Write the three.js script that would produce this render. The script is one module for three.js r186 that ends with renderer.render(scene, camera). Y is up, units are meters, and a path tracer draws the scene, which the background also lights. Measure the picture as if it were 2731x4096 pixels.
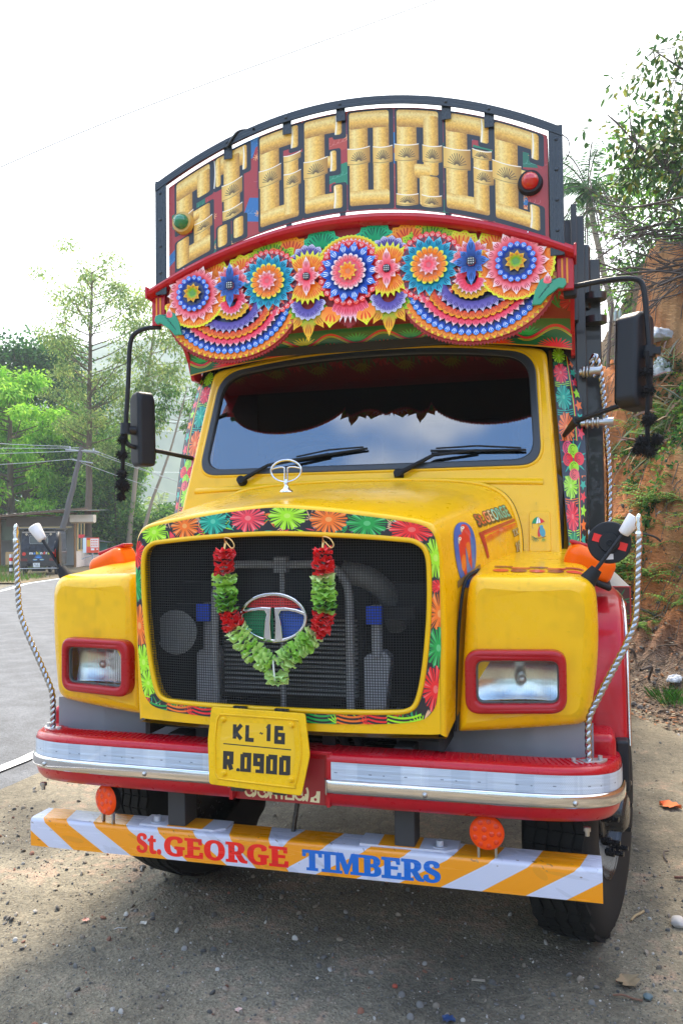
import * as THREE from 'three';
import { mergeGeometries, mergeVertices, toCreasedNormals } from 'three/addons/utils/BufferGeometryUtils.js';
import { RoundedBoxGeometry } from 'three/addons/geometries/RoundedBoxGeometry.js';
import { ImprovedNoise } from 'three/addons/math/ImprovedNoise.js';

// ------------------------------------------------------------------ camera, sky, sun, exposure
const scene = new THREE.Scene();
const camera = new THREE.PerspectiveCamera(63.99, 682 / 1024, 0.05, 1500);
camera.rotation.order = 'YXZ';
camera.position.set(1.0413, 1.6763, 2.9185);
camera.rotation.set(THREE.MathUtils.degToRad(1.557), THREE.MathUtils.degToRad(15.7095), THREE.MathUtils.degToRad(-0.6449));
scene.add(camera);
const renderer = new THREE.WebGLRenderer({ antialias: true });
renderer.setSize(682, 1024);
renderer.toneMapping = THREE.LinearToneMapping;
renderer.toneMappingExposure = 2.9;
renderer.shadowMap.enabled = true;

const SUN_DIR = new THREE.Vector3(-0.10, 0.80, -0.56).normalize();
const sun = new THREE.DirectionalLight(0xfff0dc, 3.7);
sun.position.copy(SUN_DIR).multiplyScalar(60);
sun.castShadow = true;
sun.shadow.radius = 22;
sun.shadow.mapSize.set(2048, 2048);
Object.assign(sun.shadow.camera, { left: -45, right: 45, top: 45, bottom: -45, near: 1, far: 140 });
scene.add(sun, sun.target);

const noise = new ImprovedNoise();
const fbm = (x, y, z = 0, o = 4) => { let a = 0, s = 1, w = 0; for (let i = 0; i < o; i++) { a += noise.noise(x, y, z) * s; w += s; s *= 0.5; x *= 2.03; y *= 2.03; z *= 2.03; } return a / w; };
const clamp = THREE.MathUtils.clamp, lerp = THREE.MathUtils.lerp, sstep = THREE.MathUtils.smoothstep;
{
  // hazy white sky round the sun, thin cloud and blue away from it
  const W = 1024, H = 512, d = new Float32Array(W * H * 4);
  for (let r = 0; r < H; r++) for (let c = 0; c < W; c++) {
    const e = ((r + 0.5) / H - 0.5) * Math.PI, a = ((c + 0.5) / W - 0.5) * 2 * Math.PI;
    const x = Math.cos(e) * Math.cos(a), y = Math.sin(e), z = Math.cos(e) * Math.sin(a);
    const ct = x * SUN_DIR.x + y * SUN_DIR.y + z * SUN_DIR.z;
    const up = Math.max(y, 0);
    const k0 = Math.pow(up, 0.5); let R = lerp(0.70, 0.07, k0), G = lerp(0.90, 0.27, k0), B = lerp(1.10, 0.74, k0);
    const q = 1 / (up + 0.25), cl = fbm(x * q * 2.6 + 3, z * q * 4.2, 1.7, 5);
    const cw = sstep(cl, -0.04, 0.3) * 0.85 * sstep(y, 0.0, 0.2);
    R = lerp(R, 1.1, cw); G = lerp(G, 1.12, cw); B = lerp(B, 1.15, cw);
    const h = sstep(-z * 0.9 + up * 0.1, -0.34, 0.36);
    R = lerp(R, 1.12, h); G = lerp(G, 1.14, h); B = lerp(B, 1.16, h);
    if (y < 0) { const k = sstep(-y, 0, 0.12); R = lerp(R, 0.25, k); G = lerp(G, 0.24, k); B = lerp(B, 0.2, k); }
    const i = (r * W + c) * 4; d[i] = R; d[i + 1] = G; d[i + 2] = B; d[i + 3] = 1;
  }
  const t = new THREE.DataTexture(d, W, H, THREE.RGBAFormat, THREE.FloatType);
  t.mapping = THREE.EquirectangularReflectionMapping; t.magFilter = THREE.LinearFilter; t.minFilter = THREE.LinearFilter; t.needsUpdate = true;
  scene.background = t; scene.environment = t;
}
scene.fog = new THREE.FogExp2(0xdde8ee, 0.0012);

// ------------------------------------------------------------------ helpers
function rng(seed) { let a = seed >>> 0; return () => { a = (a + 0x6d2b79f5) | 0; let t = Math.imul(a ^ (a >>> 15), 1 | a); t = (t + Math.imul(t ^ (t >>> 7), 61 | t)) ^ t; return ((t ^ (t >>> 14)) >>> 0) / 4294967296; }; }
const V = (x, y, z) => new THREE.Vector3(x, y, z);
const taken = {};
function numbered(n) { if (taken[n] === undefined) { taken[n] = 0; return n; } taken[n]++; return n + '_' + String(taken[n]).padStart(3, '0'); }
function mesh(name, geo, mat, parent) {
  const g = Array.isArray(geo) ? merge(geo) : geo;
  const m = new THREE.Mesh(g, mat); m.name = numbered(name); m.castShadow = m.receiveShadow = true;
  (parent || scene).add(m); return m;
}
function group(name, parent, p) { const g = new THREE.Group(); g.name = numbered(name); if (p) g.position.set(...p); (parent || scene).add(g); return g; }
function tag(o, label, category, grp) { o.userData.label = label; if (category) o.userData.category = category; if (grp) o.userData.group = grp; return o; }
function kind(o, k) { o.userData.kind = k; return o; }
function clean(g) {
  let n = g.index ? g.toNonIndexed() : g;
  if (!n.attributes.normal) n.computeVertexNormals();
  for (const k of Object.keys(n.attributes)) if (!['position', 'normal', 'uv'].includes(k)) n.deleteAttribute(k);
  if (!n.attributes.uv) n.setAttribute('uv', new THREE.BufferAttribute(new Float32Array(n.attributes.position.count * 2), 2));
  n.clearGroups(); return n;
}
function merge(list) { return list.length === 1 ? list[0] : mergeGeometries(list.map(clean), false); }
function at(g, x, y, z, rx = 0, ry = 0, rz = 0, s = 1) {
  const m = new THREE.Matrix4().compose(V(x, y, z), new THREE.Quaternion().setFromEuler(new THREE.Euler(rx, ry, rz, 'YXZ')), Array.isArray(s) ? V(...s) : V(s, s, s));
  return g.applyMatrix4(m);
}
const box = (w, h, d, x = 0, y = 0, z = 0, r = 0) => (r ? new RoundedBoxGeometry(w, h, d, 3, r) : new THREE.BoxGeometry(w, h, d)).translate(x, y, z);
const cyl = (r1, r2, h, n = 20, x = 0, y = 0, z = 0) => new THREE.CylinderGeometry(r1, r2, h, n).translate(x, y, z);
function rod(a, b, r1, r2 = r1, n = 8) {
  const A = V(...a), B = V(...b), L = A.distanceTo(B), g = new THREE.CylinderGeometry(r2, r1, L, n);
  g.applyQuaternion(new THREE.Quaternion().setFromUnitVectors(V(0, 1, 0), B.clone().sub(A).normalize()));
  const m = A.add(B).multiplyScalar(0.5); return g.translate(m.x, m.y, m.z);
}
const curve = (pts, closed = false, tension = 0.5) => new THREE.CatmullRomCurve3(pts.map((p) => V(...p)), closed, 'catmullrom', tension);
const tube = (pts, r, n = 40, m = 8, closed = false) => new THREE.TubeGeometry(curve(pts, closed), n, r, m, closed);
const S2 = (pts) => { const s = new THREE.Shape(); pts.forEach((p, i) => (i ? s.lineTo(p[0], p[1]) : s.moveTo(p[0], p[1]))); s.closePath(); return s; };
const P2 = (pts) => { const s = new THREE.Path(); pts.forEach((p, i) => (i ? s.lineTo(p[0], p[1]) : s.moveTo(p[0], p[1]))); s.closePath(); return s; };
const ext = (shape, depth, bevel = 0, seg = 3, thick) => new THREE.ExtrudeGeometry(shape, { depth, bevelEnabled: bevel > 0, bevelSize: bevel, bevelThickness: thick ?? bevel, bevelOffset: -bevel, bevelSegments: seg, curveSegments: 16 });
// closed smooth outline through points, n samples
function smooth(pts, n = 120, tension = 0.5) { return new THREE.CatmullRomCurve3(pts.map((p) => V(p[0], p[1], 0)), true, 'catmullrom', tension).getSpacedPoints(n).slice(0, n).map((p) => [p.x, p.y]); }
function roundPoly(pts, r, seg = 6) { // polygon with rounded corners; r number or array
  const out = [], n = pts.length;
  for (let i = 0; i < n; i++) {
    const p = pts[i], a = pts[(i + n - 1) % n], b = pts[(i + 1) % n], rr = Array.isArray(r) ? r[i] : r;
    const la = Math.hypot(a[0] - p[0], a[1] - p[1]), lb = Math.hypot(b[0] - p[0], b[1] - p[1]), k = Math.min(rr, la / 2, lb / 2);
    const A = [p[0] + (a[0] - p[0]) / la * k, p[1] + (a[1] - p[1]) / la * k], B = [p[0] + (b[0] - p[0]) / lb * k, p[1] + (b[1] - p[1]) / lb * k];
    for (let j = 0; j <= seg; j++) { const t = j / seg, u = 1 - t; out.push([u * u * A[0] + 2 * u * t * p[0] + t * t * B[0], u * u * A[1] + 2 * u * t * p[1] + t * t * B[1]]); }
  }
  return out;
}
function denser(pts, d) { const o = []; pts.forEach((p, i) => { const q = pts[(i + 1) % pts.length], n = Math.max(1, Math.ceil(Math.hypot(q[0] - p[0], q[1] - p[1]) / d)); for (let k = 0; k < n; k++) o.push([lerp(p[0], q[0], k / n), lerp(p[1], q[1], k / n)]); }); return o; }
function warp(g, f) { const p = g.attributes.position; for (let i = 0; i < p.count; i++) { const r = f(p.getX(i), p.getY(i), p.getZ(i)); p.setXYZ(i, r[0], r[1], r[2]); } g.computeVertexNormals(); return g; }
function creased(g, a = 0.6) { return toCreasedNormals(g.index ? g.toNonIndexed() : g, a); }
function gridGeo(nu, nv, f, fuv) { // f(u,v)->[x,y,z]
  const pos = [], uv = [], idx = [];
  for (let j = 0; j <= nv; j++) for (let i = 0; i <= nu; i++) { const u = i / nu, v = j / nv; pos.push(...f(u, v)); uv.push(...(fuv ? fuv(u, v) : [u, v])); }
  for (let j = 0; j < nv; j++) for (let i = 0; i < nu; i++) { const a = j * (nu + 1) + i, b = a + 1, c = a + nu + 1, d = c + 1; idx.push(a, b, d, a, d, c); }
  const g = new THREE.BufferGeometry(); g.setAttribute('position', new THREE.Float32BufferAttribute(pos, 3)); g.setAttribute('uv', new THREE.Float32BufferAttribute(uv, 2)); g.setIndex(idx); g.computeVertexNormals(); return g;
}
// flat sheet between two horizontal/vertical boundary functions
function uvPlanar(g, x0, x1, y0, y1) { const p = g.attributes.position, a = new Float32Array(p.count * 2); for (let i = 0; i < p.count; i++) { a[2 * i] = (p.getX(i) - x0) / (x1 - x0); a[2 * i + 1] = (p.getY(i) - y0) / (y1 - y0); } g.setAttribute('uv', new THREE.BufferAttribute(a, 2)); return g; }
function canvas(w, h, draw, srgb = true) {
  const c = document.createElement('canvas'); c.width = w; c.height = h; const x = c.getContext('2d'); draw(x, w, h);
  const t = new THREE.CanvasTexture(c); if (srgb) t.colorSpace = THREE.SRGBColorSpace; t.wrapS = t.wrapT = THREE.RepeatWrapping; t.anisotropy = 8; return t;
}
function noiseTex(w, h, f, srgb = false) { // f(u,v)->[r,g,b] 0..1
  const d = new Uint8Array(w * h * 4);
  for (let j = 0; j < h; j++) for (let i = 0; i < w; i++) { const r = f(i / w, j / h), k = (j * w + i) * 4; d[k] = clamp(r[0], 0, 1) * 255; d[k + 1] = clamp(r[1], 0, 1) * 255; d[k + 2] = clamp(r[2], 0, 1) * 255; d[k + 3] = 255; }
  const t = new THREE.DataTexture(d, w, h); t.wrapS = t.wrapT = THREE.RepeatWrapping; t.magFilter = THREE.LinearFilter; t.minFilter = THREE.LinearFilter; t.needsUpdate = true; if (srgb) t.colorSpace = THREE.SRGBColorSpace; return t;
}
// tileable value noise
function tileNoise(seed, n) { const R = rng(seed), a = new Float32Array(n * n).map(() => R()); return (u, v) => { const x = u * n, y = v * n, i = Math.floor(x), j = Math.floor(y), fx = x - i, fy = y - j, s = fx * fx * (3 - 2 * fx), t = fy * fy * (3 - 2 * fy), g = (p, q) => a[((q % n + n) % n) * n + ((p % n + n) % n)]; return lerp(lerp(g(i, j), g(i + 1, j), s), lerp(g(i, j + 1), g(i + 1, j + 1), s), t); }; }
const col = (r, g, b) => new THREE.Color().setRGB(r, g, b);
const std = (color, roughness = 0.6, metalness = 0, extra = {}) => new THREE.MeshStandardMaterial({ color, roughness, metalness, side: THREE.DoubleSide, ...extra });
const phys = (color, roughness, extra = {}) => new THREE.MeshPhysicalMaterial({ color, roughness, side: THREE.DoubleSide, ...extra });
// ------------------------------------------------------------------ shared materials
const tnA = tileNoise(1, 8), tnB = tileNoise(2, 32), tnC = tileNoise(3, 128), tnD = tileNoise(4, 64);
const tnS = tileNoise(5, 48), tileNoise2 = (u, v) => tnS(u, v * 0.125 + 0.3) * 0.7 + tnB(u, v) * 0.3;
const grimeRough = noiseTex(256, 256, (u, v) => { const a = tnA(u, v) * 0.5 + tnB(u, v) * 0.3 + tnC(u, v) * 0.2; const r = 0.5 + a * 0.9; return [r, r * 0.62, r]; });
const waveBump = noiseTex(256, 256, (u, v) => { const a = tnA(u, v) * 0.8 + tnB(u, v) * 0.16 + tnC(u, v) * 0.04; return [a, a, a]; });
const paintMap = noiseTex(512, 512, (u, v) => { const a = tnA(u, v), b = tnB(u, v), c = tnC(u, v); const st = tileNoise2(u, v), d = 1 - 0.10 * sstep(a * 0.6 + b * 0.4, 0.5, 0.9) - 0.09 * sstep(st, 0.62, 0.95) - (c > 0.982 ? 0.2 : 0); return [d, d * 0.995, d * 0.985]; });
for (const t of [grimeRough, waveBump, paintMap]) t.repeat.set(1, 1);
const paint = (c, extra = {}) => phys(c, 0.55, { map: paintMap, roughnessMap: grimeRough, bumpMap: waveBump, bumpScale: 0.0012, specularIntensity: 0.45, clearcoat: 0.45, clearcoatRoughness: 0.12, ...extra });
const M = {
  yellow: paint(col(0.87, 0.492, 0.003)),
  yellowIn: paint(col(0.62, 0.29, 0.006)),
  plateYellow: paint(col(0.87, 0.51, 0.004), { clearcoat: 0.3 }),
  red: paint(col(0.46, 0.004, 0.014)),
  lampRed: paint(col(0.38, 0.006, 0.012), { clearcoat: 0.4 }),
  black: phys(col(0.012, 0.012, 0.014), 0.45, { roughnessMap: grimeRough, clearcoat: 0.2 }),
  frame: phys(col(0.020, 0.030, 0.040), 0.5, { roughnessMap: grimeRough }),
  bodyBlack: phys(col(0.008, 0.010, 0.013), 0.35, { clearcoat: 0.3 }),
  rubber: phys(col(0.012, 0.013, 0.015), 0.7, { specularIntensity: 0.6 }),
  plastic: phys(col(0.014, 0.016, 0.020), 0.5, { specularIntensity: 0.6 }),
  dark: std(col(0.012, 0.012, 0.012), 0.85),
  chrome: std(col(0.62, 0.62, 0.63), 0.10, 1),
  rod: std(col(0.40, 0.40, 0.41), 0.12, 1),
  steel: std(col(0.45, 0.45, 0.44), 0.32, 1),
  grey: std(col(0.48, 0.50, 0.54), 0.5, 0.1),
  greyPaint: std(col(0.40, 0.41, 0.42), 0.5),
  castGrey: std(col(0.30, 0.31, 0.31), 0.55, 0.2),
  white: std(col(0.72, 0.71, 0.70), 0.5),
  rust: std(col(0.12, 0.05, 0.025), 0.85),
  brass: std(col(0.65, 0.42, 0.16), 0.3, 1),
  amber: phys(col(0.90, 0.13, 0.001), 0.3, { specularIntensity: 0.5 }),
  amberDot: phys(col(0.75, 0.035, 0.004), 0.2, { clearcoat: 0.6 }),
  redLens: phys(col(0.55, 0.01, 0.008), 0.15, { clearcoat: 1 }),
  greenLens: phys(col(0.006, 0.20, 0.075), 0.15, { clearcoat: 1 }),
  blue: std(col(0.02, 0.10, 0.75), 0.5),
  redPatch: std(col(0.8, 0.02, 0.015), 0.5),
  redMesh: std(col(0.55, 0.03, 0.03), 0.5), greenMesh: std(col(0.03, 0.22, 0.10), 0.5), blueMesh: std(col(0.03, 0.09, 0.38), 0.5),
  mesh: std(col(0.028, 0.030, 0.030), 0.5),
};
// ------------------------------------------------------------------ painted art (flat print on the truck)
const ART = { red: '#f01824', rose: '#f43c50', orange: '#f87414', lime: '#a8ea18', green: '#06a044', teal: '#08ac90', dark: '#071222', yellow: '#f2c512' };
function daisy(x, cx, cy, rx, ry, color, seed, petals = 26, core) {
  const R = rng(seed);
  x.save(); x.translate(cx, cy); x.scale(rx, ry);
  x.fillStyle = color; x.beginPath();
  for (let i = 0; i <= 72; i++) { const a = i / 72 * Math.PI * 2, r = 0.93 + 0.07 * Math.cos(a * petals / 2); x[i ? 'lineTo' : 'moveTo'](Math.cos(a) * r, Math.sin(a) * r); }
  x.fill();
  for (let i = 0; i < petals; i++) {
    const a = (i + R() * 0.5) / petals * Math.PI * 2, w = 0.035 + R() * 0.04, r0 = 0.26 + R() * 0.12;
    x.fillStyle = i % 3 === 2 ? 'rgba(255,255,235,0.38)' : 'rgba(12,26,44,0.86)';
    x.beginPath(); x.moveTo(Math.cos(a) * r0, Math.sin(a) * r0);
    x.lineTo(Math.cos(a - w) * 0.97, Math.sin(a - w) * 0.97); x.lineTo(Math.cos(a + w) * 1.0, Math.sin(a + w) * 1.0); x.fill();
  }
  x.fillStyle = core || 'rgba(255,255,210,0.35)'; x.beginPath(); x.arc(0, 0, 0.17, 0, 7); x.fill();
  x.restore();
}
function leafSpray(x, cx, cy, r, a0, a1, color, n = 7) {
  for (let i = 0; i < n; i++) { const a = lerp(a0, a1, i / (n - 1)); x.save(); x.translate(cx, cy); x.rotate(a); x.fillStyle = color; x.beginPath(); x.moveTo(0, 0); x.quadraticCurveTo(r * 0.55, -r * 0.11, r, 0); x.quadraticCurveTo(r * 0.55, r * 0.11, 0, 0); x.fill(); x.restore(); }
}
function star(x, cx, cy, r, color, rot = 0) { x.fillStyle = color; x.beginPath(); for (let i = 0; i < 10; i++) { const a = rot + i * Math.PI / 5 - Math.PI / 2, q = i % 2 ? r * 0.5 : r; x[i ? 'lineTo' : 'moveTo'](cx + Math.cos(a) * q, cy + Math.sin(a) * q); } x.fill(); }
function speckle(x, w, h, seed, n, colors, s0, s1) { const R = rng(seed); for (let i = 0; i < n; i++) { x.fillStyle = colors[Math.floor(R() * colors.length)]; const s = lerp(s0, s1, R()); x.fillRect(R() * w, R() * h, s, s); } }

// grille surround: x -0.62..0.62, y 0.97..1.81
const stripTex = canvas(1488, 1008, (x, w, h) => {
  const X = (v) => (v + 0.62) / 1.24 * w, Y = (v) => (1.81 - v) / 0.84 * h, K = w / 1.24;
  x.fillStyle = ART.dark; x.fillRect(0, 0, w, h);
  const bg = [ART.lime, ART.green, ART.orange, ART.rose, '#e8b48a', ART.teal];
  const R = rng(5);
  for (let i = 0; i < 150; i++) { const u = -0.6 + R() * 1.2, top = R() < 0.5; leafSpray(x, X(u), Y(top ? 1.69 + R() * 0.07 : 1.0 + R() * 0.06), 0.04 * K, R() * 6, R() * 6 + 1.2, bg[i % 6], 5); }
  [[-0.5, 1.693, 'lime', 0.062], [-0.361, 1.714, 'orange', 0.062], [-0.239, 1.729, 'teal', 0.06], [-0.097, 1.739, 'rose', 0.073], [0.055, 1.745, 'lime', 0.074], [0.208, 1.73, 'orange', 0.072], [0.345, 1.714, 'green', 0.074], [0.5, 1.69, 'red', 0.08]].forEach((f, i) => daisy(x, X(f[0]), Y(f[1]), f[3] * K, 0.052 * K, ART[f[2]], 20 + i, 28));
  const side = (s, list) => list.forEach((f, i) => daisy(x, X(s * f[0]), Y(f[1]), 0.047 * K, f[3] * K, ART[f[2]], 60 + i + s * 5, 26));
  side(1, [[0.58, 1.59, 'lime', 0.075], [0.592, 1.49, 'red', 0.026], [0.59, 1.395, 'orange', 0.08], [0.583, 1.275, 'green', 0.075], [0.57, 1.13, 'red', 0.085]]);
  side(-1, [[0.59, 1.61, 'red', 0.06], [0.595, 1.49, 'green', 0.07], [0.58, 1.33, 'orange', 0.085], [0.565, 1.19, 'lime', 0.07], [0.545, 1.11, 'lime', 0.05]]);
  // bottom: long curved leaves
  [[-0.48, 'green'], [-0.4, 'orange'], [-0.29, 'red'], [-0.18, 'green'], [-0.06, 'orange'], [0.06, 'red'], [0.17, 'green'], [0.28, 'orange'], [0.39, 'red'], [0.46, 'lime']].forEach((f, i) => {
    for (let k = 0; k < 6; k++) { x.strokeStyle = k % 2 ? ART.dark : ART[f[1]]; x.lineWidth = 0.011 * K; x.beginPath(); x.moveTo(X(f[0] - 0.06), Y(1.035 - k * 0.007)); x.quadraticCurveTo(X(f[0]), Y(1.012 - k * 0.007), X(f[0] + 0.06), Y(1.04 - k * 0.008)); x.stroke(); }
    leafSpray(x, X(f[0] + 0.055), Y(1.0), 0.045 * K, -2.6, -0.6, ART[['lime', 'red', 'green'][i % 3]], 7);
  });
  speckle(x, w, h, 9, 1500, ['rgba(255,255,255,0.12)', 'rgba(0,0,0,0.18)'], 1, 3);
});
// pillar flowers, 0..1 across (main column then star column), top to bottom
const pillarTex = canvas(256, 1600, (x, w, h) => {
  x.fillStyle = '#050b12'; x.fillRect(0, 0, w, h);
  const seq = ['lime', 'red', 'teal', 'orange', null, 'lime', 'red', 'green', 'red'];
  const ys = [0.06, 0.17, 0.285, 0.40, 0.5, 0.625, 0.74, 0.845, 0.945];
  for (const [y, c] of [[0.115, ART.green], [0.225, ART.lime], [0.345, ART.teal], [0.45, ART.red], [0.575, ART.green], [0.685, ART.orange], [0.795, ART.lime], [0.895, ART.red]]) for (let k = 0; k < 5; k++) { x.strokeStyle = k % 2 ? '#0b1b2b' : c; x.lineWidth = 6; x.beginPath(); x.moveTo(8, h * y + k * 7 - 14); x.quadraticCurveTo(w * 0.3, h * y + k * 7, w * 0.62, h * y + k * 7 - 16); x.stroke(); }
  seq.forEach((c, i) => c && daisy(x, w * 0.32, h * ys[i], w * 0.315, h * 0.056, ART[c], 100 + i, 22));
  x.fillStyle = ART.lime; x.fillRect(w * 0.645, 0, 7, h); x.fillStyle = ART.red; x.fillRect(w * 0.675, 0, 9, h);
  const sc = ['red', 'lime', 'orange', 'teal', 'rose', 'lime', 'orange', 'teal', 'rose', 'lime', 'green', 'orange', 'teal', 'red', 'lime', 'orange', 'teal', 'red', 'lime', 'orange'];
  sc.forEach((c, i) => star(x, w * 0.85, h * (0.02 + i * 0.05), w * 0.15, ART[c], i));
  // roses
  x.fillStyle = '#0b1b2b'; x.fillRect(0, h * 0.445, w, h * 0.135);
  leafSpray(x, w * 0.5, h * 0.51, w * 0.52, 0, 6, ART.teal, 11);
  for (const [u, v, c] of [[0.3, 0.47, '#e8557a'], [0.5, 0.48, ART.lime], [0.28, 0.513, ART.red], [0.72, 0.51, ART.red], [0.5, 0.545, ART.lime], [0.5, 0.575, '#ee6a6a']]) { x.fillStyle = c; x.beginPath(); x.ellipse(w * u, h * v, w * 0.2, h * 0.026, 0, 0, 7); x.fill(); x.strokeStyle = 'rgba(10,20,20,0.55)'; x.lineWidth = 4; for (let k = 0; k < 3; k++) { x.beginPath(); x.arc(w * u, h * v, 8 + k * 12, k, k + 3.4); x.stroke(); } }
  speckle(x, w, h, 3, 500, ['rgba(255,255,255,0.15)', 'rgba(0,0,0,0.2)'], 1, 3);
});
// soffit under the crown: red with vines and a wavy lower band
const soffitTex = canvas(2048, 512, (x, w, h) => {
  x.fillStyle = '#8a1018'; x.fillRect(0, 0, w, h);
  for (let i = -1; i <= 8; i++) {
    const cx = (i + 0.5) * w / 8;
    x.strokeStyle = '#7f8f14'; x.lineWidth = 10; x.beginPath(); x.moveTo(cx - 90, 150); x.bezierCurveTo(cx - 60, 40, cx + 60, 60, cx + 20, 160); x.stroke();
    leafSpray(x, cx - 60, 200, 110, -2.4, -0.9, '#168a3c', 5); leafSpray(x, cx + 70, 190, 110, -2.2, -0.8, '#168a3c', 5);
    daisy(x, cx + 128, 150, 60, 60, '#c01520', 200 + i, 14, '#7f8f14');
    leafSpray(x, cx, 120, 70, -2.6, -0.5, '#9a9a18', 7);
    x.fillStyle = '#c4161e'; x.beginPath(); x.ellipse(cx - 100, 200, 34, 26, 0.3, 0, 7); x.fill();
  }
  x.fillStyle = '#0c6a30'; x.fillRect(0, h * 0.5, w, h * 0.5);
  const wave = (k) => { x.beginPath(); for (let i = 0; i <= 256; i++) { const u = i / 256; x[i ? 'lineTo' : 'moveTo'](u * w, h * 0.72 + Math.sin(u * Math.PI * 2 * 7) * h * 0.12 + k); } };
  for (let i = 0; i < 7; i++) {
    const up = (i + 0.25) / 7 * w, dn = (i + 0.75) / 7 * w;
    leafSpray(x, up, h * 0.78, w / 7 * 0.32, -Math.PI, 0, i % 3 === 2 ? '#ecec28' : '#22c050', 13); // above the trough
    leafSpray(x, dn, h * 0.985, w / 7 * 0.34, -Math.PI * 0.97, -0.03 * Math.PI, i % 2 ? '#ff4a1c' : '#ff1c28', 13);
  }
  for (const [k, c, l] of [[-20, '#0f7a32', 8], [0, '#e01c26', 22], [17, '#9ab81c', 8], [27, '#e8b818', 5]]) { x.strokeStyle = c; x.lineWidth = l; wave(k); x.stroke(); }
  x.fillStyle = '#d89a10'; x.fillRect(0, h * 0.975, w, h * 0.03);
  speckle(x, w, h, 13, 900, ['rgba(255,255,255,0.10)', 'rgba(0,0,0,0.2)'], 1, 4);
});
// name board: chunky golden pipe letters. 2048 x 560 over 1.924 m
const boardTex = canvas(2048, 560, (x, w, h) => {
  const R = rng(77);
  x.fillStyle = '#a82a2a'; x.fillRect(0, 0, w, h);
  const blk = ['#b03030', '#1f6aa8', '#17805a', '#8a2438', '#b8402a', '#2a78b8', '#156b50'];
  for (let i = 0; i < 46; i++) { const bx = R() * w, by = R() * h, c = blk[Math.floor(R() * 7)]; x.fillStyle = c; x.save(); x.translate(bx, by); x.rotate(R() - 0.5); const bw = 80 + R() * 90, bh = 60 + R() * 90; x.fillRect(-bw / 2, -bh / 2, bw, bh); x.strokeStyle = 'rgba(255,255,255,0.22)'; x.lineWidth = 3; for (let k = 0; k < 6; k++) { x.beginPath(); x.arc(-bw / 2 + k * 26, 0, 22, 0, 2.4); x.stroke(); } x.restore(); }
  for (let i = 0; i < 40; i++) { const cx = R() * w, cy = R() * h; x.strokeStyle = '#e8a060'; x.lineWidth = 4; for (let k = 0; k < 4; k++) { const a = k * Math.PI / 4 + 0.3; x.beginPath(); x.moveTo(cx - Math.cos(a) * 20, cy - Math.sin(a) * 20); x.lineTo(cx + Math.cos(a) * 20, cy + Math.sin(a) * 20); x.stroke(); } }
  const U = (m) => (m + 0.962) / 1.924 * w;
  // letters: box [x0,x1] metres, rects in letter units, flags
  const L = [
    [-0.925, -0.712, [[0, 0, .5, .57], [0, 0, 1, .22], [.6, .05, 1, .33], [.5, .44, 1, .98], [.2, .44, .7, .57], [0, .80, 1, 1], [0, .68, .40, 1]], [[0, .42, .5, .55], [.5, .6, 1, .73]]],
    [-0.702, -0.506, [[0, 0, 1, .22], [0, 0, .2, .33, 'h'], [.82, 0, 1, .28, 'h'], [.25, .05, .78, .74]], [[.2, .34, .8, .52], [.22, .63, .8, .74]]],
    [-0.692, -0.617, [[0, .78, 1, 1.02]], []], [-0.604, -0.528, [[0, .77, 1, 1.0]], []],
    [-0.458, -0.23, [[0, 0, .52, 1], [0, 0, 1, .2], [.78, 0, 1, .25, 'h'], [0, .82, 1, 1], [.6, .32, 1, .95]], [[0, .37, .54, .56], [.58, .5, 1, .66], [.58, .3, 1, .38]]],
    [-0.22, -0.003, [[0, 0, .56, 1], [0, 0, 1, .19], [.78, 0, 1, .22, 'h'], [.4, .42, .82, .56], [.66, .37, .86, .6, 'h'], [0, .82, 1, 1], [.74, .74, 1, 1, 'h']], [[0, .43, .6, .62]]],
    [0.012, 0.234, [[0, 0, .49, 1], [.58, .03, 1, 1], [0, 0, 1, .19], [0, .83, 1, 1]], [[-.02, .38, .51, .56], [.56, .38, 1.02, .56]]],
    [0.25, 0.474, [[0, 0, .5, 1], [0, 0, 1, .19], [.62, .05, 1, .68], [.4, .56, .8, .72], [.52, .68, 1, 1]], [[-.03, .36, .52, .54], [.58, .36, 1.02, .54], [0, .88, .5, 1], [.55, .88, 1, 1]]],
    [0.487, 0.711, [[0, 0, .52, 1], [0, 0, 1, .2], [.78, 0, 1, .26, 'h'], [0, .83, 1, 1], [.62, .33, 1, .96]], [[-.03, .36, .56, .58], [.58, .33, 1.0, .43], [.6, .52, 1.04, .68]]],
    [0.716, 0.939, [[0, 0, .54, 1], [0, 0, 1, .19], [.8, 0, 1, .28, 'h'], [.4, .42, .84, .54], [0, .83, 1, 1], [.75, .74, 1, 1, 'h']], [[-.03, .4, .58, .6]]],
  ];
  const y0 = 10, hh = h - 34;
  const rr = (a, b, c, d, r) => { x.beginPath(); x.roundRect(a, b, c, d, r); x.fill(); };
  for (const pass of [0, 1]) for (const [m0, m1, rects] of L) {
    const lx = U(m0) + 4, lw = U(m1) - lx - 12;
    for (const [a, b, c, d] of rects) {
      const px = lx + a * lw, py = y0 + b * hh, pw = (c - a) * lw, ph = (d - b) * hh;
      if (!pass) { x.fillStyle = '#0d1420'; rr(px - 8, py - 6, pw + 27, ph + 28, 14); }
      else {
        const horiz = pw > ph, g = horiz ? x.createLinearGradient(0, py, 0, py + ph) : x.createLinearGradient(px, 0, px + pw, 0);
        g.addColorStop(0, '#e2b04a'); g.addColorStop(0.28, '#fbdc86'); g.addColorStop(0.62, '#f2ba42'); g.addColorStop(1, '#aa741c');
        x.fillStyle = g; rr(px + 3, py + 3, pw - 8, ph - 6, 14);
      }
    }
  }
  // mottling kept inside the gold
  const img = x.getImageData(0, 0, w, h), D = img.data;
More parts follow.
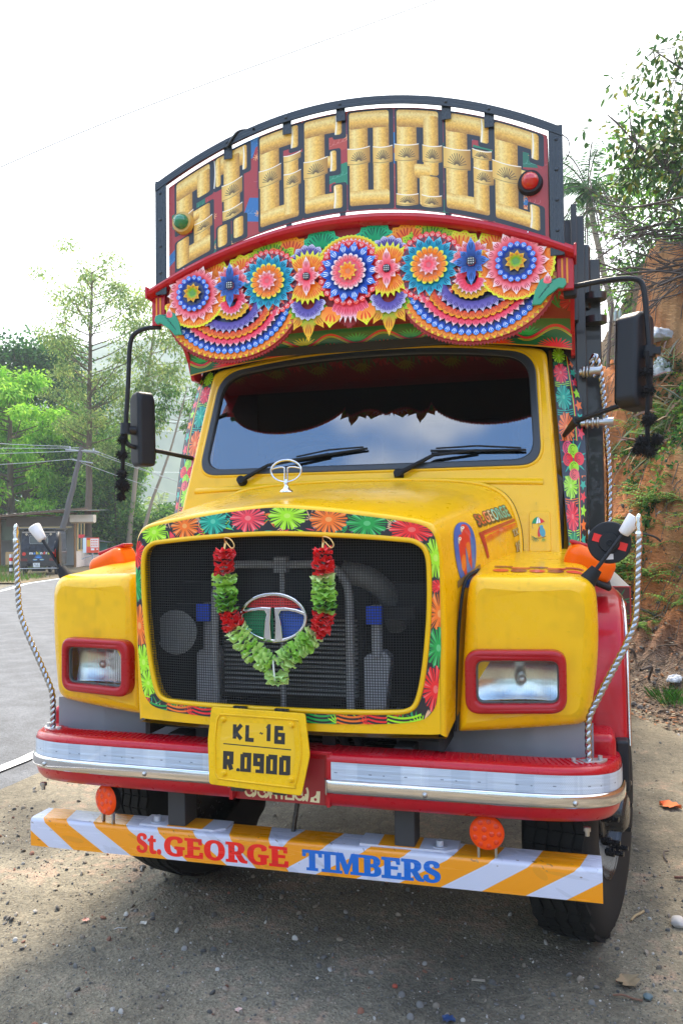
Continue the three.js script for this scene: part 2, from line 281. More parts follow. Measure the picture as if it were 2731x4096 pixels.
  for (let j = 0; j < h; j++) for (let i = 0; i < w; i++) { const k = (j * w + i) * 4; if (D[k] > 150 && D[k + 1] > 95 && D[k + 2] < 130 && D[k] - D[k + 2] > 70) { const n = (tnD(i / 512, j / 512) - 0.5) * 34 + (tnC(i / 512, j / 512) - 0.5) * 34; D[k] += n * 0.7; D[k + 1] += n * 0.8; D[k + 2] += n * 0.7; } }
  x.putImageData(img, 0, 0);
  for (const [m0, m1, rects, bands] of L) {
    const lx = U(m0), lw = U(m1) - lx;
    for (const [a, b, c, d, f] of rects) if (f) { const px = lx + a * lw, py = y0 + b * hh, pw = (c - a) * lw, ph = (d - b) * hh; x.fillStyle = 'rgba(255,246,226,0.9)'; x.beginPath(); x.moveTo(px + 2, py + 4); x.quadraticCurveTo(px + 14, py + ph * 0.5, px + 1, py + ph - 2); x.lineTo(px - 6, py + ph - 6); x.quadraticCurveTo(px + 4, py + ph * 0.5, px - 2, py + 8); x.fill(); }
    for (const [a, b, c, d] of bands) {
      const px = lx + a * lw + 1, py = y0 + b * hh, pw = (c - a) * lw - 4, ph = (d - b) * hh;
      const g = x.createLinearGradient(px, 0, px + pw, 0); g.addColorStop(0, '#e2b04a'); g.addColorStop(0.35, '#f8d678'); g.addColorStop(1, '#aa741c'); x.fillStyle = g;
      x.beginPath(); x.moveTo(px, py); x.quadraticCurveTo(px + pw / 2, py + 14, px + pw, py - 4); x.lineTo(px + pw, py + ph - 8); x.quadraticCurveTo(px + pw / 2, py + ph + 12, px, py + ph); x.fill();
      x.strokeStyle = '#fff4e0'; x.lineWidth = 5; x.beginPath(); x.moveTo(px, py + 2); x.quadraticCurveTo(px + pw / 2, py + 16, px + pw, py - 2); x.stroke();
      x.strokeStyle = 'rgba(90,60,12,0.6)'; x.lineWidth = 3; x.beginPath(); x.moveTo(px, py + ph - 6); x.quadraticCurveTo(px + pw / 2, py + ph + 6, px + pw, py + ph - 14); x.stroke();
      if (ph > 50) { const ccx = px + pw / 2, ccy = py + ph * 0.82; x.strokeStyle = 'rgba(60,42,10,0.75)'; x.lineWidth = 4; for (let k = -5; k <= 5; k++) { const an = -Math.PI / 2 + k * 0.27; x.beginPath(); x.moveTo(ccx + Math.cos(an) * 9, ccy + Math.sin(an) * 9); x.lineTo(ccx + Math.cos(an) * pw * 0.36, ccy + Math.sin(an) * ph * 0.58); x.stroke(); } }
    }
  }
  speckle(x, w, h, 31, 700, ['rgba(255,255,255,0.14)', 'rgba(40,30,10,0.2)'], 1, 4);
});
// number plate 512 x 400
function blockText(x, s, cx, y, size, cw, gap, lw) { // chunky squared letters
  const G = { K: [[[0, 0], [0, 1]], [[1, 0], [.12, .52], [1, 1]]], L: [[[0, 0], [0, 1], [1, 1]]], 1: [[[.25, .16], [.6, 0], [.6, 1]]], 6: [[[1, .05], [0, .05], [0, 1], [1, 1], [1, .5], [0, .5]]], R: [[[0, 1], [0, 0], [.95, 0], [.95, .5], [0, .5]], [[.55, .5], [1, 1]]], 0: [[[0, 0], [1, 0], [1, 1], [0, 1], [0, -.04]]], 9: [[[1, .5], [0, .5], [0, 0], [1, 0], [1, 1], [.05, 1]]], '~': [[[0, .55], [.3, .45], [.7, .55], [1, .45]]] };
  let px = cx; x.lineWidth = lw; x.lineCap = 'butt'; x.lineJoin = 'miter';
  for (const ch of s) {
    if (ch === '.') { x.beginPath(); x.arc(px + 4, y + size - 2, lw * 0.42, 0, 7); x.fill(); px += lw * 1.05; continue; }
    const small = ch === '~', ww = small ? cw * 0.45 : ch === '1' ? cw * 0.6 : cw; const l0 = x.lineWidth; if (small) x.lineWidth = 9;
    for (const st of G[ch]) { x.beginPath(); st.forEach((p, i) => x[i ? 'lineTo' : 'moveTo'](px + p[0] * ww, y + p[1] * size)); x.stroke(); }
    x.lineWidth = l0; px += ww + (small ? gap * 0.55 : gap);
  }
}
const plateTex = canvas(768, 512, (x, w, h) => {
  x.fillStyle = '#eab90a'; x.fillRect(0, 0, w, h);
  speckle(x, w, h, 4, 300, ['rgba(120,80,0,0.12)', 'rgba(255,255,200,0.15)'], 2, 5);
  x.strokeStyle = x.fillStyle = '#15171a';
  blockText(x, 'KL~16', 166, 56, 126, 64, 56, 36);
  x.lineWidth = 9; x.beginPath(); x.moveTo(60, 232); x.lineTo(700, 242); x.stroke();
  blockText(x, 'R.0900', 82, 316, 138, 62, 60, 42);
});
// striped bar: u along 2.24 m, v = front face (0..0.45), edge, top (0.5..1)
const barTex = canvas(2048, 256, (x, w, h) => {
  x.fillStyle = '#c9ccdc'; x.fillRect(0, 0, w, h);
  const px = (m) => (m + 1.12) / 2.24 * w;
  x.fillStyle = '#f2970f';
  const stripe = (fa, fb, ba, bb, k) => { x.beginPath(); x.moveTo(px(fa + k), 0); x.lineTo(px(fb + k), 0); x.lineTo(px(fb), 112); x.lineTo(px(bb), h); x.lineTo(px(ba), h); x.lineTo(px(fa), 112); x.fill(); };
  for (const [fa, fb, ba, bb] of [[-1.065, -0.957, -0.917, -0.78], [-0.833, -0.686, -0.659, -0.5], [-0.548, -0.395, -0.415, -0.25], [-0.243, -0.083, -0.13, 0.0], [-1.25, -1.185, -1.12, -1.031]]) stripe(fa, fb, ba, bb, -0.028);
  for (const [fa, fb, ba, bb] of [[0.0, 0.155, -0.12, -0.03], [0.31, 0.46, 0.105, 0.26], [0.616, 0.757, 0.42, 0.568], [0.891, 1.045, 0.713, 0.862], [1.18, 1.25, 0.999, 1.12]]) stripe(fa, fb, ba, bb, 0.028);
  x.font = 'bold 130px serif'; x.textBaseline = 'alphabetic';
  const word = (s, m0, m1, c, base) => { x.save(); x.fillStyle = c; const tw = x.measureText(s).width; x.translate(px(m0), base); x.scale((px(m1) - px(m0)) / tw, 1.0); x.strokeStyle = c; x.lineWidth = 8; x.fillText(s, 0, 0); x.strokeText(s, 0, 0); x.restore(); };
  word('St.', -0.633, -0.522, '#f01414', 232); word('GEORGE', -0.516, 0.0, '#f01414', 234); word('TIMBERS', 0.056, 0.572, '#1068c4', 236);
  // wear
  const R = rng(8); for (let i = 0; i < 60; i++) { x.fillStyle = ['rgba(90,60,30,0.5)', 'rgba(120,120,130,0.45)', 'rgba(60,50,45,0.4)'][i % 3]; const ex = R() < 0.4 ? (R() < 0.5 ? R() * 160 : w - R() * 220) : R() * w, ey = R() < 0.6 ? 96 + R() * 40 : R() * h; x.beginPath(); x.ellipse(ex, ey, 1 + R() * 7, 1 + R() * 3, R(), 0, 7); x.fill(); }
  x.fillStyle = 'rgba(90,90,100,0.10)'; for (let i = 0; i < 40; i++) { x.beginPath(); x.ellipse(R() * w, R() * h, 20 + R() * 60, 4 + R() * 12, R(), 0, 7); x.fill(); }
});
// ------------------------------------------------------------------ the truck (front bar at z = 0, nose towards +z)
const truck = group('truck');
tag(truck, 'yellow and red painted goods truck with flowered crown and name board, facing the camera', 'truck');
const T = (name, geo, mat, parent = truck) => mesh(name, geo, mat, parent);
const frontZ = (x, y) => 0.115 - 0.06 * (x / 0.6) ** 2 + 0.04 * (y - 1.35);
const rakeZ = (y) => -1.18 - 0.4 * (y - 2.0);
const SIDES = [-1, 1];

// --- hood
const profF = [[0, 1.792], [0.14, 1.782], [0.30, 1.764], [0.45, 1.742], [0.545, 1.722], [0.582, 1.692], [0.598, 1.64], [0.606, 1.50], [0.61, 1.28], [0.607, 1.1], [0.603, 0.957]];
const profB = [[0, 1.945], [0.2, 1.943], [0.42, 1.935], [0.60, 1.915], [0.70, 1.878], [0.76, 1.825], [0.80, 1.75], [0.825, 1.68], [0.84, 1.6], [0.85, 1.5], [0.86, 1.38]];
const crvF = curve(profF.map((p) => [p[0], p[1], 0])), crvB = curve(profB.map((p) => [p[0], p[1], 0]));
function hoodPt(s, t) { // s -1..1 across, t 0..1 to the back
  const q = Math.abs(s), a = crvF.getPoint(q), b = crvB.getPoint(q), e = Math.pow(t, 0.85);
  const x = lerp(a.x, b.x, t), y = lerp(a.y, b.y, e), z = lerp(frontZ(a.x, a.y) - 0.03, -1.13, t);
  return V(Math.sign(s) * x, y, z);
}
function hoodRing(s, k) { // rounded nose: k 0..1 quarter turn into the front face
  const p = hoodPt(s, 0), a = k * Math.PI / 2, r = 0.03, c = V(0, 1.36, p.z), dir = V(p.x, (p.y - 1.36), 0).normalize();
  // inward normal taken from the profile: towards the centre
  return V(p.x - dir.x * r * (1 - Math.cos(a)) * 0.8, p.y - dir.y * r * (1 - Math.cos(a)) * 0.8, p.z + r * Math.sin(a));
}
{
  const nu = 120, nv = 30;
  const g = gridGeo(nu, nv + 6, (u, v) => {
    const s = u * 2 - 1, j = Math.round(v * (nv + 6));
    const p = j < 6 ? hoodRing(s, 1 - j / 6) : hoodPt(s, (j - 6) / nv); return [p.x, p.y, p.z];
  }, (u, v) => [u * 2.2, v * 1.2]);
  const hood = T('hood', g, M.yellow);
  // front plate with the grille opening
  const outer = []; for (let i = 0; i <= 100; i++) { const p = hoodRing(i / 50 - 1, 1); outer.push([p.x, p.y]); }
  const op = denser(smooth([[0, 1.682], [0.26, 1.672], [0.45, 1.657], [0.515, 1.645], [0.55, 1.603], [0.556, 1.50], [0.55, 1.36], [0.532, 1.2], [0.51, 1.1], [0.487, 1.062], [0.44, 1.048], [0.2, 1.044], [0, 1.044], [-0.2, 1.044], [-0.44, 1.048], [-0.487, 1.062], [-0.51, 1.1], [-0.532, 1.2], [-0.55, 1.36], [-0.556, 1.50], [-0.55, 1.603], [-0.515, 1.645], [-0.45, 1.657], [-0.26, 1.672]], 160), 0.02);
  const castAt = (poly, a) => { const dx = Math.cos(a), dy = Math.sin(a); let best = 0; for (let i = 0; i < poly.length; i++) { const p = poly[i], q = poly[(i + 1) % poly.length], px = p[0], py = p[1] - 1.36, ex = q[0] - p[0], ey = q[1] - p[1], den = dx * ey - dy * ex; if (Math.abs(den) < 1e-9) continue; const t = (px * ey - py * ex) / den, w = (px * dy - py * dx) / den; if (t > 0 && w >= -1e-6 && w <= 1 + 1e-6) best = Math.max(best, t); } return best; };
  const band = (inner, outerP, lift, nv = 6) => gridGeo(300, nv, (u, v) => { const a = u * Math.PI * 2, r = lerp(castAt(inner, a), castAt(outerP, a), v), x = Math.cos(a) * r, y = 1.36 + Math.sin(a) * r; return [x, y, frontZ(x, y) + lift]; });
  const plate = band(op, outer, 0);
  T('grille_panel', uvPlanar(plate, -0.6, 0.6, 0.9, 1.8), M.yellow, hood);
  // wall of the opening, a folded lip and the bottom flange
  const wall = gridGeo(op.length, 3, (u, v) => { const p = op[Math.round(u * op.length) % op.length]; return [p[0], p[1], frontZ(p[0], p[1]) - v * 0.05]; });
  const lip = new THREE.TubeGeometry(curve(op.filter((_, i) => i % 2 === 0).map((p) => [p[0], p[1], frontZ(p[0], p[1]) + 0.002]), true), 240, 0.0095, 8, true);
  T('grille_lip', [wall, lip], M.yellow, hood);
  const so = smooth([[0, 1.787], [0.15, 1.776], [0.3, 1.757], [0.45, 1.735], [0.535, 1.717], [0.571, 1.69], [0.587, 1.64], [0.598, 1.55], [0.6, 1.41], [0.59, 1.25], [0.575, 1.1], [0.556, 1.05], [0.50, 1.016], [0.3, 1.002], [0, 1.0], [-0.3, 1.002], [-0.50, 1.016], [-0.556, 1.05], [-0.575, 1.1], [-0.59, 1.25], [-0.6, 1.41], [-0.598, 1.55], [-0.587, 1.64], [-0.571, 1.69], [-0.535, 1.717], [-0.45, 1.735], [-0.3, 1.757], [-0.15, 1.776]], 200);
  T('flower_border', uvPlanar(band(op.map((p) => [p[0] * 1.018, (p[1] - 1.36) * 1.02 + 1.36]), so.map((p) => [clamp(p[0], -0.592, 0.592), p[1] > 1.6 ? p[1] - 0.012 : p[1]]), 0.003, 8), -0.62, 0.62, 0.97, 1.81), phys(0xffffff, 0.4, { map: stripTex, clearcoat: 0.5, clearcoatRoughness: 0.15 }), hood);
  // bottom flange (a little rust at the folded edge)
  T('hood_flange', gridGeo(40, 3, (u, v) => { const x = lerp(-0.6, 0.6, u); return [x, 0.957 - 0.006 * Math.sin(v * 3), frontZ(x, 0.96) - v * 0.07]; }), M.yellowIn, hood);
  // side seams: raised bead at the back of the hood where it meets the cab
  const bead = []; for (let i = 0; i <= 60; i++) { const s = i / 30 - 1; const p = hoodPt(s * 0.99, 0.0); let lo = 0.5, hi = 1; for (let k = 0; k < 20; k++) { const m = (lo + hi) / 2, q = hoodPt(s * 0.99, m); if (q.z > rakeZ(q.y) + 0.05) lo = m; else hi = m; } const q = hoodPt(s * 0.99, lo); bead.push([q.x * 1.004, q.y + 0.004, q.z]); }
  T('hood_bead', new THREE.TubeGeometry(curve(bead), 160, 0.012, 8), M.yellow, hood);
  const rub = bead.map((p) => [p[0] * 1.008, p[1] + 0.003, p[2] - 0.02]);
  T('hood_seal', new THREE.TubeGeometry(curve(rub), 160, 0.007, 6), M.rubber, hood);

  // --- grille mesh: woven wires clipped to the opening
  const inX = (y) => { let a = -9, b = 9; for (let i = 0; i < op.length; i++) { const p = op[i], q = op[(i + 1) % op.length]; if ((p[1] - y) * (q[1] - y) <= 0 && p[1] !== q[1]) { const x = lerp(p[0], q[0], (y - p[1]) / (q[1] - p[1])); if (x < 0) a = Math.max(a, x); else b = Math.min(b, x); } } return [a, b]; };
  const inY = (x) => { let a = -9, b = 9; for (let i = 0; i < op.length; i++) { const p = op[i], q = op[(i + 1) % op.length]; if ((p[0] - x) * (q[0] - x) <= 0 && p[0] !== q[0]) { const y = lerp(p[1], q[1], (x - p[0]) / (q[0] - p[0])); if (y < 1.36) a = Math.max(a, y); else b = Math.min(b, y); } } return [a, b]; };
  const wires = [], R = rng(3), th = 0.0024, back = -0.025;
  const seg = (pts, w) => { for (let i = 0; i + 1 < pts.length; i++) wires.push(rod(pts[i], pts[i + 1], w, w, 4)); };
  for (let i = -58; i <= 58; i++) { const x = i * 0.0096; const [a, b] = inY(x); if (a < 0) continue; const pts = []; for (let k = 0; k <= 3; k++) { const y = lerp(a, b, k / 3), dx = (k % 3 ? 1 : 0) * (R() - 0.5) * 0.0022; pts.push([x + dx, y, frontZ(x, y) + back]); } seg(pts, th / 2); }
  for (let j = 0; j < 67; j++) { const y = 1.046 + j * 0.0096; const [a, b] = inX(y); if (b > 1 || a < -1) continue; const pts = []; for (let k = 0; k <= 10; k++) { const x = lerp(a, b, k / 10); pts.push([x, y + (R() - 0.5) * 0.0012, frontZ(x, y) + back + 0.003]); } seg(pts, th / 2); }
  kind(T('grille_mesh', wires, M.mesh), 'stuff');

  // --- badge on the grille: chrome oval with a forked T, coloured mesh behind it
  const badge = group('grille_badge', truck);
  const bc = [-0.01, 1.377], bz = frontZ(0, 1.377) - 0.008, rx = 0.131, ry = 0.091;
  const oval = (k, kx = k) => { const o = []; for (let i = 0; i < 64; i++) { const a = i / 64 * Math.PI * 2; o.push([bc[0] + Math.cos(a) * rx * kx, bc[1] + Math.sin(a) * ry * k]); } return o; };
  const ringS = S2(oval(1)); ringS.holes.push(P2(oval(0.86, 0.9)));
  mesh('badge_ring', ext(ringS, 0.006, 0.0035, 3).translate(0, 0, bz), M.chrome, badge);
  for (const s of SIDES) {
    const pt = (x, y) => [bc[0] + s * x, bc[1] + y];
    const arm = [pt(0.122, 0.022), pt(0.09, 0.032), pt(0.045, 0.038), pt(0.006, 0.036), pt(0.006, 0.028), pt(0.010, -0.02), pt(0.006, -0.085), pt(0.038, -0.081), pt(0.032, -0.02), pt(0.024, 0.012), pt(0.032, 0.024), pt(0.06, 0.025), pt(0.09, 0.02), pt(0.124, 0.008)];
    mesh('badge_arm', ext(S2(s > 0 ? arm : arm.reverse()), 0.006, 0.003, 3).translate(0, 0, bz + 0.001), M.chrome, badge);
  }
  const wirePatch = (test, mat) => { const o = []; for (let i = -14; i <= 14; i++) for (let j = -10; j <= 10; j++) { const x = bc[0] + i * 0.0096, y = bc[1] + j * 0.0096, e = (i * 0.0096 / rx) ** 2 + (j * 0.0096 / ry) ** 2; if (e > 0.86 || !test(i * 0.0096, j * 0.0096)) continue; const z = frontZ(x, y) - 0.0185; o.push(box(0.0101, 0.0042, 0.0012, x, y, z), box(0.0042, 0.0101, 0.0012, x, y, z + 0.0006)); } mesh('coloured_mesh', o, mat, badge); };
  wirePatch((x, y) => y > 0.034, M.redMesh); wirePatch((x, y) => y <= 0.03 && x < -0.008, M.greenMesh); wirePatch((x, y) => y <= 0.03 && x > 0.008, M.blueMesh);

  // --- hood ornament
  const orn = group('hood_ornament', truck, [-0.03, 1.843, -0.1]);
  mesh('ornament_base', new THREE.LatheGeometry([[0.026, 0], [0.024, 0.006], [0.012, 0.014], [0.006, 0.03], [0.011, 0.036], [0.006, 0.042], [0.005, 0.05]].map((p) => new THREE.Vector2(...p)), 24), M.chrome, orn);
  const ro = []; for (let i = 0; i < 40; i++) { const a = i / 40 * Math.PI * 2; ro.push([Math.cos(a) * 0.062, 0.083 + Math.sin(a) * 0.043, 0]); }
  mesh('ornament_ring', tube(ro, 0.0042, 80, 8, true), M.chrome, orn);
  for (const s of SIDES) mesh('ornament_arm', [tube([[s * 0.06, 0.092, 0], [s * 0.03, 0.098, 0], [s * 0.01, 0.096, 0], [s * 0.006, 0.085, 0], [s * 0.006, 0.04, 0]], 0.0036, 30, 6)], M.chrome, orn);

  // --- behind the mesh: radiator, guard tube, dampers, horn, ducts
  const rad = group('radiator', truck);
  mesh('radiator_core', box(0.60, 0.34, 0.03, -0.06, 1.19, -0.24), M.plastic, rad);
  const slats = []; for (let i = 0; i < 17; i++) slats.push(box(0.56, 0.008, 0.02, -0.06, 1.04 + i * 0.0185, -0.212));
  kind(mesh('radiator_slats', slats, M.castGrey, rad), 'stuff');
  mesh('radiator_tank', box(0.66, 0.16, 0.08, -0.06, 1.46, -0.25, 0.02), M.plastic, rad);
  T('guard_tube', [tube([[-0.34, 0.99, -0.12], [-0.345, 1.3, -0.12], [-0.335, 1.48, -0.12], [-0.27, 1.555, -0.12], [-0.05, 1.56, -0.12], [0.13, 1.555, -0.12], [0.205, 1.48, -0.12], [0.215, 1.3, -0.12], [0.215, 0.99, -0.12]], 0.0165, 90, 10)], M.greyPaint);
  T('guard_bar', [rod([-0.06, 1.56, -0.13], [-0.06, 1.0, -0.13], 0.011, 0.011, 8), box(0.05, 0.06, 0.05, -0.06, 1.56, -0.12)], M.greyPaint);
  for (const s of SIDES) {
    const cx = s < 0 ? -0.405 : 0.305;
    T('damper', [rod([cx, 1.40, -0.19], [cx, 1.20, -0.19], 0.022, 0.022, 14), at(ext(roundPoly2([[-0.055, -0.22], [0.03, -0.22], [0.055, 0.0], [0.02, 0.03], [-0.055, 0.0]], 0.02), 0.05, 0.008), cx, 1.20, -0.24)], M.grey);
    T('blue_bracket', box(0.06, 0.07, 0.03, cx, 1.365, -0.15, 0.004), M.blue);
  }
  T('duct', tube([[0.16, 1.53, -0.2], [0.27, 1.5, -0.22], [0.33, 1.42, -0.3], [0.34, 1.3, -0.4]], 0.045, 40, 14), M.castGrey);
  T('cross_member', [box(1.0, 0.05, 0.04, -0.05, 1.37, -0.2), box(0.3, 0.12, 0.04, -0.5, 1.42, -0.3), box(0.3, 0.12, 0.04, 0.45, 1.42, -0.3)], M.plastic);
  const horn = []; for (let k = 0; k < 5; k++) for (let j = 0; j < 10; j++) { if ((j + k) % 5 === 4) continue; horn.push(new THREE.TorusGeometry(0.018 + k * 0.016, 0.003, 4, 6, 0.5).rotateZ(j * 0.628 + k * 0.2)); }
  T('horn', [new THREE.CylinderGeometry(0.09, 0.07, 0.05, 32).rotateX(Math.PI / 2).translate(0, 0, -0.03), ...horn].map((g) => at(g, -0.5, 1.29, -0.08)), M.castGrey);
  T('engine_bay', [box(1.12, 0.85, 0.02, 0, 1.32, -0.75), box(0.02, 0.8, 0.8, -0.58, 1.3, -0.4), box(0.02, 0.8, 0.8, 0.58, 1.3, -0.4), box(1.15, 0.03, 0.7, 0, 0.93, -0.42)], M.dark);
}
function roundPoly2(p, r) { return S2(roundPoly(p, r)); }
// painted decals follow the hood's right-hand side
function hoodPatch(s0, s1, t0, t1, lift, nu = 12, nv = 12, sign = 1) {
  return gridGeo(nu, nv, (u, v) => {
    const s = lerp(s0, s1, v), t = lerp(t0, t1, u), p = hoodPt(sign * s, t), a = hoodPt(sign * s, t + 0.01), b = hoodPt(sign * (s + 0.004), t);
    const n = a.clone().sub(p).cross(b.clone().sub(p)).normalize(); if (n.x * sign < 0) n.negate();
    return p.addScaledVector(n, lift).toArray();
  });
}
{
  const parrot = canvas(256, 512, (x, w, h) => {
    x.clearRect(0, 0, w, h);
    x.fillStyle = '#1c5fb8'; x.beginPath(); x.ellipse(w * 0.46, h * 0.36, w * 0.36, h * 0.34, 0, 0, 7); x.fill();
    const bird = (ox, oy, k) => {
      x.save(); x.translate(ox, oy); x.scale(k, k);
      x.fillStyle = '#d8281c'; x.beginPath(); x.moveTo(40, 0); x.bezierCurveTo(90, 0, 100, 60, 96, 130); x.bezierCurveTo(94, 190, 80, 250, 70, 300); x.lineTo(30, 230); x.bezierCurveTo(6, 150, 0, 10, 40, 0); x.fill();
      x.fillStyle = '#e87818'; x.beginPath(); x.ellipse(50, 200, 26, 46, 0.2, 0, 7); x.fill();
      x.fillStyle = '#3a78b8'; x.beginPath(); x.moveTo(86, 110); x.quadraticCurveTo(120, 200, 96, 300); x.lineTo(76, 250); x.fill();
      x.fillStyle = '#f2ead8'; x.beginPath(); x.ellipse(34, 36, 19, 16, 0, 0, 7); x.fill(); x.fillStyle = '#1a1a1a'; x.beginPath(); x.arc(36, 32, 5, 0, 7); x.fill();
      x.fillStyle = '#c8bfa0'; x.beginPath(); x.moveTo(20, 34); x.quadraticCurveTo(-2, 60, 22, 76); x.lineTo(34, 52); x.fill();
      x.restore();
    };
    bird(90, 40, 0.9); bird(54, 118, 0.72);
    x.fillStyle = '#8a6a38'; x.fillRect(30, 312, 200, 22);
    x.fillStyle = '#c2401c'; x.beginPath(); x.moveTo(150, 320); x.lineTo(190, 320); x.lineTo(214, 505); x.lineTo(204, 508); x.fill();
    x.fillStyle = '#3a78b8'; x.beginPath(); x.moveTo(175, 320); x.lineTo(200, 320); x.lineTo(224, 420); x.fill();
  });
  const decal = (t) => phys(0xffffff, 0.4, { map: t, transparent: true, clearcoat: 0.4, polygonOffset: false });
  T('parrot_painting', hoodPatch(0.84, 0.52, 0.07, 0.38, 0.002, 10, 16), decal(parrot));
  const words = canvas(512, 384, (x, w, h) => {
    x.clearRect(0, 0, w, h);
    x.save(); x.transform(1, 0, 0.10, 1, -10, 0);
    x.font = 'bold 150px sans-serif'; x.textBaseline = 'alphabetic'; x.lineJoin = 'round';
    const g = x.createLinearGradient(0, 0, w, 0); g.addColorStop(0, '#a03c34'); g.addColorStop(0.3, '#ee4422'); g.addColorStop(0.6, '#f0b48a'); g.addColorStop(0.8, '#8fe0d0'); g.addColorStop(1, '#22b8a4');
    const tw = x.measureText('St.GEORGE').width; x.translate(14, 168); x.scale((w - 60) / tw, 1.05);
    x.strokeStyle = '#221a18'; x.lineWidth = 30; x.strokeText('St.GEORGE', 4, 6); x.fillStyle = g; x.fillText('St.GEORGE', 0, 0); x.restore();
    x.fillStyle = '#b01420'; x.beginPath(); x.moveTo(6, 222); x.lineTo(500, 196); x.lineTo(502, 224); x.lineTo(60, 250); x.lineTo(86, 380); x.lineTo(62, 384); x.fill();
    for (let i = 0; i < 9; i++) leafSpray(x, 96 + i * 46, 262 - i * 3, 52, 0.2, 2.9, i % 2 ? '#e8481c' : '#f07a1c', 8);
    x.fillStyle = '#e8401c'; x.fillRect(66, 240, 430, 9);
  });
  T('painted_name', hoodPatch(0.715, 0.475, 0.37, 0.90, 0.002, 14, 10), decal(words));
  const badgeT = canvas(256, 256, (x, w, h) => {
    x.clearRect(0, 0, w, h); x.textBaseline = 'alphabetic';
    for (const [s, y, p] of [['TATA', 92, 84], ['1613', 226, 104]]) { x.font = `bold ${p}px serif`; x.save(); const tw = x.measureText(s).width; x.translate(10, y); x.scale(236 / tw, 1); x.strokeStyle = '#5a4a20'; x.lineWidth = 12; x.strokeText(s, 3, 3); x.fillStyle = '#c8bfa0'; x.fillText(s, 0, 0); x.restore(); }
  });
  T('model_badge', hoodPatch(0.78, 0.64, 0.79, 0.95, 0.004, 8, 8), decal(badgeT));
}

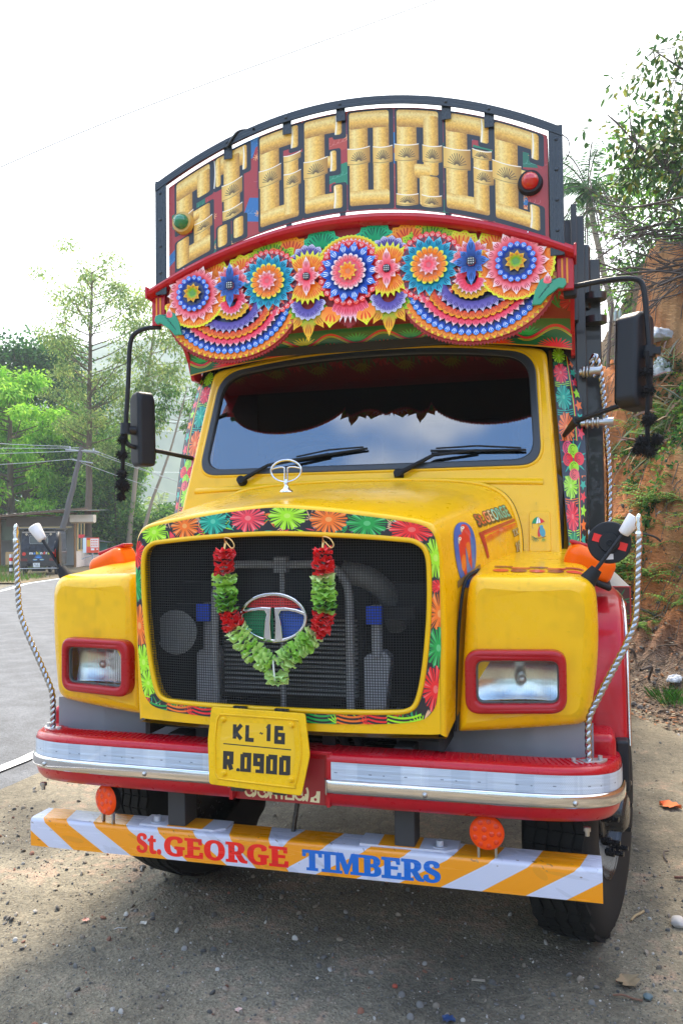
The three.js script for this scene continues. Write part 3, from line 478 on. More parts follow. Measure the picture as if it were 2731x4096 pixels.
// --- fenders with headlamps
for (const s of SIDES) {
  const pts = roundPoly([[0.627, 0.953], [0.666, 1.455], [0.684, 1.527], [1.118, 1.515], [1.128, 1.25], [1.088, 0.988]], [0.008, 0.05, 0.07, 0.085, 0.3, 0.05], 8);
  const lampHole = roundPoly([[0.69, 1.055], [0.995, 1.07], [0.998, 1.235], [0.692, 1.23]], 0.03, 4);
  const bow = (x, y, z) => [s * x, y + Math.max(0, -z - 0.1) * 0.075, z + (-0.045 - 0.085 * ((x - 0.62) / 0.48) ** 2) * sstep(z, -0.5, 0.0)];
  const shp = S2(denser(pts, 0.03)); shp.holes.push(P2(lampHole));
  // face and sides: own rounded rim
  const rim = (k) => { const cx = 0.87, cy = 1.24; return denser(pts, 0.02).map((p) => { const dx = p[0] - cx, dy = p[1] - cy, L = Math.hypot(dx, dy); return [p[0] - dx / L * k, p[1] - dy / L * k]; }); };
  const list = [], n0 = denser(pts, 0.02).length;
  const rings = [[0.055, 0], [0.034, -0.005], [0.016, -0.017], [0.004, -0.038], [0, -0.062], [0, -0.2], [0, -0.35], [0, -0.5]];
  const rr = rings.map(([k, z]) => rim(k).map((p) => bow(p[0], p[1], z)));
  const side = gridGeo(n0, rings.length - 1, (u, v) => rr[Math.round(v * (rings.length - 1))][Math.round(u * n0) % n0], (u, v) => [u * 3, v * 0.5]);
  const face = S2(rim(0.055)); face.holes.push(P2(denser(lampHole, 0.02)));
  const faceG = warp(new THREE.ShapeGeometry(face), (x, y) => bow(x, y, 0));
  const up = denser(pts, 0.03).filter((p) => p[1] > 1.16);
  const upper = gridGeo(up.length - 1, 6, (u, v) => { const p = up[Math.round(u * (up.length - 1))]; return bow(p[0], p[1], -0.5 - v * 0.62); }, (u, v) => [u * 2, v]);
  const fender = T('fender', [side, uvPlanar(faceG, 0, 1, 0.5, 1.5), upper], M.yellow);
  T('fender_gap_shade', tube([[s * 0.617, 0.958, -0.075], [s * 0.628, 1.2, -0.075], [s * 0.643, 1.40, -0.085], [s * 0.655, 1.50, -0.16], [s * 0.68, 1.53, -0.35]], 0.006, 40, 8), M.rubber);  // black tube standing in for the shade in the open hood-fender gap
  // headlamp
  const lamp = group('headlamp', truck);
  const lz = (x) => -0.045 - 0.085 * ((x - 0.62) / 0.48) ** 2;
  const fo = roundPoly([[0.664, 1.036], [1.012, 1.042], [1.012, 1.262], [0.664, 1.262]], 0.055, 8), fi = roundPoly([[0.703, 1.072], [0.985, 1.076], [0.985, 1.224], [0.703, 1.224]], 0.03, 6);
  const fs = S2(fo); fs.holes.push(P2(fi));
  const tilt = (g) => warp(g, (x, y, z) => [s * x, y, z + lz(x)]);
  mesh('lamp_frame', tilt(ext(fs, 0.035, 0.014, 5)), M.lampRed, lamp);
  const gi = S2(roundPoly([[0.697, 1.068], [0.99, 1.07], [0.99, 1.23], [0.697, 1.23]], 0.03, 6));
  gi.holes.push(P2(roundPoly([[0.708, 1.079], [0.979, 1.081], [0.979, 1.219], [0.708, 1.219]], 0.024, 6)));
  mesh('lamp_gasket', tilt(ext(gi, 0.012, 0.003).translate(0, 0, 0.006)), std(col(0.10, 0.11, 0.10), 0.7), lamp);
  const refl = gridGeo(28, 16, (u, v) => { const x = lerp(0.702, 0.985, u), y = lerp(1.072, 1.226, v), r = ((x - 0.845) / 0.15) ** 2, q = ((y - 1.149) / 0.1) ** 2; return [s * x, y, lz(x) - 0.085 * (1 - Math.min(1, (r + q) * 0.55)) - 0.008]; });
  mesh('reflector', refl, std(col(0.72, 0.74, 0.74), 0.22, 1), lamp);
  mesh('bulb_cap', [at(new THREE.SphereGeometry(0.017, 16, 12), s * 0.855, 1.145, lz(0.86) - 0.06), at(new THREE.CylinderGeometry(0.012, 0.014, 0.03, 14).rotateX(Math.PI / 2), s * 0.855, 1.145, lz(0.86) - 0.075)], std(col(0.7, 0.66, 0.62), 0.3, 0.6), lamp);
  const lensBump = M.lensBump || (M.lensBump = canvas(512, 128, (x, w, h) => { x.fillStyle = '#777'; x.fillRect(0, 0, w, h); for (let i = 0; i < 34; i++) { const g = x.createLinearGradient(i * 15, 0, i * 15 + 15, 0); g.addColorStop(0, '#333'); g.addColorStop(0.5, '#ddd'); g.addColorStop(1, '#333'); x.fillStyle = g; x.fillRect(i * 15, i % 5 === 0 ? 0 : 14, 15, i % 5 === 0 ? 128 : 96); } }, false));
  const lens = gridGeo(20, 12, (u, v) => { const x = lerp(0.703, 0.984, u), y = lerp(1.074, 1.224, v); return [s * x, y, lz(x) + 0.012 + 0.008 * (1 - (2 * u - 1) ** 2)]; });
  mesh('lamp_lens', lens, phys(col(0.9, 0.95, 0.93), 0.06, { transmission: 1, thickness: 0, bumpMap: lensBump, bumpScale: 0.010, ior: 1.5 }), lamp);
  // turn indicator on the shoulder of the fender
  const ind = group('turn_indicator', truck);
  const bodyG = new THREE.SphereGeometry(1, 24, 14, 0, Math.PI * 2, 0, Math.PI * 0.56);
  mesh('indicator_lens', at(new RoundedBoxGeometry(0.20, 0.12, 0.17, 5, 0.045), s * 1.105, 1.548, -0.62, 0.12, 0, -s * 0.42), M.amber, ind);
  mesh('indicator_cap', at(new RoundedBoxGeometry(0.15, 0.018, 0.09, 3, 0.008), s * 1.10, 1.616, -0.63, 0, 0, -s * 0.30), M.red, ind);
  mesh('indicator_gasket', at(new RoundedBoxGeometry(0.225, 0.024, 0.19, 4, 0.011), s * 1.083, 1.500, -0.615, 0.12, 0, -s * 0.42), M.rubber, ind);
  // painted dots and dashes on top of the fender
  if (s > 0) {
    const dash = canvas(512, 128, (x, w, h) => { x.clearRect(0, 0, w, h); for (let i = 0; i < 5; i++) { x.fillStyle = i % 2 ? '#8a2430' : '#d8342c'; x.beginPath(); x.ellipse(50 + i * 102, 92, 46, 30, 0, 0, 7); x.fill(); x.fillStyle = i % 2 ? '#d8342c' : '#8a2430'; x.fillRect(i * 102, i % 2 ? 26 : 2, 106, 26); } });
    T('fender_dots', gridGeo(20, 4, (u, v) => { const x = lerp(0.745, 1.08, u), z = lerp(-0.13, -0.34, v); return bow(x, 1.5305 - 0.0276 * (x - 0.684) - Math.max(0, x - 1.04) ** 2 * 5 - Math.max(0, 0.75 - x) ** 2 * 5, z); }), phys(0xffffff, 0.4, { map: dash, transparent: true, clearcoat: 0.4 }), fender);
  }
  // marker stalk: rubber boot, rod, disc with reflectors, white cup
  const stalk = group('fender_marker', truck);
  const A = V(s * 1.075, 1.475, -0.22), D = V(s * 0.185, 0.25, 0.0), pt = (k) => A.clone().addScaledVector(D, k).toArray();
  const dir = new THREE.Quaternion().setFromUnitVectors(V(0, 1, 0), D.clone().normalize());
  mesh('marker_boot', rod(pt(-0.02), pt(0.26), 0.037, 0.021, 20), M.rubber, stalk);
  mesh('marker_rod', rod(pt(0.2), pt(0.95), 0.0075, 0.0075, 10), M.plastic, stalk);
  mesh('marker_cup', new THREE.LatheGeometry([[0.006, 0.235], [0.020, 0.24], [0.025, 0.28], [0.028, 0.308], [0.026, 0.312], [0.0, 0.311]].map((p) => new THREE.Vector2(...p)), 20).applyQuaternion(dir).translate(A.x, A.y, A.z), M.white, stalk);
  const dm = new THREE.Matrix4().compose(s > 0 ? V(1.17, 1.635, -0.252) : V(-1.155, 1.625, -0.25), new THREE.Quaternion().setFromEuler(new THREE.Euler(0, s > 0 ? 0 : -1.05, 0)), V(1, 1, 1));
  mesh('disc_plate', [new THREE.CylinderGeometry(0.073, 0.073, 0.014, 40).rotateX(Math.PI / 2), new THREE.TorusGeometry(0.071, 0.007, 8, 40), new THREE.CylinderGeometry(0.035, 0.04, 0.012, 24).rotateX(Math.PI / 2).translate(0, 0, 0.01), new THREE.TorusGeometry(0.009, 0.003, 6, 16).translate(0, 0, 0.018)].map((g) => g.applyMatrix4(dm)), M.plastic, stalk);
  for (const [px, py, m] of [[-0.043, 0.018, M.redPatch], [0.046, -0.015, M.redPatch], [-0.002, -0.052, M.white]]) mesh('disc_patch', at(box(0.030, m === M.white ? 0.020 : 0.029, 0.002), px, py, 0.0095, 0, 0, m === M.white ? 0.03 : -0.3).applyMatrix4(dm), m, stalk);
}

// --- red wheel-arch flares with a bright edge strip
for (const s of SIDES) {
  const outer = [[-0.37, 0.84], [-0.40, 1.05], [-0.44, 1.22], [-0.51, 1.34], [-0.61, 1.405], [-0.76, 1.425], [-1.2, 1.42], [-1.4, 1.38], [-1.5, 1.2], [-1.55, 0.85]], inner = [[-1.42, 0.85], [-1.38, 1.0], [-1.2, 1.1], [-0.75, 1.13], [-0.62, 1.1], [-0.52, 1.0], [-0.48, 0.84]];
  const g = ext(S2([...outer, ...inner]), 0.115, 0.03, 5); // x=z', y
  warp(g, (x, y, z) => [s * (1.085 + z), y, x]);
  const flare = T('wheel_arch', creased(g, 0.7), M.red);
  T('arch_trim', tube([[s * 1.236, 0.86, -0.40], [s * 1.236, 1.05, -0.43], [s * 1.236, 1.2, -0.47], [s * 1.236, 1.31, -0.54], [s * 1.236, 1.372, -0.63], [s * 1.236, 1.392, -0.77], [s * 1.236, 1.39, -1.2]], 0.008, 60, 8), M.chrome, flare);
}
// splash panels below the fenders and dark works under the nose
for (const s of SIDES) {
  const w = gridGeo(24, 4, (u, v) => { const x = lerp(0.36, 1.10, u); return [s * x, lerp(0.99, 0.83, v), -0.17 - 0.10 * (1 - u) + 0.012 * (Math.exp(-(((u - 0.3) / 0.03) ** 2)) + Math.exp(-(((u - 0.72) / 0.03) ** 2)))]; });
  T('splash_panel', w, std(col(0.27, 0.28, 0.31), 0.5, 0.2));
}
T('chassis_rail', [box(0.09, 0.24, 6.4, -0.42, 0.78, -3.5), box(0.09, 0.24, 6.4, 0.42, 0.78, -3.5), box(0.95, 0.16, 0.1, 0, 0.75, -0.3), box(0.95, 0.2, 0.1, 0, 0.75, -1.6), box(1.3, 0.3, 0.05, 0, 0.83, -0.42)], M.black);
T('axle', [rod([-0.85, 0.5, -0.75], [1.0, 0.5, -0.75], 0.06, 0.06, 12), box(0.12, 0.12, 0.2, -0.42, 0.58, -0.75), box(0.12, 0.12, 0.2, 0.42, 0.58, -0.75)], M.black);
T('sump', [box(0.34, 0.22, 0.5, 0.05, 0.66, -0.75, 0.04)], M.black);
T('hose', [tube([[0.17, 0.99, -0.1], [0.18, 0.9, -0.12], [0.21, 0.82, -0.16]], 0.016, 20, 8), tube([[0.225, 0.99, -0.1], [0.235, 0.9, -0.12], [0.27, 0.82, -0.17]], 0.016, 20, 8), tube([[-0.34, 0.99, -0.08], [-0.3, 0.92, -0.06], [-0.28, 0.84, -0.1]], 0.008, 20, 6)], M.plastic);
T('tow_hook', [box(0.05, 0.14, 0.03, 0.16, 0.9, -0.02), tube([[0.12, 0.975, 0.0], [0.12, 0.99, 0.02], [0.2, 0.99, 0.02], [0.2, 0.965, 0.0]], 0.004, 20, 6)], M.plastic);
T('pipe', [rod([0.0, 0.66, -0.12], [-0.015, 0.53, -0.1], 0.009, 0.009, 8)], M.black);

// --- wheels
function makeWheel(parent) {
  const w = group('wheel', parent);
  const prof = [[0.27, -0.115], [0.30, -0.125], [0.38, -0.14], [0.45, -0.135], [0.485, -0.118], [0.497, -0.095], [0.500, 0], [0.497, 0.095], [0.485, 0.118], [0.45, 0.135], [0.38, 0.14], [0.30, 0.125], [0.27, 0.115]];
  const tyre = new THREE.LatheGeometry(prof.map((p) => new THREE.Vector2(...p)), 96).rotateZ(-Math.PI / 2);
  const tyreM = phys(col(0.013, 0.013, 0.013), 0.85, { specularIntensity: 0.6 });
  const t = mesh('tyre', tyre, tyreM, w);
  // ribs of tread: zigzag blocks standing on the carcass
  const ribs = [];
  const N = 56;
  for (const [x0, x1] of [[-0.108, -0.07], [-0.06, -0.022], [-0.012, 0.026], [0.036, 0.072], [0.08, 0.11]]) for (let i = 0; i < N; i++) {
    const a0 = i / N * Math.PI * 2, a1 = (i + 0.93) / N * Math.PI * 2, zz = (i % 2 ? 1 : -1) * 0.006;
    const r0 = 0.49, r1 = 0.511 - (Math.abs(x0 + x1) > 0.16 ? 0.006 : 0);
    const q = (x, r, a) => [x, Math.cos(a) * r, Math.sin(a) * r];
    const b = new THREE.BufferGeometry(); const P = [q(x0 + zz, r0, a0), q(x1 + zz, r0, a0), q(x1 - zz, r0, a1), q(x0 - zz, r0, a1), q(x0 + zz, r1, a0), q(x1 + zz, r1, a0), q(x1 - zz, r1, a1), q(x0 - zz, r1, a1)];
    const f = [4, 5, 6, 4, 6, 7, 0, 4, 7, 0, 7, 3, 1, 2, 6, 1, 6, 5, 0, 1, 5, 0, 5, 4, 3, 7, 6, 3, 6, 2];
    b.setAttribute('position', new THREE.Float32BufferAttribute(f.flatMap((k) => P[k]), 3)); b.computeVertexNormals(); ribs.push(b);
  }
  kind(mesh('tyre_tread', ribs, tyreM, w), 'stuff');
  mesh('rim', [new THREE.LatheGeometry([[0.275, 0.12], [0.265, 0.10], [0.25, 0.03], [0.2, -0.01], [0.13, 0.01], [0.125, 0.06]].map((p) => new THREE.Vector2(...p)), 48).rotateZ(-Math.PI / 2)], M.black, w);
  mesh('wheel_disc', [new THREE.CylinderGeometry(0.285, 0.285, 0.02, 40).rotateZ(Math.PI / 2).translate(-0.02, 0, 0)], M.black, w);
  mesh('hub', [new THREE.LatheGeometry([[0.13, 0.0], [0.128, 0.09], [0.11, 0.105], [0.085, 0.11], [0.08, 0.17], [0.06, 0.185], [0, 0.187]].map((p) => new THREE.Vector2(...p)), 32).rotateZ(-Math.PI / 2)], M.black, w);
  for (let k = 0; k < 10; k++) { const a = k / 10 * Math.PI * 2 + 0.2; mesh('wheel_nut', [new THREE.CylinderGeometry(0.017, 0.017, 0.035, 6).rotateZ(Math.PI / 2).translate(0.125, 0, 0), new THREE.CylinderGeometry(0.010, 0.010, 0.075, 10).rotateZ(Math.PI / 2).translate(0.14, 0, 0)].map((g) => g.translate(0, Math.cos(a) * 0.165, Math.sin(a) * 0.165)), M.black, w); }
  return w;
}
const wheel = makeWheel(truck); wheel.position.set(1.06, 0.508, -0.75); wheel.rotation.y = -0.22;
const addWheel = (x, z, flip) => { const c = wheel.clone(); c.name = numbered('wheel'); truck.add(c); c.position.set(x, 0.508, z); c.rotation.y = flip ? Math.PI : 0; };
addWheel(-0.80, -0.93, true); truck.children[truck.children.length - 1].rotation.y = Math.PI - 0.25; addWheel(0.9, -5.0, false); addWheel(-0.9, -5.0, true);

// --- bumper
const bumpPath = [[0.185, 0.10], [0.4, 0.097], [0.65, 0.085], [0.85, 0.062], [0.98, 0.03], [1.08, -0.02], [1.145, -0.08], [1.18, -0.15], [1.195, -0.24], [1.197, -0.32]];
const bumpCurve = curve(bumpPath.map((p) => [p[0], 0, p[1]]));
function bumpFrame(t) { const p = bumpCurve.getPointAt(t), d = bumpCurve.getTangentAt(t); return [p, V(-d.z, 0, d.x)]; } // outward normal
const bumpLift = (x) => 0.034 * (1 - (x / 1.2) ** 4);
function bumpSweep(prof, s, n = 60, t0 = 0, t1 = 1) { return gridGeo(n, prof.length - 1, (u, v) => { const [p, nn] = bumpFrame(lerp(t0, t1, u)), k = prof[Math.round(v * (prof.length - 1))]; return [s * (p.x + nn.x * k[0]), k[1] + bumpLift(p.x), p.z + nn.z * k[0]]; }, (u, v) => [u * 2, v * 0.6]); }
const bumper = group('bumper', truck); M.markerLens = phys(col(0.95, 0.075, 0.004), 0.35, { specularIntensity: 0.4 });
for (const s of SIDES) {
  const wing = bumpSweep([[-0.12, 0.80], [-0.125, 0.855], [-0.12, 0.862], [-0.02, 0.86], [-0.004, 0.852], [0.002, 0.835], [0.002, 0.725], [0, 0.71], [-0.006, 0.69], [-0.02, 0.672], [-0.04, 0.668], [-0.042, 0.70]], s);
  const cap = [];
  mesh('bumper_wing', [wing], M.red, bumper);
  const ribs = []; for (let i = 0; i < 46; i++) { const t = 0.02 + i / 46 * 0.9, [p, nn] = bumpFrame(t), a = V(p.x, 0, p.z).addScaledVector(nn, -0.035), b = V(p.x, 0, p.z).addScaledVector(nn, -0.105); ribs.push(rod([s * a.x, 0.8605 + bumpLift(p.x), a.z], [s * b.x, 0.8625 + bumpLift(p.x), b.z], 0.004, 0.004, 5)); }
  kind(mesh('tread_ribs', ribs, M.red, bumper), 'stuff');
  mesh('inner_end', [box(0.012, 0.19, 0.12, s * 0.187, 0.799, 0.038)], M.red, bumper);
  const tapeM = M.tape || (M.tape = phys(0xffffff, 0.35, { map: canvas(1024, 64, (x, w, h) => { x.fillStyle = '#b2c0d0'; x.fillRect(0, 0, w, h); const R = rng(6); for (let i = 0; i < 26; i++) { x.fillStyle = i % 2 ? 'rgba(226,234,244,0.35)' : 'rgba(178,192,208,0.25)'; x.fillRect(R() * w, 0, 30 + R() * 60, h); } x.fillStyle = 'rgba(40,50,70,0.5)'; for (let i = 0; i < 10; i++) { x.fillRect(20 + i * 104, 36, 9, 4); if (i % 2) x.fillRect(62 + i * 104, 37, 5, 4); } x.strokeStyle = 'rgba(120,140,170,0.25)'; x.lineWidth = 1; for (let i = 0; i < 300; i++) { x.beginPath(); x.moveTo(i * 6 - 100, 0); x.lineTo(i * 6 - 60, h); x.stroke(); x.beginPath(); x.moveTo(i * 6, 0); x.lineTo(i * 6 - 40, h); x.stroke(); } x.fillStyle = '#a81422'; x.beginPath(); x.moveTo(930, 0); x.lineTo(960, 0); x.lineTo(945, 22); x.fill(); }), bumpMap: waveBump, bumpScale: 0.002, clearcoat: 0.6, metalness: 0.1 }));
  mesh('reflective_tape', ((g) => { const a = g.attributes.uv; for (let i = 0; i < a.count; i++) a.setXY(i, a.getX(i) * 0.48 + 0.01, 1 - a.getY(i) / 0.6); return g; })(bumpSweep([[0.0045, 0.834], [0.0045, 0.772]], s, 60, 0.012, 0.96)), tapeM, bumper);
  mesh('chrome_strip', bumpSweep([[0.0, 0.772], [0.010, 0.770], [0.016, 0.762], [0.016, 0.733], [0.010, 0.724], [0.0, 0.722]], s, 60, s > 0 ? 0.0 : 0.0, 0.97), M.chrome, bumper);
  mesh('strip_end', at(box(0.004, 0.052, 0.03, 0, 0, 0, 0.001), s * 0.181, 0.781, 0.108, 0, s * 0.4, 0), M.steel, bumper);
  for (const t of [0.28, 0.68]) { const [p, nn] = bumpFrame(t); mesh('bolt', at(new THREE.SphereGeometry(0.0095, 10, 8), s * (p.x + nn.x * 0.016), 0.744 + bumpLift(p.x), p.z + nn.z * 0.016), M.steel, bumper); }
  mesh('end_bracket', [box(0.05, 0.19, 0.1, s * 1.205, 0.80, -0.37, 0.012)], M.plastic, bumper);
  mesh('bumper_foot', [box(0.12, 0.10, 0.20, s * 1.12, 0.885, -0.33, 0.03)], M.red, bumper);
  mesh('drop_bolt', [cyl(0.008, 0.008, 0.03, 8, s * 1.07, 0.655, -0.02), cyl(0.014, 0.014, 0.012, 6, s * 1.07, 0.663, -0.02)], M.steel, bumper);
}
const malT = canvas(512, 256, (x, w, h) => {
  x.fillStyle = '#9c1420'; x.fillRect(0, 0, w, h);
  x.strokeStyle = '#e8dcae'; x.lineWidth = 13; x.lineCap = 'butt';
  const y0 = 166, y1 = 242, arc = (cx, r, a, b) => { x.beginPath(); x.arc(cx, y1 - r - 6, r, a, b); x.stroke(); };
  // the lower halves of rounded letters show below the plate
  const loop = (cx) => { arc(cx, 24, 0.1, 3.3); x.beginPath(); x.moveTo(cx + 14, y1 - 70); x.lineTo(cx + 14, y1 - 30); x.stroke(); x.beginPath(); x.arc(cx + 12, y1 - 30, 26, -0.4, 1.4); x.stroke(); };
  loop(60); loop(138);
  x.beginPath(); x.moveTo(188, y0); x.lineTo(188, y1); x.moveTo(188, y1 - 24); x.quadraticCurveTo(226, y1 - 40, 224, y1); x.stroke();
  x.beginPath(); x.moveTo(256, y0); x.lineTo(256, y1); x.stroke();
  x.beginPath(); x.moveTo(282, y0); x.lineTo(282, y1 - 6); x.lineTo(326, y1 - 6); x.lineTo(326, y0); x.stroke();
  loop(362); x.beginPath(); x.moveTo(404, y1); x.quadraticCurveTo(420, y0 + 20, 404, y0); x.stroke();
  x.fillStyle = '#e8dcae'; x.beginPath(); x.moveTo(424, y1 + 2); x.lineTo(480, y1 + 4); x.lineTo(486, y1 - 62); x.lineTo(462, y1 - 60); x.quadraticCurveTo(466, y1 - 30, 430, y1 - 24); x.fill();
  x.fillStyle = '#9c1420'; x.beginPath(); x.arc(456, y1 - 14, 8, 0, 7); x.fill();
});
mesh('bumper_centre', [box(0.37, 0.19, 0.03, 0, 0.792, 0.05, 0.006), box(0.40, 0.014, 0.12, 0, 0.891, 0.03, 0.004), box(0.012, 0.17, 0.02, -0.19, 0.79, 0.072), box(0.012, 0.17, 0.02, 0.19, 0.79, 0.072)], M.red, bumper);
mesh('painted_lettering', gridGeo(2, 2, (u, v) => [lerp(-0.165, 0.165, u), lerp(0.700, 0.865, v), 0.0665]), phys(0xffffff, 0.5, { map: malT, clearcoat: 0.3 }), bumper);
{ // bumper plan is open behind: dark back plate
  mesh('bumper_back', [box(2.1, 0.12, 0.02, 0, 0.74, -0.16)], M.black, bumper);
}
// number plate
{
  const np = group('number_plate', truck, [-0.055, 0.905, 0.158]); np.rotation.set(-0.06, 0, -0.012);
  const out = [[-0.183, 0.146], [0.176, 0.143], [0.196, 0.0], [0.168, -0.142], [-0.183, -0.13], [-0.194, 0.028]];
  mesh('plate_sheet', uvPlanar(ext(S2(roundPoly(out, 0.012)), 0.004, 0.003, 2), -0.2, 0.2, -0.15, 0.15), M.plateYellow, np);
  const inn = roundPoly([[-0.158, 0.122], [0.152, 0.12], [0.166, 0.0], [0.146, -0.116], [-0.158, -0.106], [-0.164, 0.02]], 0.03);
  mesh('plate_bead', tube(inn.filter((_, i) => i % 2 === 0).map((p) => [p[0], p[1], 0.0075]), 0.0042, 120, 6, true), M.plateYellow, np);
  const txt = S2(roundPoly([[-0.135, 0.098], [0.133, 0.098], [0.145, 0.0], [0.133, -0.075], [-0.137, -0.075], [-0.145, 0.02]], 0.02));
  mesh('plate_print', uvPlanar(new THREE.ShapeGeometry(txt), -0.155, 0.155, -0.095, 0.112).translate(0, 0, 0.0085), phys(0xffffff, 0.45, { map: plateTex, clearcoat: 0.3 }), np);
  for (const [bx, by] of [[-0.133, 0.104], [0.128, 0.1], [-0.125, -0.086], [0.13, -0.088]]) mesh('plate_bolt', [at(new THREE.SphereGeometry(0.012, 14, 8, 0, 7, 0, 1.57).rotateX(Math.PI / 2), bx, by, 0.006), at(new THREE.CylinderGeometry(0.006, 0.007, 0.008, 6).rotateX(Math.PI / 2), bx, by, 0.018)], M.plateYellow, np);
  mesh('plate_bracket', [box(0.05, 0.3, 0.02, -0.08, 0, -0.02), box(0.05, 0.3, 0.02, 0.08, 0, -0.02), box(0.2, 0.03, 0.1, 0, -0.05, -0.06)], M.black, np);
}
// striped bar hung below the bumper
{
  const bar = group('striped_bar', truck, [0, 0.476, -0.064]); bar.rotation.z = 0.004;
  const p = [[0.062, -0.056], [0.064, 0.042], [0.058, 0.054], [0.046, 0.058], [-0.06, 0.058]], vv = [0, 0.5, 0.54, 0.58, 1];
  const skin = gridGeo(60, 4, (u, v) => { const k = p[Math.round(v * 4)], x = lerp(-1.117, 1.117, u); return [x, k[1] + 0.012 * Math.sin((u) * Math.PI) * 0, k[0]]; }, (u, v) => [lerp(0.0013, 0.9987, u), vv[Math.round(v * 4)]]);
  mesh('bar_face', skin, phys(0xffffff, 0.42, { map: barTex, roughnessMap: grimeRough, clearcoat: 0.35, clearcoatRoughness: 0.2 }), bar);
  mesh('bar_back', [gridGeo(20, 2, (u, v) => [lerp(-1.117, 1.117, u), [0.058, -0.056, -0.056][Math.round(v * 2)], [-0.06, -0.06, 0.062][Math.round(v * 2)]])], M.greyPaint, bar);
  for (const s of SIDES) mesh('bar_end', [new THREE.ShapeGeometry(S2([[-0.06, -0.056], [0.062, -0.056], [0.064, 0.042], [0.058, 0.054], [0.046, 0.058], [-0.06, 0.058]])).rotateY(-Math.PI / 2).translate(s * 1.1165, 0, 0)], M.greyPaint, bar);
  for (const [x0, s] of [[-0.455, -1], [0.445, 1]]) {
    const orange = std(col(0.86, 0.32, 0.005), 0.5), shp = S2([[-0.185, -0.05], [0.15, -0.05], [0.19, -0.02], [0.19, 0.06], [-0.19, 0.06], [-0.19, -0.02]].map((q) => [q[0] * 0.95, q[1]]));
    mesh('bar_bracket', at(ext(shp, 0.006, 0.001).rotateX(-Math.PI / 2), x0, 0.0590, -0.006), phys(0xffffff, 0.45, { color: col(0.55, 0.57, 0.66), clearcoat: 0.3 }), bar);
    mesh('bracket_stripe', at(box(0.15, 0.0012, 0.107), x0 + (s < 0 ? 0.02 : -0.03), 0.0668, -0.008), orange, bar);
    const bx = x0 + s * 0.115;
    mesh('bracket_bolt', [cyl(0.027, 0.027, 0.004, 20, bx, 0.068, 0.006), cyl(0.015, 0.015, 0.02, 6, bx, 0.079, 0.006)], std(col(0.5, 0.52, 0.58), 0.5, 0.4), bar);
    T('bar_post', [box(0.075, 0.36, 0.105, s < 0 ? -0.472 : 0.436, 0.72, -0.078, 0.006)], std(col(0.035, 0.037, 0.042), 0.6));
  }
}
// round amber marker lamps standing on the bar
for (const [x, rr] of [[-0.772, -0.35], [0.733, 0.04]]) {
  const lamp = group('marker_lamp', truck, [x, 0.625, -0.01]); lamp.rotation.y = rr;
  mesh('marker_lens', new THREE.LatheGeometry([[0, 0.014], [0.04, 0.0135], [0.055, 0.010], [0.0605, 0]].map((p) => new THREE.Vector2(...p)), 40).rotateX(Math.PI / 2), M.markerLens, lamp);
  mesh('marker_back', new THREE.CylinderGeometry(0.06, 0.055, 0.03, 40).rotateX(Math.PI / 2).translate(0, 0, -0.0155), M.rubber, lamp);
  for (let k = 0; k < 12; k++) { const a = k * 0.698, r = k < 9 ? 0.041 : 0.017, an = k < 9 ? a : k * 2.094; mesh('marker_cell', at(new THREE.SphereGeometry(0.0085, 10, 6), Math.cos(an) * r, Math.sin(an) * r, k < 9 ? 0.012 : 0.0135, 0, 0, 0, [1.15, 1.15, 0.3]), M.amberDot, lamp); }
  mesh('marker_bracket', [box(0.008, 0.05, 0.012, -0.03, -0.068, -0.01), box(0.008, 0.05, 0.012, 0.03, -0.068, -0.01)], M.steel, lamp);
}
// twisted chrome guide rods standing on the bumper ends
function twistGeo(pts, r, turns, n, lobes = 3) {
  const c = curve(pts, false, 0.35), fr = c.computeFrenetFrames(n), L = 20, ref = V(0, 0, 1);
  return gridGeo(L, n, (u, v) => {
    const i = Math.round(v * n), p = c.getPointAt(i / n), t = c.getTangentAt(i / n); let nrm = ref.clone().addScaledVector(t, -ref.dot(t)); if (nrm.lengthSq() < 1e-3) nrm = V(1, 0, 0); nrm.normalize(); const b = t.clone().cross(nrm);
    const a = u * Math.PI * 2, tw = v * turns * Math.PI * 2, rad = r * (0.78 + 0.3 * Math.abs(Math.cos((a - tw) * lobes / 2)));
    return p.addScaledVector(nrm, Math.cos(a) * rad).addScaledVector(b, Math.sin(a) * rad).toArray();
  });
}
for (const s of SIDES) {
  const g = group('guide_rod', truck);
  const pts = [[s * 1.082, 0.868, -0.1], [s * 1.08, 0.95, -0.1], [s * 1.087, 1.03, -0.1], [s * 1.14, 1.14, -0.1], [s * 1.212, 1.28, -0.1], [s * 1.245, 1.37, -0.1], [s * 1.255, 1.5, -0.1], [s * 1.262, 1.66, -0.1]];
  mesh('rod_shaft', twistGeo(pts, 0.0118, 17, 480, 2), M.rod, g);
  mesh('rod_tip', new THREE.LatheGeometry([[0.012, 0], [0.014, 0.004], [0.012, 0.01], [0.014, 0.014], [0.008, 0.025], [0.013, 0.045], [0.008, 0.058], [0.011, 0.068], [0.006, 0.08], [0, 0.082]].map((p) => new THREE.Vector2(...p)), 16).translate(s * 1.262, 1.655, -0.1), M.chrome, g);
  mesh('rod_foot', [at(ext(roundPoly2([[-0.085, 0], [-0.05, -0.022], [0.05, -0.022], [0.085, 0], [0.05, 0.022], [-0.05, 0.022]], 0.01), 0.007, 0.001).rotateX(-Math.PI / 2), s * 1.075, 0.866, -0.1, 0, s * 0.55, 0), cyl(0.009, 0.009, 0.016, 6, s * 1.03, 0.879, -0.073), cyl(0.009, 0.009, 0.016, 6, s * 1.12, 0.879, -0.127)], std(col(0.5, 0.5, 0.5), 0.4, 0.7), g);
}
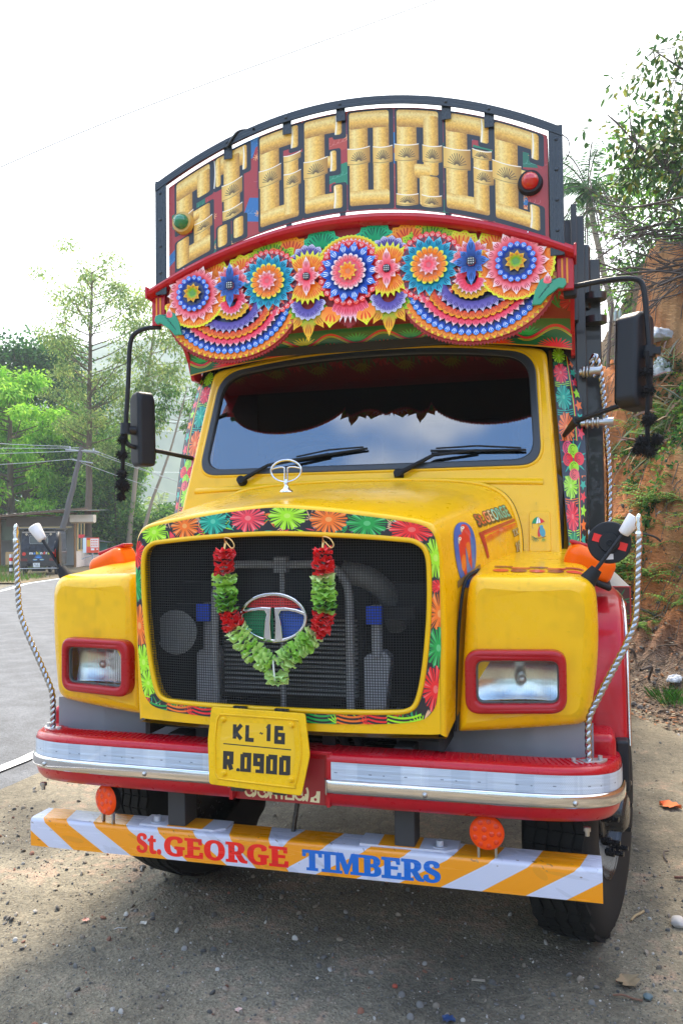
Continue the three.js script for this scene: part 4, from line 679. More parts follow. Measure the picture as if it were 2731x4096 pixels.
// ------------------------------------------------------------------ cab
{
  const cab = group('cab', truck);
  const rk = (x, y, dz) => [x, y, rakeZ(y) + dz];
  const win = roundPoly([[-0.905, 2.0], [0.905, 2.0], [0.872, 2.60], [0.45, 2.665], [0, 2.682], [-0.45, 2.665], [-0.872, 2.60]], [0.11, 0.11, 0.13, 0.3, 0.3, 0.3, 0.13], 8);
  const outer = roundPoly([[-1.0, 1.40], [1.0, 1.40], [0.972, 2.0], [0.928, 2.62], [0.5, 2.70], [0, 2.715], [-0.5, 2.70], [-0.928, 2.62]], [0, 0, 0.4, 0.05, 0.3, 0.3, 0.3, 0.05], 6);
  // front skin with rolled edges
  const rimPts = denser(outer, 0.03), n = rimPts.length;
  const rings = [[0.022, 0.0], [0.012, -0.003], [0.004, -0.010], [0, -0.024], [0, -0.13]];
  const ring = (k, z) => rimPts.map((p) => { const L = Math.hypot(p[0], p[1] - 2.05), m = Math.min(1, Math.abs(p[0]) / 0.8); return rk(p[0] - Math.sign(p[0]) * k * m, p[1] - (p[1] > 2.4 ? k * 0.5 : 0), z + 0.03); });
  const R = rings.map(([k, z]) => ring(k, z));
  const edge = gridGeo(n, 4, (u, v) => R[Math.round(v * 4)][Math.round(u * n) % n], (u, v) => [u * 4, v * 0.2]);
  const fs = S2(rimPts.map((p) => { const m = Math.min(1, Math.abs(p[0]) / 0.8); return [p[0] - Math.sign(p[0]) * 0.022 * m, p[1] - (p[1] > 2.4 ? 0.011 : 0)]; })); fs.holes.push(P2(denser(win.map((p) => [p[0] * 1.0, (p[1] - 2.34) * 1.0 + 2.34]), 0.03)));
  const face = warp(new THREE.ShapeGeometry(fs), (x, y) => rk(x, y, 0.03));
  // rolled frame round the glass
  const lipPts = denser(win, 0.03).map((p) => rk(p[0] * 1.004, (p[1] - 2.34) * 1.012 + 2.34, 0.024));
  const lip = new THREE.TubeGeometry(curve(lipPts, true), 200, 0.014, 8, true);
  mesh('cab_front', [edge, uvPlanar(face, -1, 1, 1.4, 2.7), lip], M.yellow, cab);
  const gs = S2(denser(win, 0.03)); gs.holes.push(P2(denser(win.map((p) => [p[0] * 0.958, (p[1] - 2.34) * 0.90 + 2.34]), 0.03)));
  const gasket = ext(gs, 0.018, 0.008, 3); warp(gasket, (x, y, z) => rk(x, y, z + 0.018));
  mesh('windscreen_gasket', gasket, std(col(0.03, 0.036, 0.042), 0.42), cab);
  const gl = warp(new THREE.ShapeGeometry(S2(win.map((p) => [p[0] * 0.97, (p[1] - 2.34) * 0.93 + 2.34]))), (x, y) => rk(x, y, 0.026));
  mesh('windscreen', gl, phys(col(0.42, 0.47, 0.48), 0.015, { transmission: 1, thickness: 0, ior: 2.6 }), cab);
  mesh('glass_sticker', at(box(0.035, 0.055, 0.001), -0.86, 2.50, rakeZ(2.5) + 0.030, -0.38), std(col(0.6, 0.62, 0.62), 0.6), cab);
  // cowl panel under the glass and pressed sticker panel
  mesh('cowl_ledge', gridGeo(60, 6, (u, v) => { const x = lerp(-0.91, 0.91, u), y = 1.955 - 0.02 * (x / 0.9) ** 2; return [x, y - v * 0.045, rakeZ(y) + 0.028 + 0.022 * Math.sin(v * Math.PI)]; }), M.yellow, cab);
  const pp = roundPoly([[0.845, 1.585], [0.945, 1.585], [0.94, 1.775], [0.845, 1.775]], 0.015);
  mesh('side_hatch', [warp(ext(S2(pp), 0.008, 0.005), (x, y, z) => rk(x, y, z + 0.028))], M.yellow, cab);
  const sticker = canvas(160, 288, (x, w, h) => {
    x.clearRect(0, 0, w, h);
    [['#0a8a4a', 0], ['#f0f0ee', 1], ['#d8241c', 2]].forEach(([c, i]) => { x.fillStyle = c; x.beginPath(); x.moveTo(66, 22); x.quadraticCurveTo(24 + i * 34, 30, 14 + i * 36, 84); x.lineTo(52 + i * 36, 84 - i * 8); x.quadraticCurveTo(62 + i * 20, 40, 66, 22); x.fill(); });
    x.strokeStyle = '#30383a'; x.lineWidth = 3; x.beginPath(); x.moveTo(66, 24); x.lineTo(78, 150); x.moveTo(16, 84); x.lineTo(22, 130); x.stroke();
    x.fillStyle = '#c8241c'; x.beginPath(); x.ellipse(78, 160, 14, 46, 0.1, 0, 7); x.fill();
    x.fillStyle = '#4a98a8'; x.beginPath(); x.ellipse(104, 160, 24, 44, -0.2, 0, 7); x.fill(); x.beginPath(); x.arc(96, 112, 15, 0, 7); x.fill();
    x.strokeStyle = '#4a2a1c'; x.lineWidth = 5; x.beginPath(); x.moveTo(30, 210); x.quadraticCurveTo(90, 225, 136, 196); x.stroke();
    leafSpray(x, 46, 212, 44, 0.8, 3.6, '#2a7a3a', 7); leafSpray(x, 106, 214, 40, 0.6, 1.8, '#5a9a2a', 4);
  });
  mesh('bird_sticker', warp(new THREE.PlaneGeometry(0.085, 0.15).translate(0.893, 1.685, 0), (x, y) => rk(x, y, 0.0425)), phys(0xffffff, 0.5, { map: sticker, transparent: true }), cab);
  // side cheeks with painted flowers: raked sheets behind the yellow front
  for (const s of SIDES) {
    const xo = curve([[1.085, 1.42, 0], [1.102, 1.62, 0], [1.110, 1.85, 0], [1.112, 2.05, 0], [1.103, 2.3, 0], [1.075, 2.5, 0], [1.055, 2.64, 0]]);
    const cheek = gridGeo(4, 40, (u, v) => { const p = xo.getPoint(v); const x = lerp(1.005 - 0.07 * (p.y - 1.85), p.x, u); return [s * x, p.y, -1.235 - 0.30 * (p.y - 1.85) - 0.04 * u * u]; }, (u, v) => [u, v]);
    mesh('painted_pillar', cheek, phys(0xffffff, 0.38, { map: pillarTex, clearcoat: 0.6, clearcoatRoughness: 0.15 }), cab);
    mesh('pillar_edge', gridGeo(1, 40, (u, v) => { const p = xo.getPoint(v); return [s * (p.x + 0.001), p.y, -1.275 - 0.30 * (p.y - 1.85) - u * 0.05]; }), M.red, cab);
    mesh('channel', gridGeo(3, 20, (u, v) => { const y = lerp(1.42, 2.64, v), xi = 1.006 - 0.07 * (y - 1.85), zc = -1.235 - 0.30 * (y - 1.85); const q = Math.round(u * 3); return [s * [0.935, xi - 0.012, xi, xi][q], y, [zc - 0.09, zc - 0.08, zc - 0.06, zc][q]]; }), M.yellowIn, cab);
    // side of the cab with a door window
    const door = S2([[-2.3, 1.0], [-1.27, 1.0], [-1.27, 1.6], [-1.60, 2.62], [-2.3, 2.7]]); door.holes.push(P2([[-2.2, 1.95], [-1.47, 1.95], [-1.64, 2.55], [-2.2, 2.58]]));
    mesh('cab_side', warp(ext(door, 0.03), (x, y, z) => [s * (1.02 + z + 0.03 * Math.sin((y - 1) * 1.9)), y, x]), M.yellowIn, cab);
  }
  const inner = std(col(0.05, 0.05, 0.048), 0.9);
  mesh('cab_shell', [box(2.06, 0.04, 1.0, 0, 2.70, -1.88), box(2.06, 0.04, 1.2, 0, 1.05, -1.75), box(2.06, 0.55, 0.04, 0, 2.49, -2.3), box(2.06, 0.9, 0.04, 0, 1.5, -2.3), box(2.0, 0.5, 0.25, 0, 1.72, -1.33, 0.05)], inner, cab);
  mesh('dashboard', box(1.9, 0.04, 0.2, 0, 2.0, -1.36, 0.015), std(col(0.12, 0.14, 0.15), 0.5), cab);
  mesh('seat', [box(0.6, 0.8, 0.16, 0.45, 1.95, -1.95, 0.06), box(0.75, 0.8, 0.16, -0.45, 1.9, -2.0, 0.06)], std(col(0.03, 0.03, 0.035), 0.8), cab);
  const wheelG = new THREE.TorusGeometry(0.23, 0.016, 8, 40).rotateX(-0.9);
  mesh('steering_wheel', [wheelG.translate(-0.42, 2.08, -1.55), rod([-0.42, 2.08, -1.55], [-0.42, 1.8, -1.42], 0.02)], M.rubber, cab);
  // wipers
  for (const [a, b, c, d] of [[[-0.64, 1.965], [-0.50, 2.045], [-0.375, 2.072], [0.03, 2.118]], [[0.205, 1.975], [0.38, 2.068], [0.36, 2.092], [0.83, 2.078]]]) {
    const w = group('wiper', truck), q = (p, dz) => rk(p[0], p[1], dz);
    mesh('wiper_pivot', [at(cyl(0.022, 0.026, 0.045, 16), ...q(a, 0.05), 1.2)], M.rubber, w);
    mesh('wiper_arm', [rod(q(a, 0.065), q(b, 0.062), 0.014, 0.009), rod(q(b, 0.062), q([(c[0] + d[0]) / 2, (c[1] + d[1]) / 2], 0.052), 0.009, 0.007)], M.rubber, w);
    mesh('wiper_blade', [rod(q(c, 0.042), q(d, 0.042), 0.006, 0.006), rod(q([lerp(c[0], d[0], 0.06), lerp(c[1], d[1], 0.06) + 0.012], 0.05), q([lerp(c[0], d[0], 0.5), lerp(c[1], d[1], 0.5) + 0.022], 0.055), 0.0045), rod(q([lerp(c[0], d[0], 0.5), lerp(c[1], d[1], 0.5) + 0.022], 0.055), q([lerp(c[0], d[0], 0.95), lerp(c[1], d[1], 0.95) + 0.01], 0.05), 0.0045)], M.rubber, w);
  }
}
// ------------------------------------------------------------------ crown over the windscreen
const archY = (x) => 3.212 - 0.262 * (x / 1.065) ** 2;  // red rail centre line
const crown = group('crown', truck);
{
  const rail = []; for (let i = 0; i <= 48; i++) { const x = lerp(-1.075, 1.075, i / 48); rail.push([x, archY(x)]); }
  const prof = [[-0.10, -0.022], [-0.005, -0.026], [0.018, -0.015], [0.024, 0.0], [0.018, 0.012], [0.0, 0.016], [-0.002, 0.026], [-0.10, 0.03]];
  const rg = gridGeo(48, prof.length - 1, (u, v) => { const p = rail[Math.round(u * 48)], k = prof[Math.round(v * (prof.length - 1))]; return [p[0], p[1] + k[1], -0.915 + k[0]]; }, (u, v) => [u * 2, v * 0.2]);
  mesh('crown_rail', creased(rg, 0.5), M.red, crown);
  for (const s of SIDES) mesh('rail_end', at(box(0.012, 0.062, 0.13, 0, 0, 0, 0.004), s * 1.075, 2.948, -0.955), M.red, crown);
  // backing board: dark red, cut to the scalloped outline
  const bottom = (x) => { const a = Math.abs(x); if (a > 0.99) return 2.80; if (a > 0.25) { const q = (a - 0.622) / 0.375; return 2.872 - 0.288 * Math.sqrt(Math.max(0, 1 - q * q)); } return lerp(2.71, 2.76, Math.abs(Math.sin(a * 15))); };
  const bp = []; for (let i = 0; i <= 90; i++) { const x = lerp(-1.0, 1.0, i / 90); bp.push([x, archY(x) - 0.02]); } for (let i = 240; i >= 0; i--) { const x = lerp(-1.0, 1.0, i / 240); bp.push([x, bottom(x) - 0.012 - (i % 2) * 0.012]); }
  mesh('crown_board', [ext(S2(bp), 0.012).translate(0, 0, -0.975)], std(col(0.34, 0.012, 0.014), 0.5), crown);
  mesh('crown_board_back', ext(S2(bp.map((p) => [p[0], p[1] > 2.9 ? p[1] : p[1] + 0.004])), 0.004).translate(0, 0, -0.9805), std(col(0.022, 0.012, 0.009), 0.7), crown);
  // end pieces with yellow lines
  for (const s of SIDES) {
    mesh('end_panel', [box(0.075, 0.16, 0.03, s * 1.03, 2.865, -0.955, 0.004), ext(S2([[-1.50, 2.575], [-1.41, 2.575], [-1.36, 2.67], [-1.27, 2.78], [-1.10, 2.87], [-0.97, 2.90], [-0.97, 2.93], [-1.50, 2.93]]), 0.02).rotateY(-Math.PI / 2).translate(s * 1.06 + 0.01, 0, 0)], M.red, crown);
    for (const k of [0.012, 0.034]) mesh('painted_line', box(0.008, 0.115, 0.002, s * (1.005 + k), 2.87, -0.9388), std(col(0.85, 0.32, 0.01), 0.5), crown);
  }
  // soffit sweeping back to the top of the windscreen
  const sof = gridGeo(48, 16, (u, v) => {
    const x = lerp(-1.055, 1.055, u), yb = 2.69 - 0.095 * Math.pow(Math.abs(x) / 1.055, 2.4), yt = 2.93;
    const k = v; // 0 front top, 1 rear bottom
    const y = lerp(yt, yb - 0.0, Math.pow(k, 0.85)), z = lerp(-1.0, rakeZ(yb) + 0.055, 1 - Math.pow(1 - k, 3.2));
    return [x, y, z];
  }, (u, v) => [u, 1 - v]);
  mesh('crown_soffit', sof, phys(0xffffff, 0.35, { map: soffitTex, clearcoat: 0.6, clearcoatRoughness: 0.12 }), crown);
  mesh('crown_roof', [gridGeo(30, 1, (u, v) => { const x = lerp(-1.06, 1.06, u); return [x, archY(x) - 0.03 - v * 0.12, lerp(-1.0, -2.3, v)]; })], M.red, crown);
}
// relief flowers: petals are bent sheets with pierced prints
const petalTexCache = {};
function petalMat(name, inner, mid, tip, ink) {
  if (petalTexCache[name]) return petalTexCache[name];
  const t = canvas(64, 128, (x, w, h) => {
    const g = x.createLinearGradient(0, h, 0, 0); g.addColorStop(0, inner); g.addColorStop(0.55, mid); g.addColorStop(0.86, tip); g.addColorStop(1, tip); x.fillStyle = g; x.fillRect(0, 0, w, h);
    x.fillStyle = ink;
    for (const a of [-0.3, 0, 0.3]) { x.save(); x.translate(32, 100); x.rotate(a); x.beginPath(); x.moveTo(0, -12); x.quadraticCurveTo(-6.5, -62, 0, -68); x.quadraticCurveTo(6.5, -62, 0, -12); x.fill(); x.restore(); }
    for (const [px, py] of [[14, 44], [22, 25], [32, 15], [42, 25], [50, 44]]) { x.beginPath(); x.arc(px, py, 3.6, 0, 7); x.fill(); }
  });
  t.wrapS = t.wrapT = THREE.ClampToEdgeWrapping;
  return (petalTexCache[name] = phys(0xffffff, 0.38, { map: t, clearcoat: 0.15, clearcoatRoughness: 0.3, specularIntensity: 0.5 }));
}
const PM = {
  pink: () => petalMat('pink', '#f0203c', '#fa6480', '#fff0f0', '#d01830'), red: () => petalMat('red', '#b80f22', '#f01c34', '#ff4a38', '#fff0e8'),
  teal: () => petalMat('teal', '#0884a0', '#12a0c0', '#84d4ec', '#062a52'), blue: () => petalMat('blue', '#0a2a80', '#1458c8', '#3c90ea', '#f0f8ff'),
  skyb: () => petalMat('skyb', '#1c3c7c', '#3a6cc0', '#6aa0e4', '#12244a'), lime: () => petalMat('lime', '#ff7010', '#ffa838', '#ecff3c', '#f04810'),
  white: () => petalMat('white', '#ff4458', '#ffa0a4', '#fffaf6', '#c02840'), purple: () => petalMat('purple', '#4a3a8c', '#7a6cb8', '#d4d4ec', '#3a2c70'),
  gold: () => petalMat('gold', '#6ab01c', '#e8a818', '#f4c430', '#b85010'), green: () => petalMat('green', '#3c9018', '#7cbc20', '#c4dc28', '#1c6010'),
  jade: () => petalMat('jade', '#0c9a60', '#12b078', '#2cc890', '#0a5a4a'), amber: () => petalMat('amber', '#e83c28', '#f07a28', '#f6b028', '#c02c14'),
};
const petalGeo = {};
function petal(len, wid, tip, lift) { // grows along +y from origin; tip 0 round .. 1 pointed
  const k = [len.toFixed(3), wid.toFixed(3), tip, lift].join(); if (petalGeo[k]) return petalGeo[k];
  const nu = 4, nv = 6;
  const g = gridGeo(nu, nv, (u, v) => {
    const q = u * 2 - 1, e = tip ? Math.pow(Math.sin(Math.PI * Math.min(1, 0.18 + v * 0.82)), 0.75) * (v > 0.6 ? Math.pow((1 - v) / 0.4, 0.35 + tip * 0.35) : 1) : Math.sqrt(Math.max(0, 1 - Math.max(0, (v - 0.55) / 0.45) ** 2)) * lerp(0.7, 1, Math.min(1, v / 0.5));
    return [q * wid * 0.5 * e, v * len, lift * 0.6 * Math.sin(v * 1.9) + wid * 0.045 * (1 - q * q) * Math.sin(v * Math.PI * 0.9)];
  });
  return (petalGeo[k] = g);
}
function ring(parent, n, r0, len, wid, tip, matName, z, opt = {}) {
  const { a0 = 0, a1 = Math.PI * 2, sx = 1, sy = 1, each = true, lift = 0.008, name = 'petal' } = opt, list = [], g = petal(len, wid, tip, lift), full = Math.abs(a1 - a0 - Math.PI * 2) < 1e-3, cnt = full ? n : n - 1;
  for (let i = 0; i < n; i++) {
    const a = a0 + (a1 - a0) * i / Math.max(1, cnt), ex = Math.cos(a) * sx, ey = Math.sin(a) * sy, dir = Math.atan2(Math.sin(a) * (sx / sy), Math.cos(a)) - Math.PI / 2;
    const tz = z + (i % 2) * 0.0012;
    if (each) { const m = mesh(name, g, PM[matName](), parent); m.position.set(ex * r0, ey * r0, tz); m.rotation.z = dir; }
    else list.push(at(g.clone(), ex * r0, ey * r0, tz, 0, 0, dir));
  }
  if (!each) kind(mesh('petal_ring', list, PM[matName](), parent), 'stuff');
}
const disc = (parent, r, z, m, sx = 1, sy = 1, name = 'flower_disc') => mesh(name, new THREE.CylinderGeometry(r, r, 0.006, 40).rotateX(Math.PI / 2).scale(sx, sy, 1).translate(0, 0, z), m, parent);
const plain = (r, g, b) => phys(col(r, g, b), 0.4, { clearcoat: 0.4 });
const PL = { dteal: plain(0.01, 0.12, 0.17), dblue: plain(0.008, 0.02, 0.10), dred: plain(0.16, 0.004, 0.02), red: plain(0.6, 0.02, 0.03), orange: plain(0.75, 0.17, 0.02), pink: plain(0.75, 0.09, 0.12), green: plain(0.10, 0.30, 0.02), bead: std(col(0.02, 0.03, 0.05), 0.3), beadW: std(col(0.7, 0.75, 0.75), 0.4), jade: plain(0.01, 0.28, 0.15), purple: plain(0.14, 0.09, 0.32), wine: plain(0.14, 0.01, 0.04) };
const BZ = -0.958;
function rosette(x, y, build, name = 'rosette', k = 1) { const g = group(name, truck, [x, y, BZ]); g.scale.set(k, k, 1); build(g); return g; }
{
  // fans behind everything along the rail
  const fan = (x, y, n, m, r0, len, wid, a0, a1, z = 0.004) => rosette(x, y, (g) => ring(g, n, r0, len, wid, 0, m, z, { a0, a1, each: false }), 'back_fan', 1.25);
  for (const s of SIDES) {
    fan(s * 0.135, 3.09, 6, 'jade', 0.01, 0.08, 0.045, 0.5, 2.6); fan(s * 0.30, 3.06, 6, 'amber', 0.01, 0.09, 0.05, 0.5, 2.6); fan(s * 0.40, 3.03, 9, 'green', 0.03, 0.09, 0.045, 0.3, 2.9); fan(s * 0.55, 3.0, 6, 'lime', 0.01, 0.085, 0.05, 0.4, 2.7); fan(s * 0.72, 2.97, 7, 'lime', 0.02, 0.09, 0.05, 0.2, 3.0);
    // purple fan above and pale fan below the small pink flower
    rosette(s * 0.203, 3.02, (g) => { disc(g, 0.05, 0.004, PL.purple); ring(g, 8, 0.03, 0.05, 0.032, 0, 'purple', 0.008, { a0: 0.1, a1: 3.04 }); }, 'top_fan', 1.35);
    rosette(s * 0.205, 2.835, (g) => { ring(g, 9, 0.045, 0.055, 0.03, 1, 'green', 0.006, { a0: -2.75, a1: -0.4, sy: 1.1 }); ring(g, 1, 0.05, 0.115, 0.05, 1, 'gold', 0.010, { a0: -1.571, a1: -1.571 }); ring(g, 2, 0.045, 0.085, 0.045, 1, 'gold', 0.009, { a0: -2.1, a1: -1.04 }); ring(g, 9, 0.03, 0.048, 0.028, 0, 'purple', 0.016, { a0: -3.0, a1: -0.14 }); }, 'pendant_fan', 1.22);
    rosette(s * 0.082, 2.80, (g) => { ring(g, 1, 0, 0.085, 0.085, 1, 'lime', 0.014, { a0: -1.571 - s * -0.12, a1: -1.571 - s * -0.12 }); }, 'leaf_pendant', 1.25);
    // drapes: rows of half rings
    const dz = rosette(s * 0.622, 2.872, (g) => {
      const sh = new THREE.Shape(); sh.absellipse(0, 0, 0.345, 0.268, Math.PI, Math.PI * 2); sh.closePath();
      mesh('drape_panel', ext(sh, 0.006).translate(0, 0, 0.0), PL.orange, g);
      const row = (n, r, len, wid, tip, m, z, each = true) => ring(g, n, r, len, wid, tip, m, z, { a0: -Math.PI - 0.02, a1: 0.02, sx: 1.28, sy: 1.0, each, lift: 0.006 });
      row(34, 0.235, 0.038, 0.028, 1, 'lime', 0.006);
      mesh('drape_band', ext((() => { const q = new THREE.Shape(); q.absellipse(0, 0, 0.305, 0.236, Math.PI, Math.PI * 2); q.closePath(); return q; })(), 0.003).translate(0, 0, 0.008), PL.dblue, g);
      row(29, 0.205, 0.042, 0.030, 0, 'blue', 0.012);
      row(25, 0.172, 0.042, 0.031, 1, 'pink', 0.018);
      row(22, 0.142, 0.038, 0.031, 0, 'amber', 0.023);
      row(17, 0.098, 0.055, 0.036, 1, 'purple', 0.028);
    }, 'drape', 1.085);
    rosette(s * 0.605, 2.865, (g) => { ring(g, 9, 0.03, 0.06, 0.032, 1, 'pink', 0.03, { a0: 0, a1: Math.PI, sy: 1.0 }); ring(g, 9, 0.045, 0.05, 0.032, 0, 'gold', 0.034, { a0: -2.75, a1: -0.4, sx: 1.15 }); ring(g, 9, 0.025, 0.05, 0.028, 1, 'pink', 0.040, { a0: -2.9, a1: -0.24, sy: 1.0 }); }, 'fan');
    // upright pink fan behind the blue flower
    rosette(s * 0.608, 2.95, (g) => { disc(g, 0.055, 0.03, PL.pink, 1, 1.3); ring(g, 9, 0.05, 0.055, 0.034, 1, 'white', 0.030, { a0: 0.1, a1: 3.04, sy: 1.1 }); }, 'fan');
    // small four-pointed blue flower
    rosette(s * 0.608, 2.945, (g) => {
      for (const [k, l] of [[0, 0.055], [1, 0.08], [2, 0.055], [3, 0.08]]) ring(g, 1, 0.018, l, 0.036, 1, 'skyb', 0.052, { a0: k * Math.PI / 2, a1: k * Math.PI / 2 });
      ring(g, 4, 0.018, 0.045, 0.03, 1, 'skyb', 0.049, { a0: 0.785, a1: 0.785 + Math.PI * 1.5 });
      disc(g, 0.017, 0.060, PL.bead); for (let i = -1; i <= 1; i++) for (let j = -1; j <= 1; j++) mesh('flower_bead', new THREE.SphereGeometry(0.0028, 6, 5).translate(i * 0.009, j * 0.009, 0.0645), PL.beadW, g);
    }, 'small_flower', 1.18);
    // small pink flower on an orange leaf fan
    rosette(s * 0.203, 2.955, (g) => {
      ring(g, 7, 0.03, 0.085, 0.042, 1, 'lime', 0.022, { a0: 0.9, a1: 2.24, sy: 1.05 }); ring(g, 7, 0.03, 0.085, 0.042, 1, 'lime', 0.022, { a0: -2.24, a1: -0.9, sy: 1.05 });
      for (const [k, l] of [[0, 0.045], [1, 0.068], [2, 0.045], [3, 0.068]]) ring(g, 1, 0.016, l, 0.034, 1, 'white', 0.044, { a0: k * Math.PI / 2, a1: k * Math.PI / 2 });
      ring(g, 4, 0.016, 0.036, 0.028, 1, 'white', 0.041, { a0: 0.785, a1: 0.785 + Math.PI * 1.5 });
      disc(g, 0.015, 0.052, PL.bead); for (let i = -1; i <= 1; i++) for (let j = -1; j <= 1; j++) mesh('flower_bead', new THREE.SphereGeometry(0.0026, 6, 5).translate(i * 0.008, j * 0.008, 0.056), PL.beadW, g);
    }, 'small_flower', 1.18);
    // big teal rosette
    rosette(s * 0.408, 2.95, (g) => {
      disc(g, 0.122, 0.018, PL.wine); ring(g, 34, 0.108, 0.036, 0.025, 0, 'red', 0.016, { each: false }); ring(g, 26, 0.06, 0.06, 0.022, 1, 'red', 0.0215, { each: false, lift: 0.002 });
      disc(g, 0.088, 0.028, PL.dteal); ring(g, 16, 0.062, 0.06, 0.038, 1, 'teal', 0.030);
      disc(g, 0.058, 0.040, PL.orange); ring(g, 17, 0.045, 0.032, 0.021, 0, 'lime', 0.042, { each: false });
      disc(g, 0.026, 0.050, PL.pink); ring(g, 10, 0.010, 0.034, 0.02, 1, 'white', 0.052);
    }, 'rosette', 1.2);
    // end rosette
    rosette(s * 0.812, 2.922, (g) => {
      const keep = (a) => a; const up = s > 0 ? [-3.35, 1.15] : [1.99, 6.49];
      disc(g, 0.125, 0.034, PL.orange, 1, 0.92); ring(g, 26, 0.115, 0.04, 0.034, 0, 'lime', 0.036, { a0: s > 0 ? -3.5 : -2.78, a1: s > 0 ? -0.36 + 0.9 : 0.36, each: true, sy: 0.97 });
      ring(g, 16, 0.075, 0.055, 0.038, 1, 'white', 0.042);
      disc(g, 0.066, 0.050, PL.dblue); ring(g, 17, 0.05, 0.032, 0.024, 0, 'blue', 0.052, { each: false });
      disc(g, 0.028, 0.060, PL.green); ring(g, 9, 0.012, 0.032, 0.022, 1, 'gold', 0.062);
    }, 'rosette', 1.16);
    // scroll leaf at the crown end
    rosette(s * 0.95, 2.80, (g) => {
      const sh = new THREE.Shape([[-0.07, -0.085], [-0.03, -0.085], [0.0, -0.05], [0.03, -0.03], [0.05, -0.015], [0.07, -0.02], [0.085, 0.0], [0.08, 0.025], [0.055, 0.032], [0.03, 0.025], [0.0, 0.045], [-0.03, 0.03], [-0.055, -0.02]].map((p) => new THREE.Vector2(s * p[0], p[1])));
      mesh('scroll_leaf', ext(sh, 0.008, 0.004).translate(0, 0, 0.04), PL.jade, g);
      for (let i = 0; i < 5; i++) mesh('leaf_vein', at(box(0.028, 0.004, 0.001), s * (-0.03 + i * 0.014), -0.045 + i * 0.017, 0.0525, 0, 0, s * (0.9 - i * 0.12)), std(col(0.004, 0.08, 0.06), 0.5), g);
      ring(g, 1, 0, 0.06, 0.036, 1, 'white', 0.05, { a0: 1.5, a1: 1.5 });
    }, 'scroll');
  }
  // centre rosette
  rosette(0.012, 2.957, (g) => {
    ring(g, 26, 0.12, 0.04, 0.03, 0, 'lime', 0.012, { each: false, a0: 0.2, a1: 2.94 });
    ring(g, 24, 0.108, 0.036, 0.03, 1, 'pink', 0.016, { each: false, a0: 0.1, a1: 3.04 });
    ring(g, 9, 0.07, 0.11, 0.034, 1, 'pink', 0.012, { a0: -2.0, a1: -1.14, sy: 1.35 });
    disc(g, 0.118, 0.022, PL.red); ring(g, 28, 0.1, 0.036, 0.027, 0, 'red', 0.024);
    disc(g, 0.088, 0.032, PL.dblue); ring(g, 14, 0.064, 0.062, 0.042, 1, 'blue', 0.034);
    disc(g, 0.055, 0.044, PL.pink); ring(g, 18, 0.044, 0.032, 0.020, 0, 'white', 0.046, { each: false });
    disc(g, 0.02, 0.054, PL.orange); ring(g, 10, 0.010, 0.030, 0.018, 1, 'lime', 0.056);
  }, 'rosette', 1.2);
}
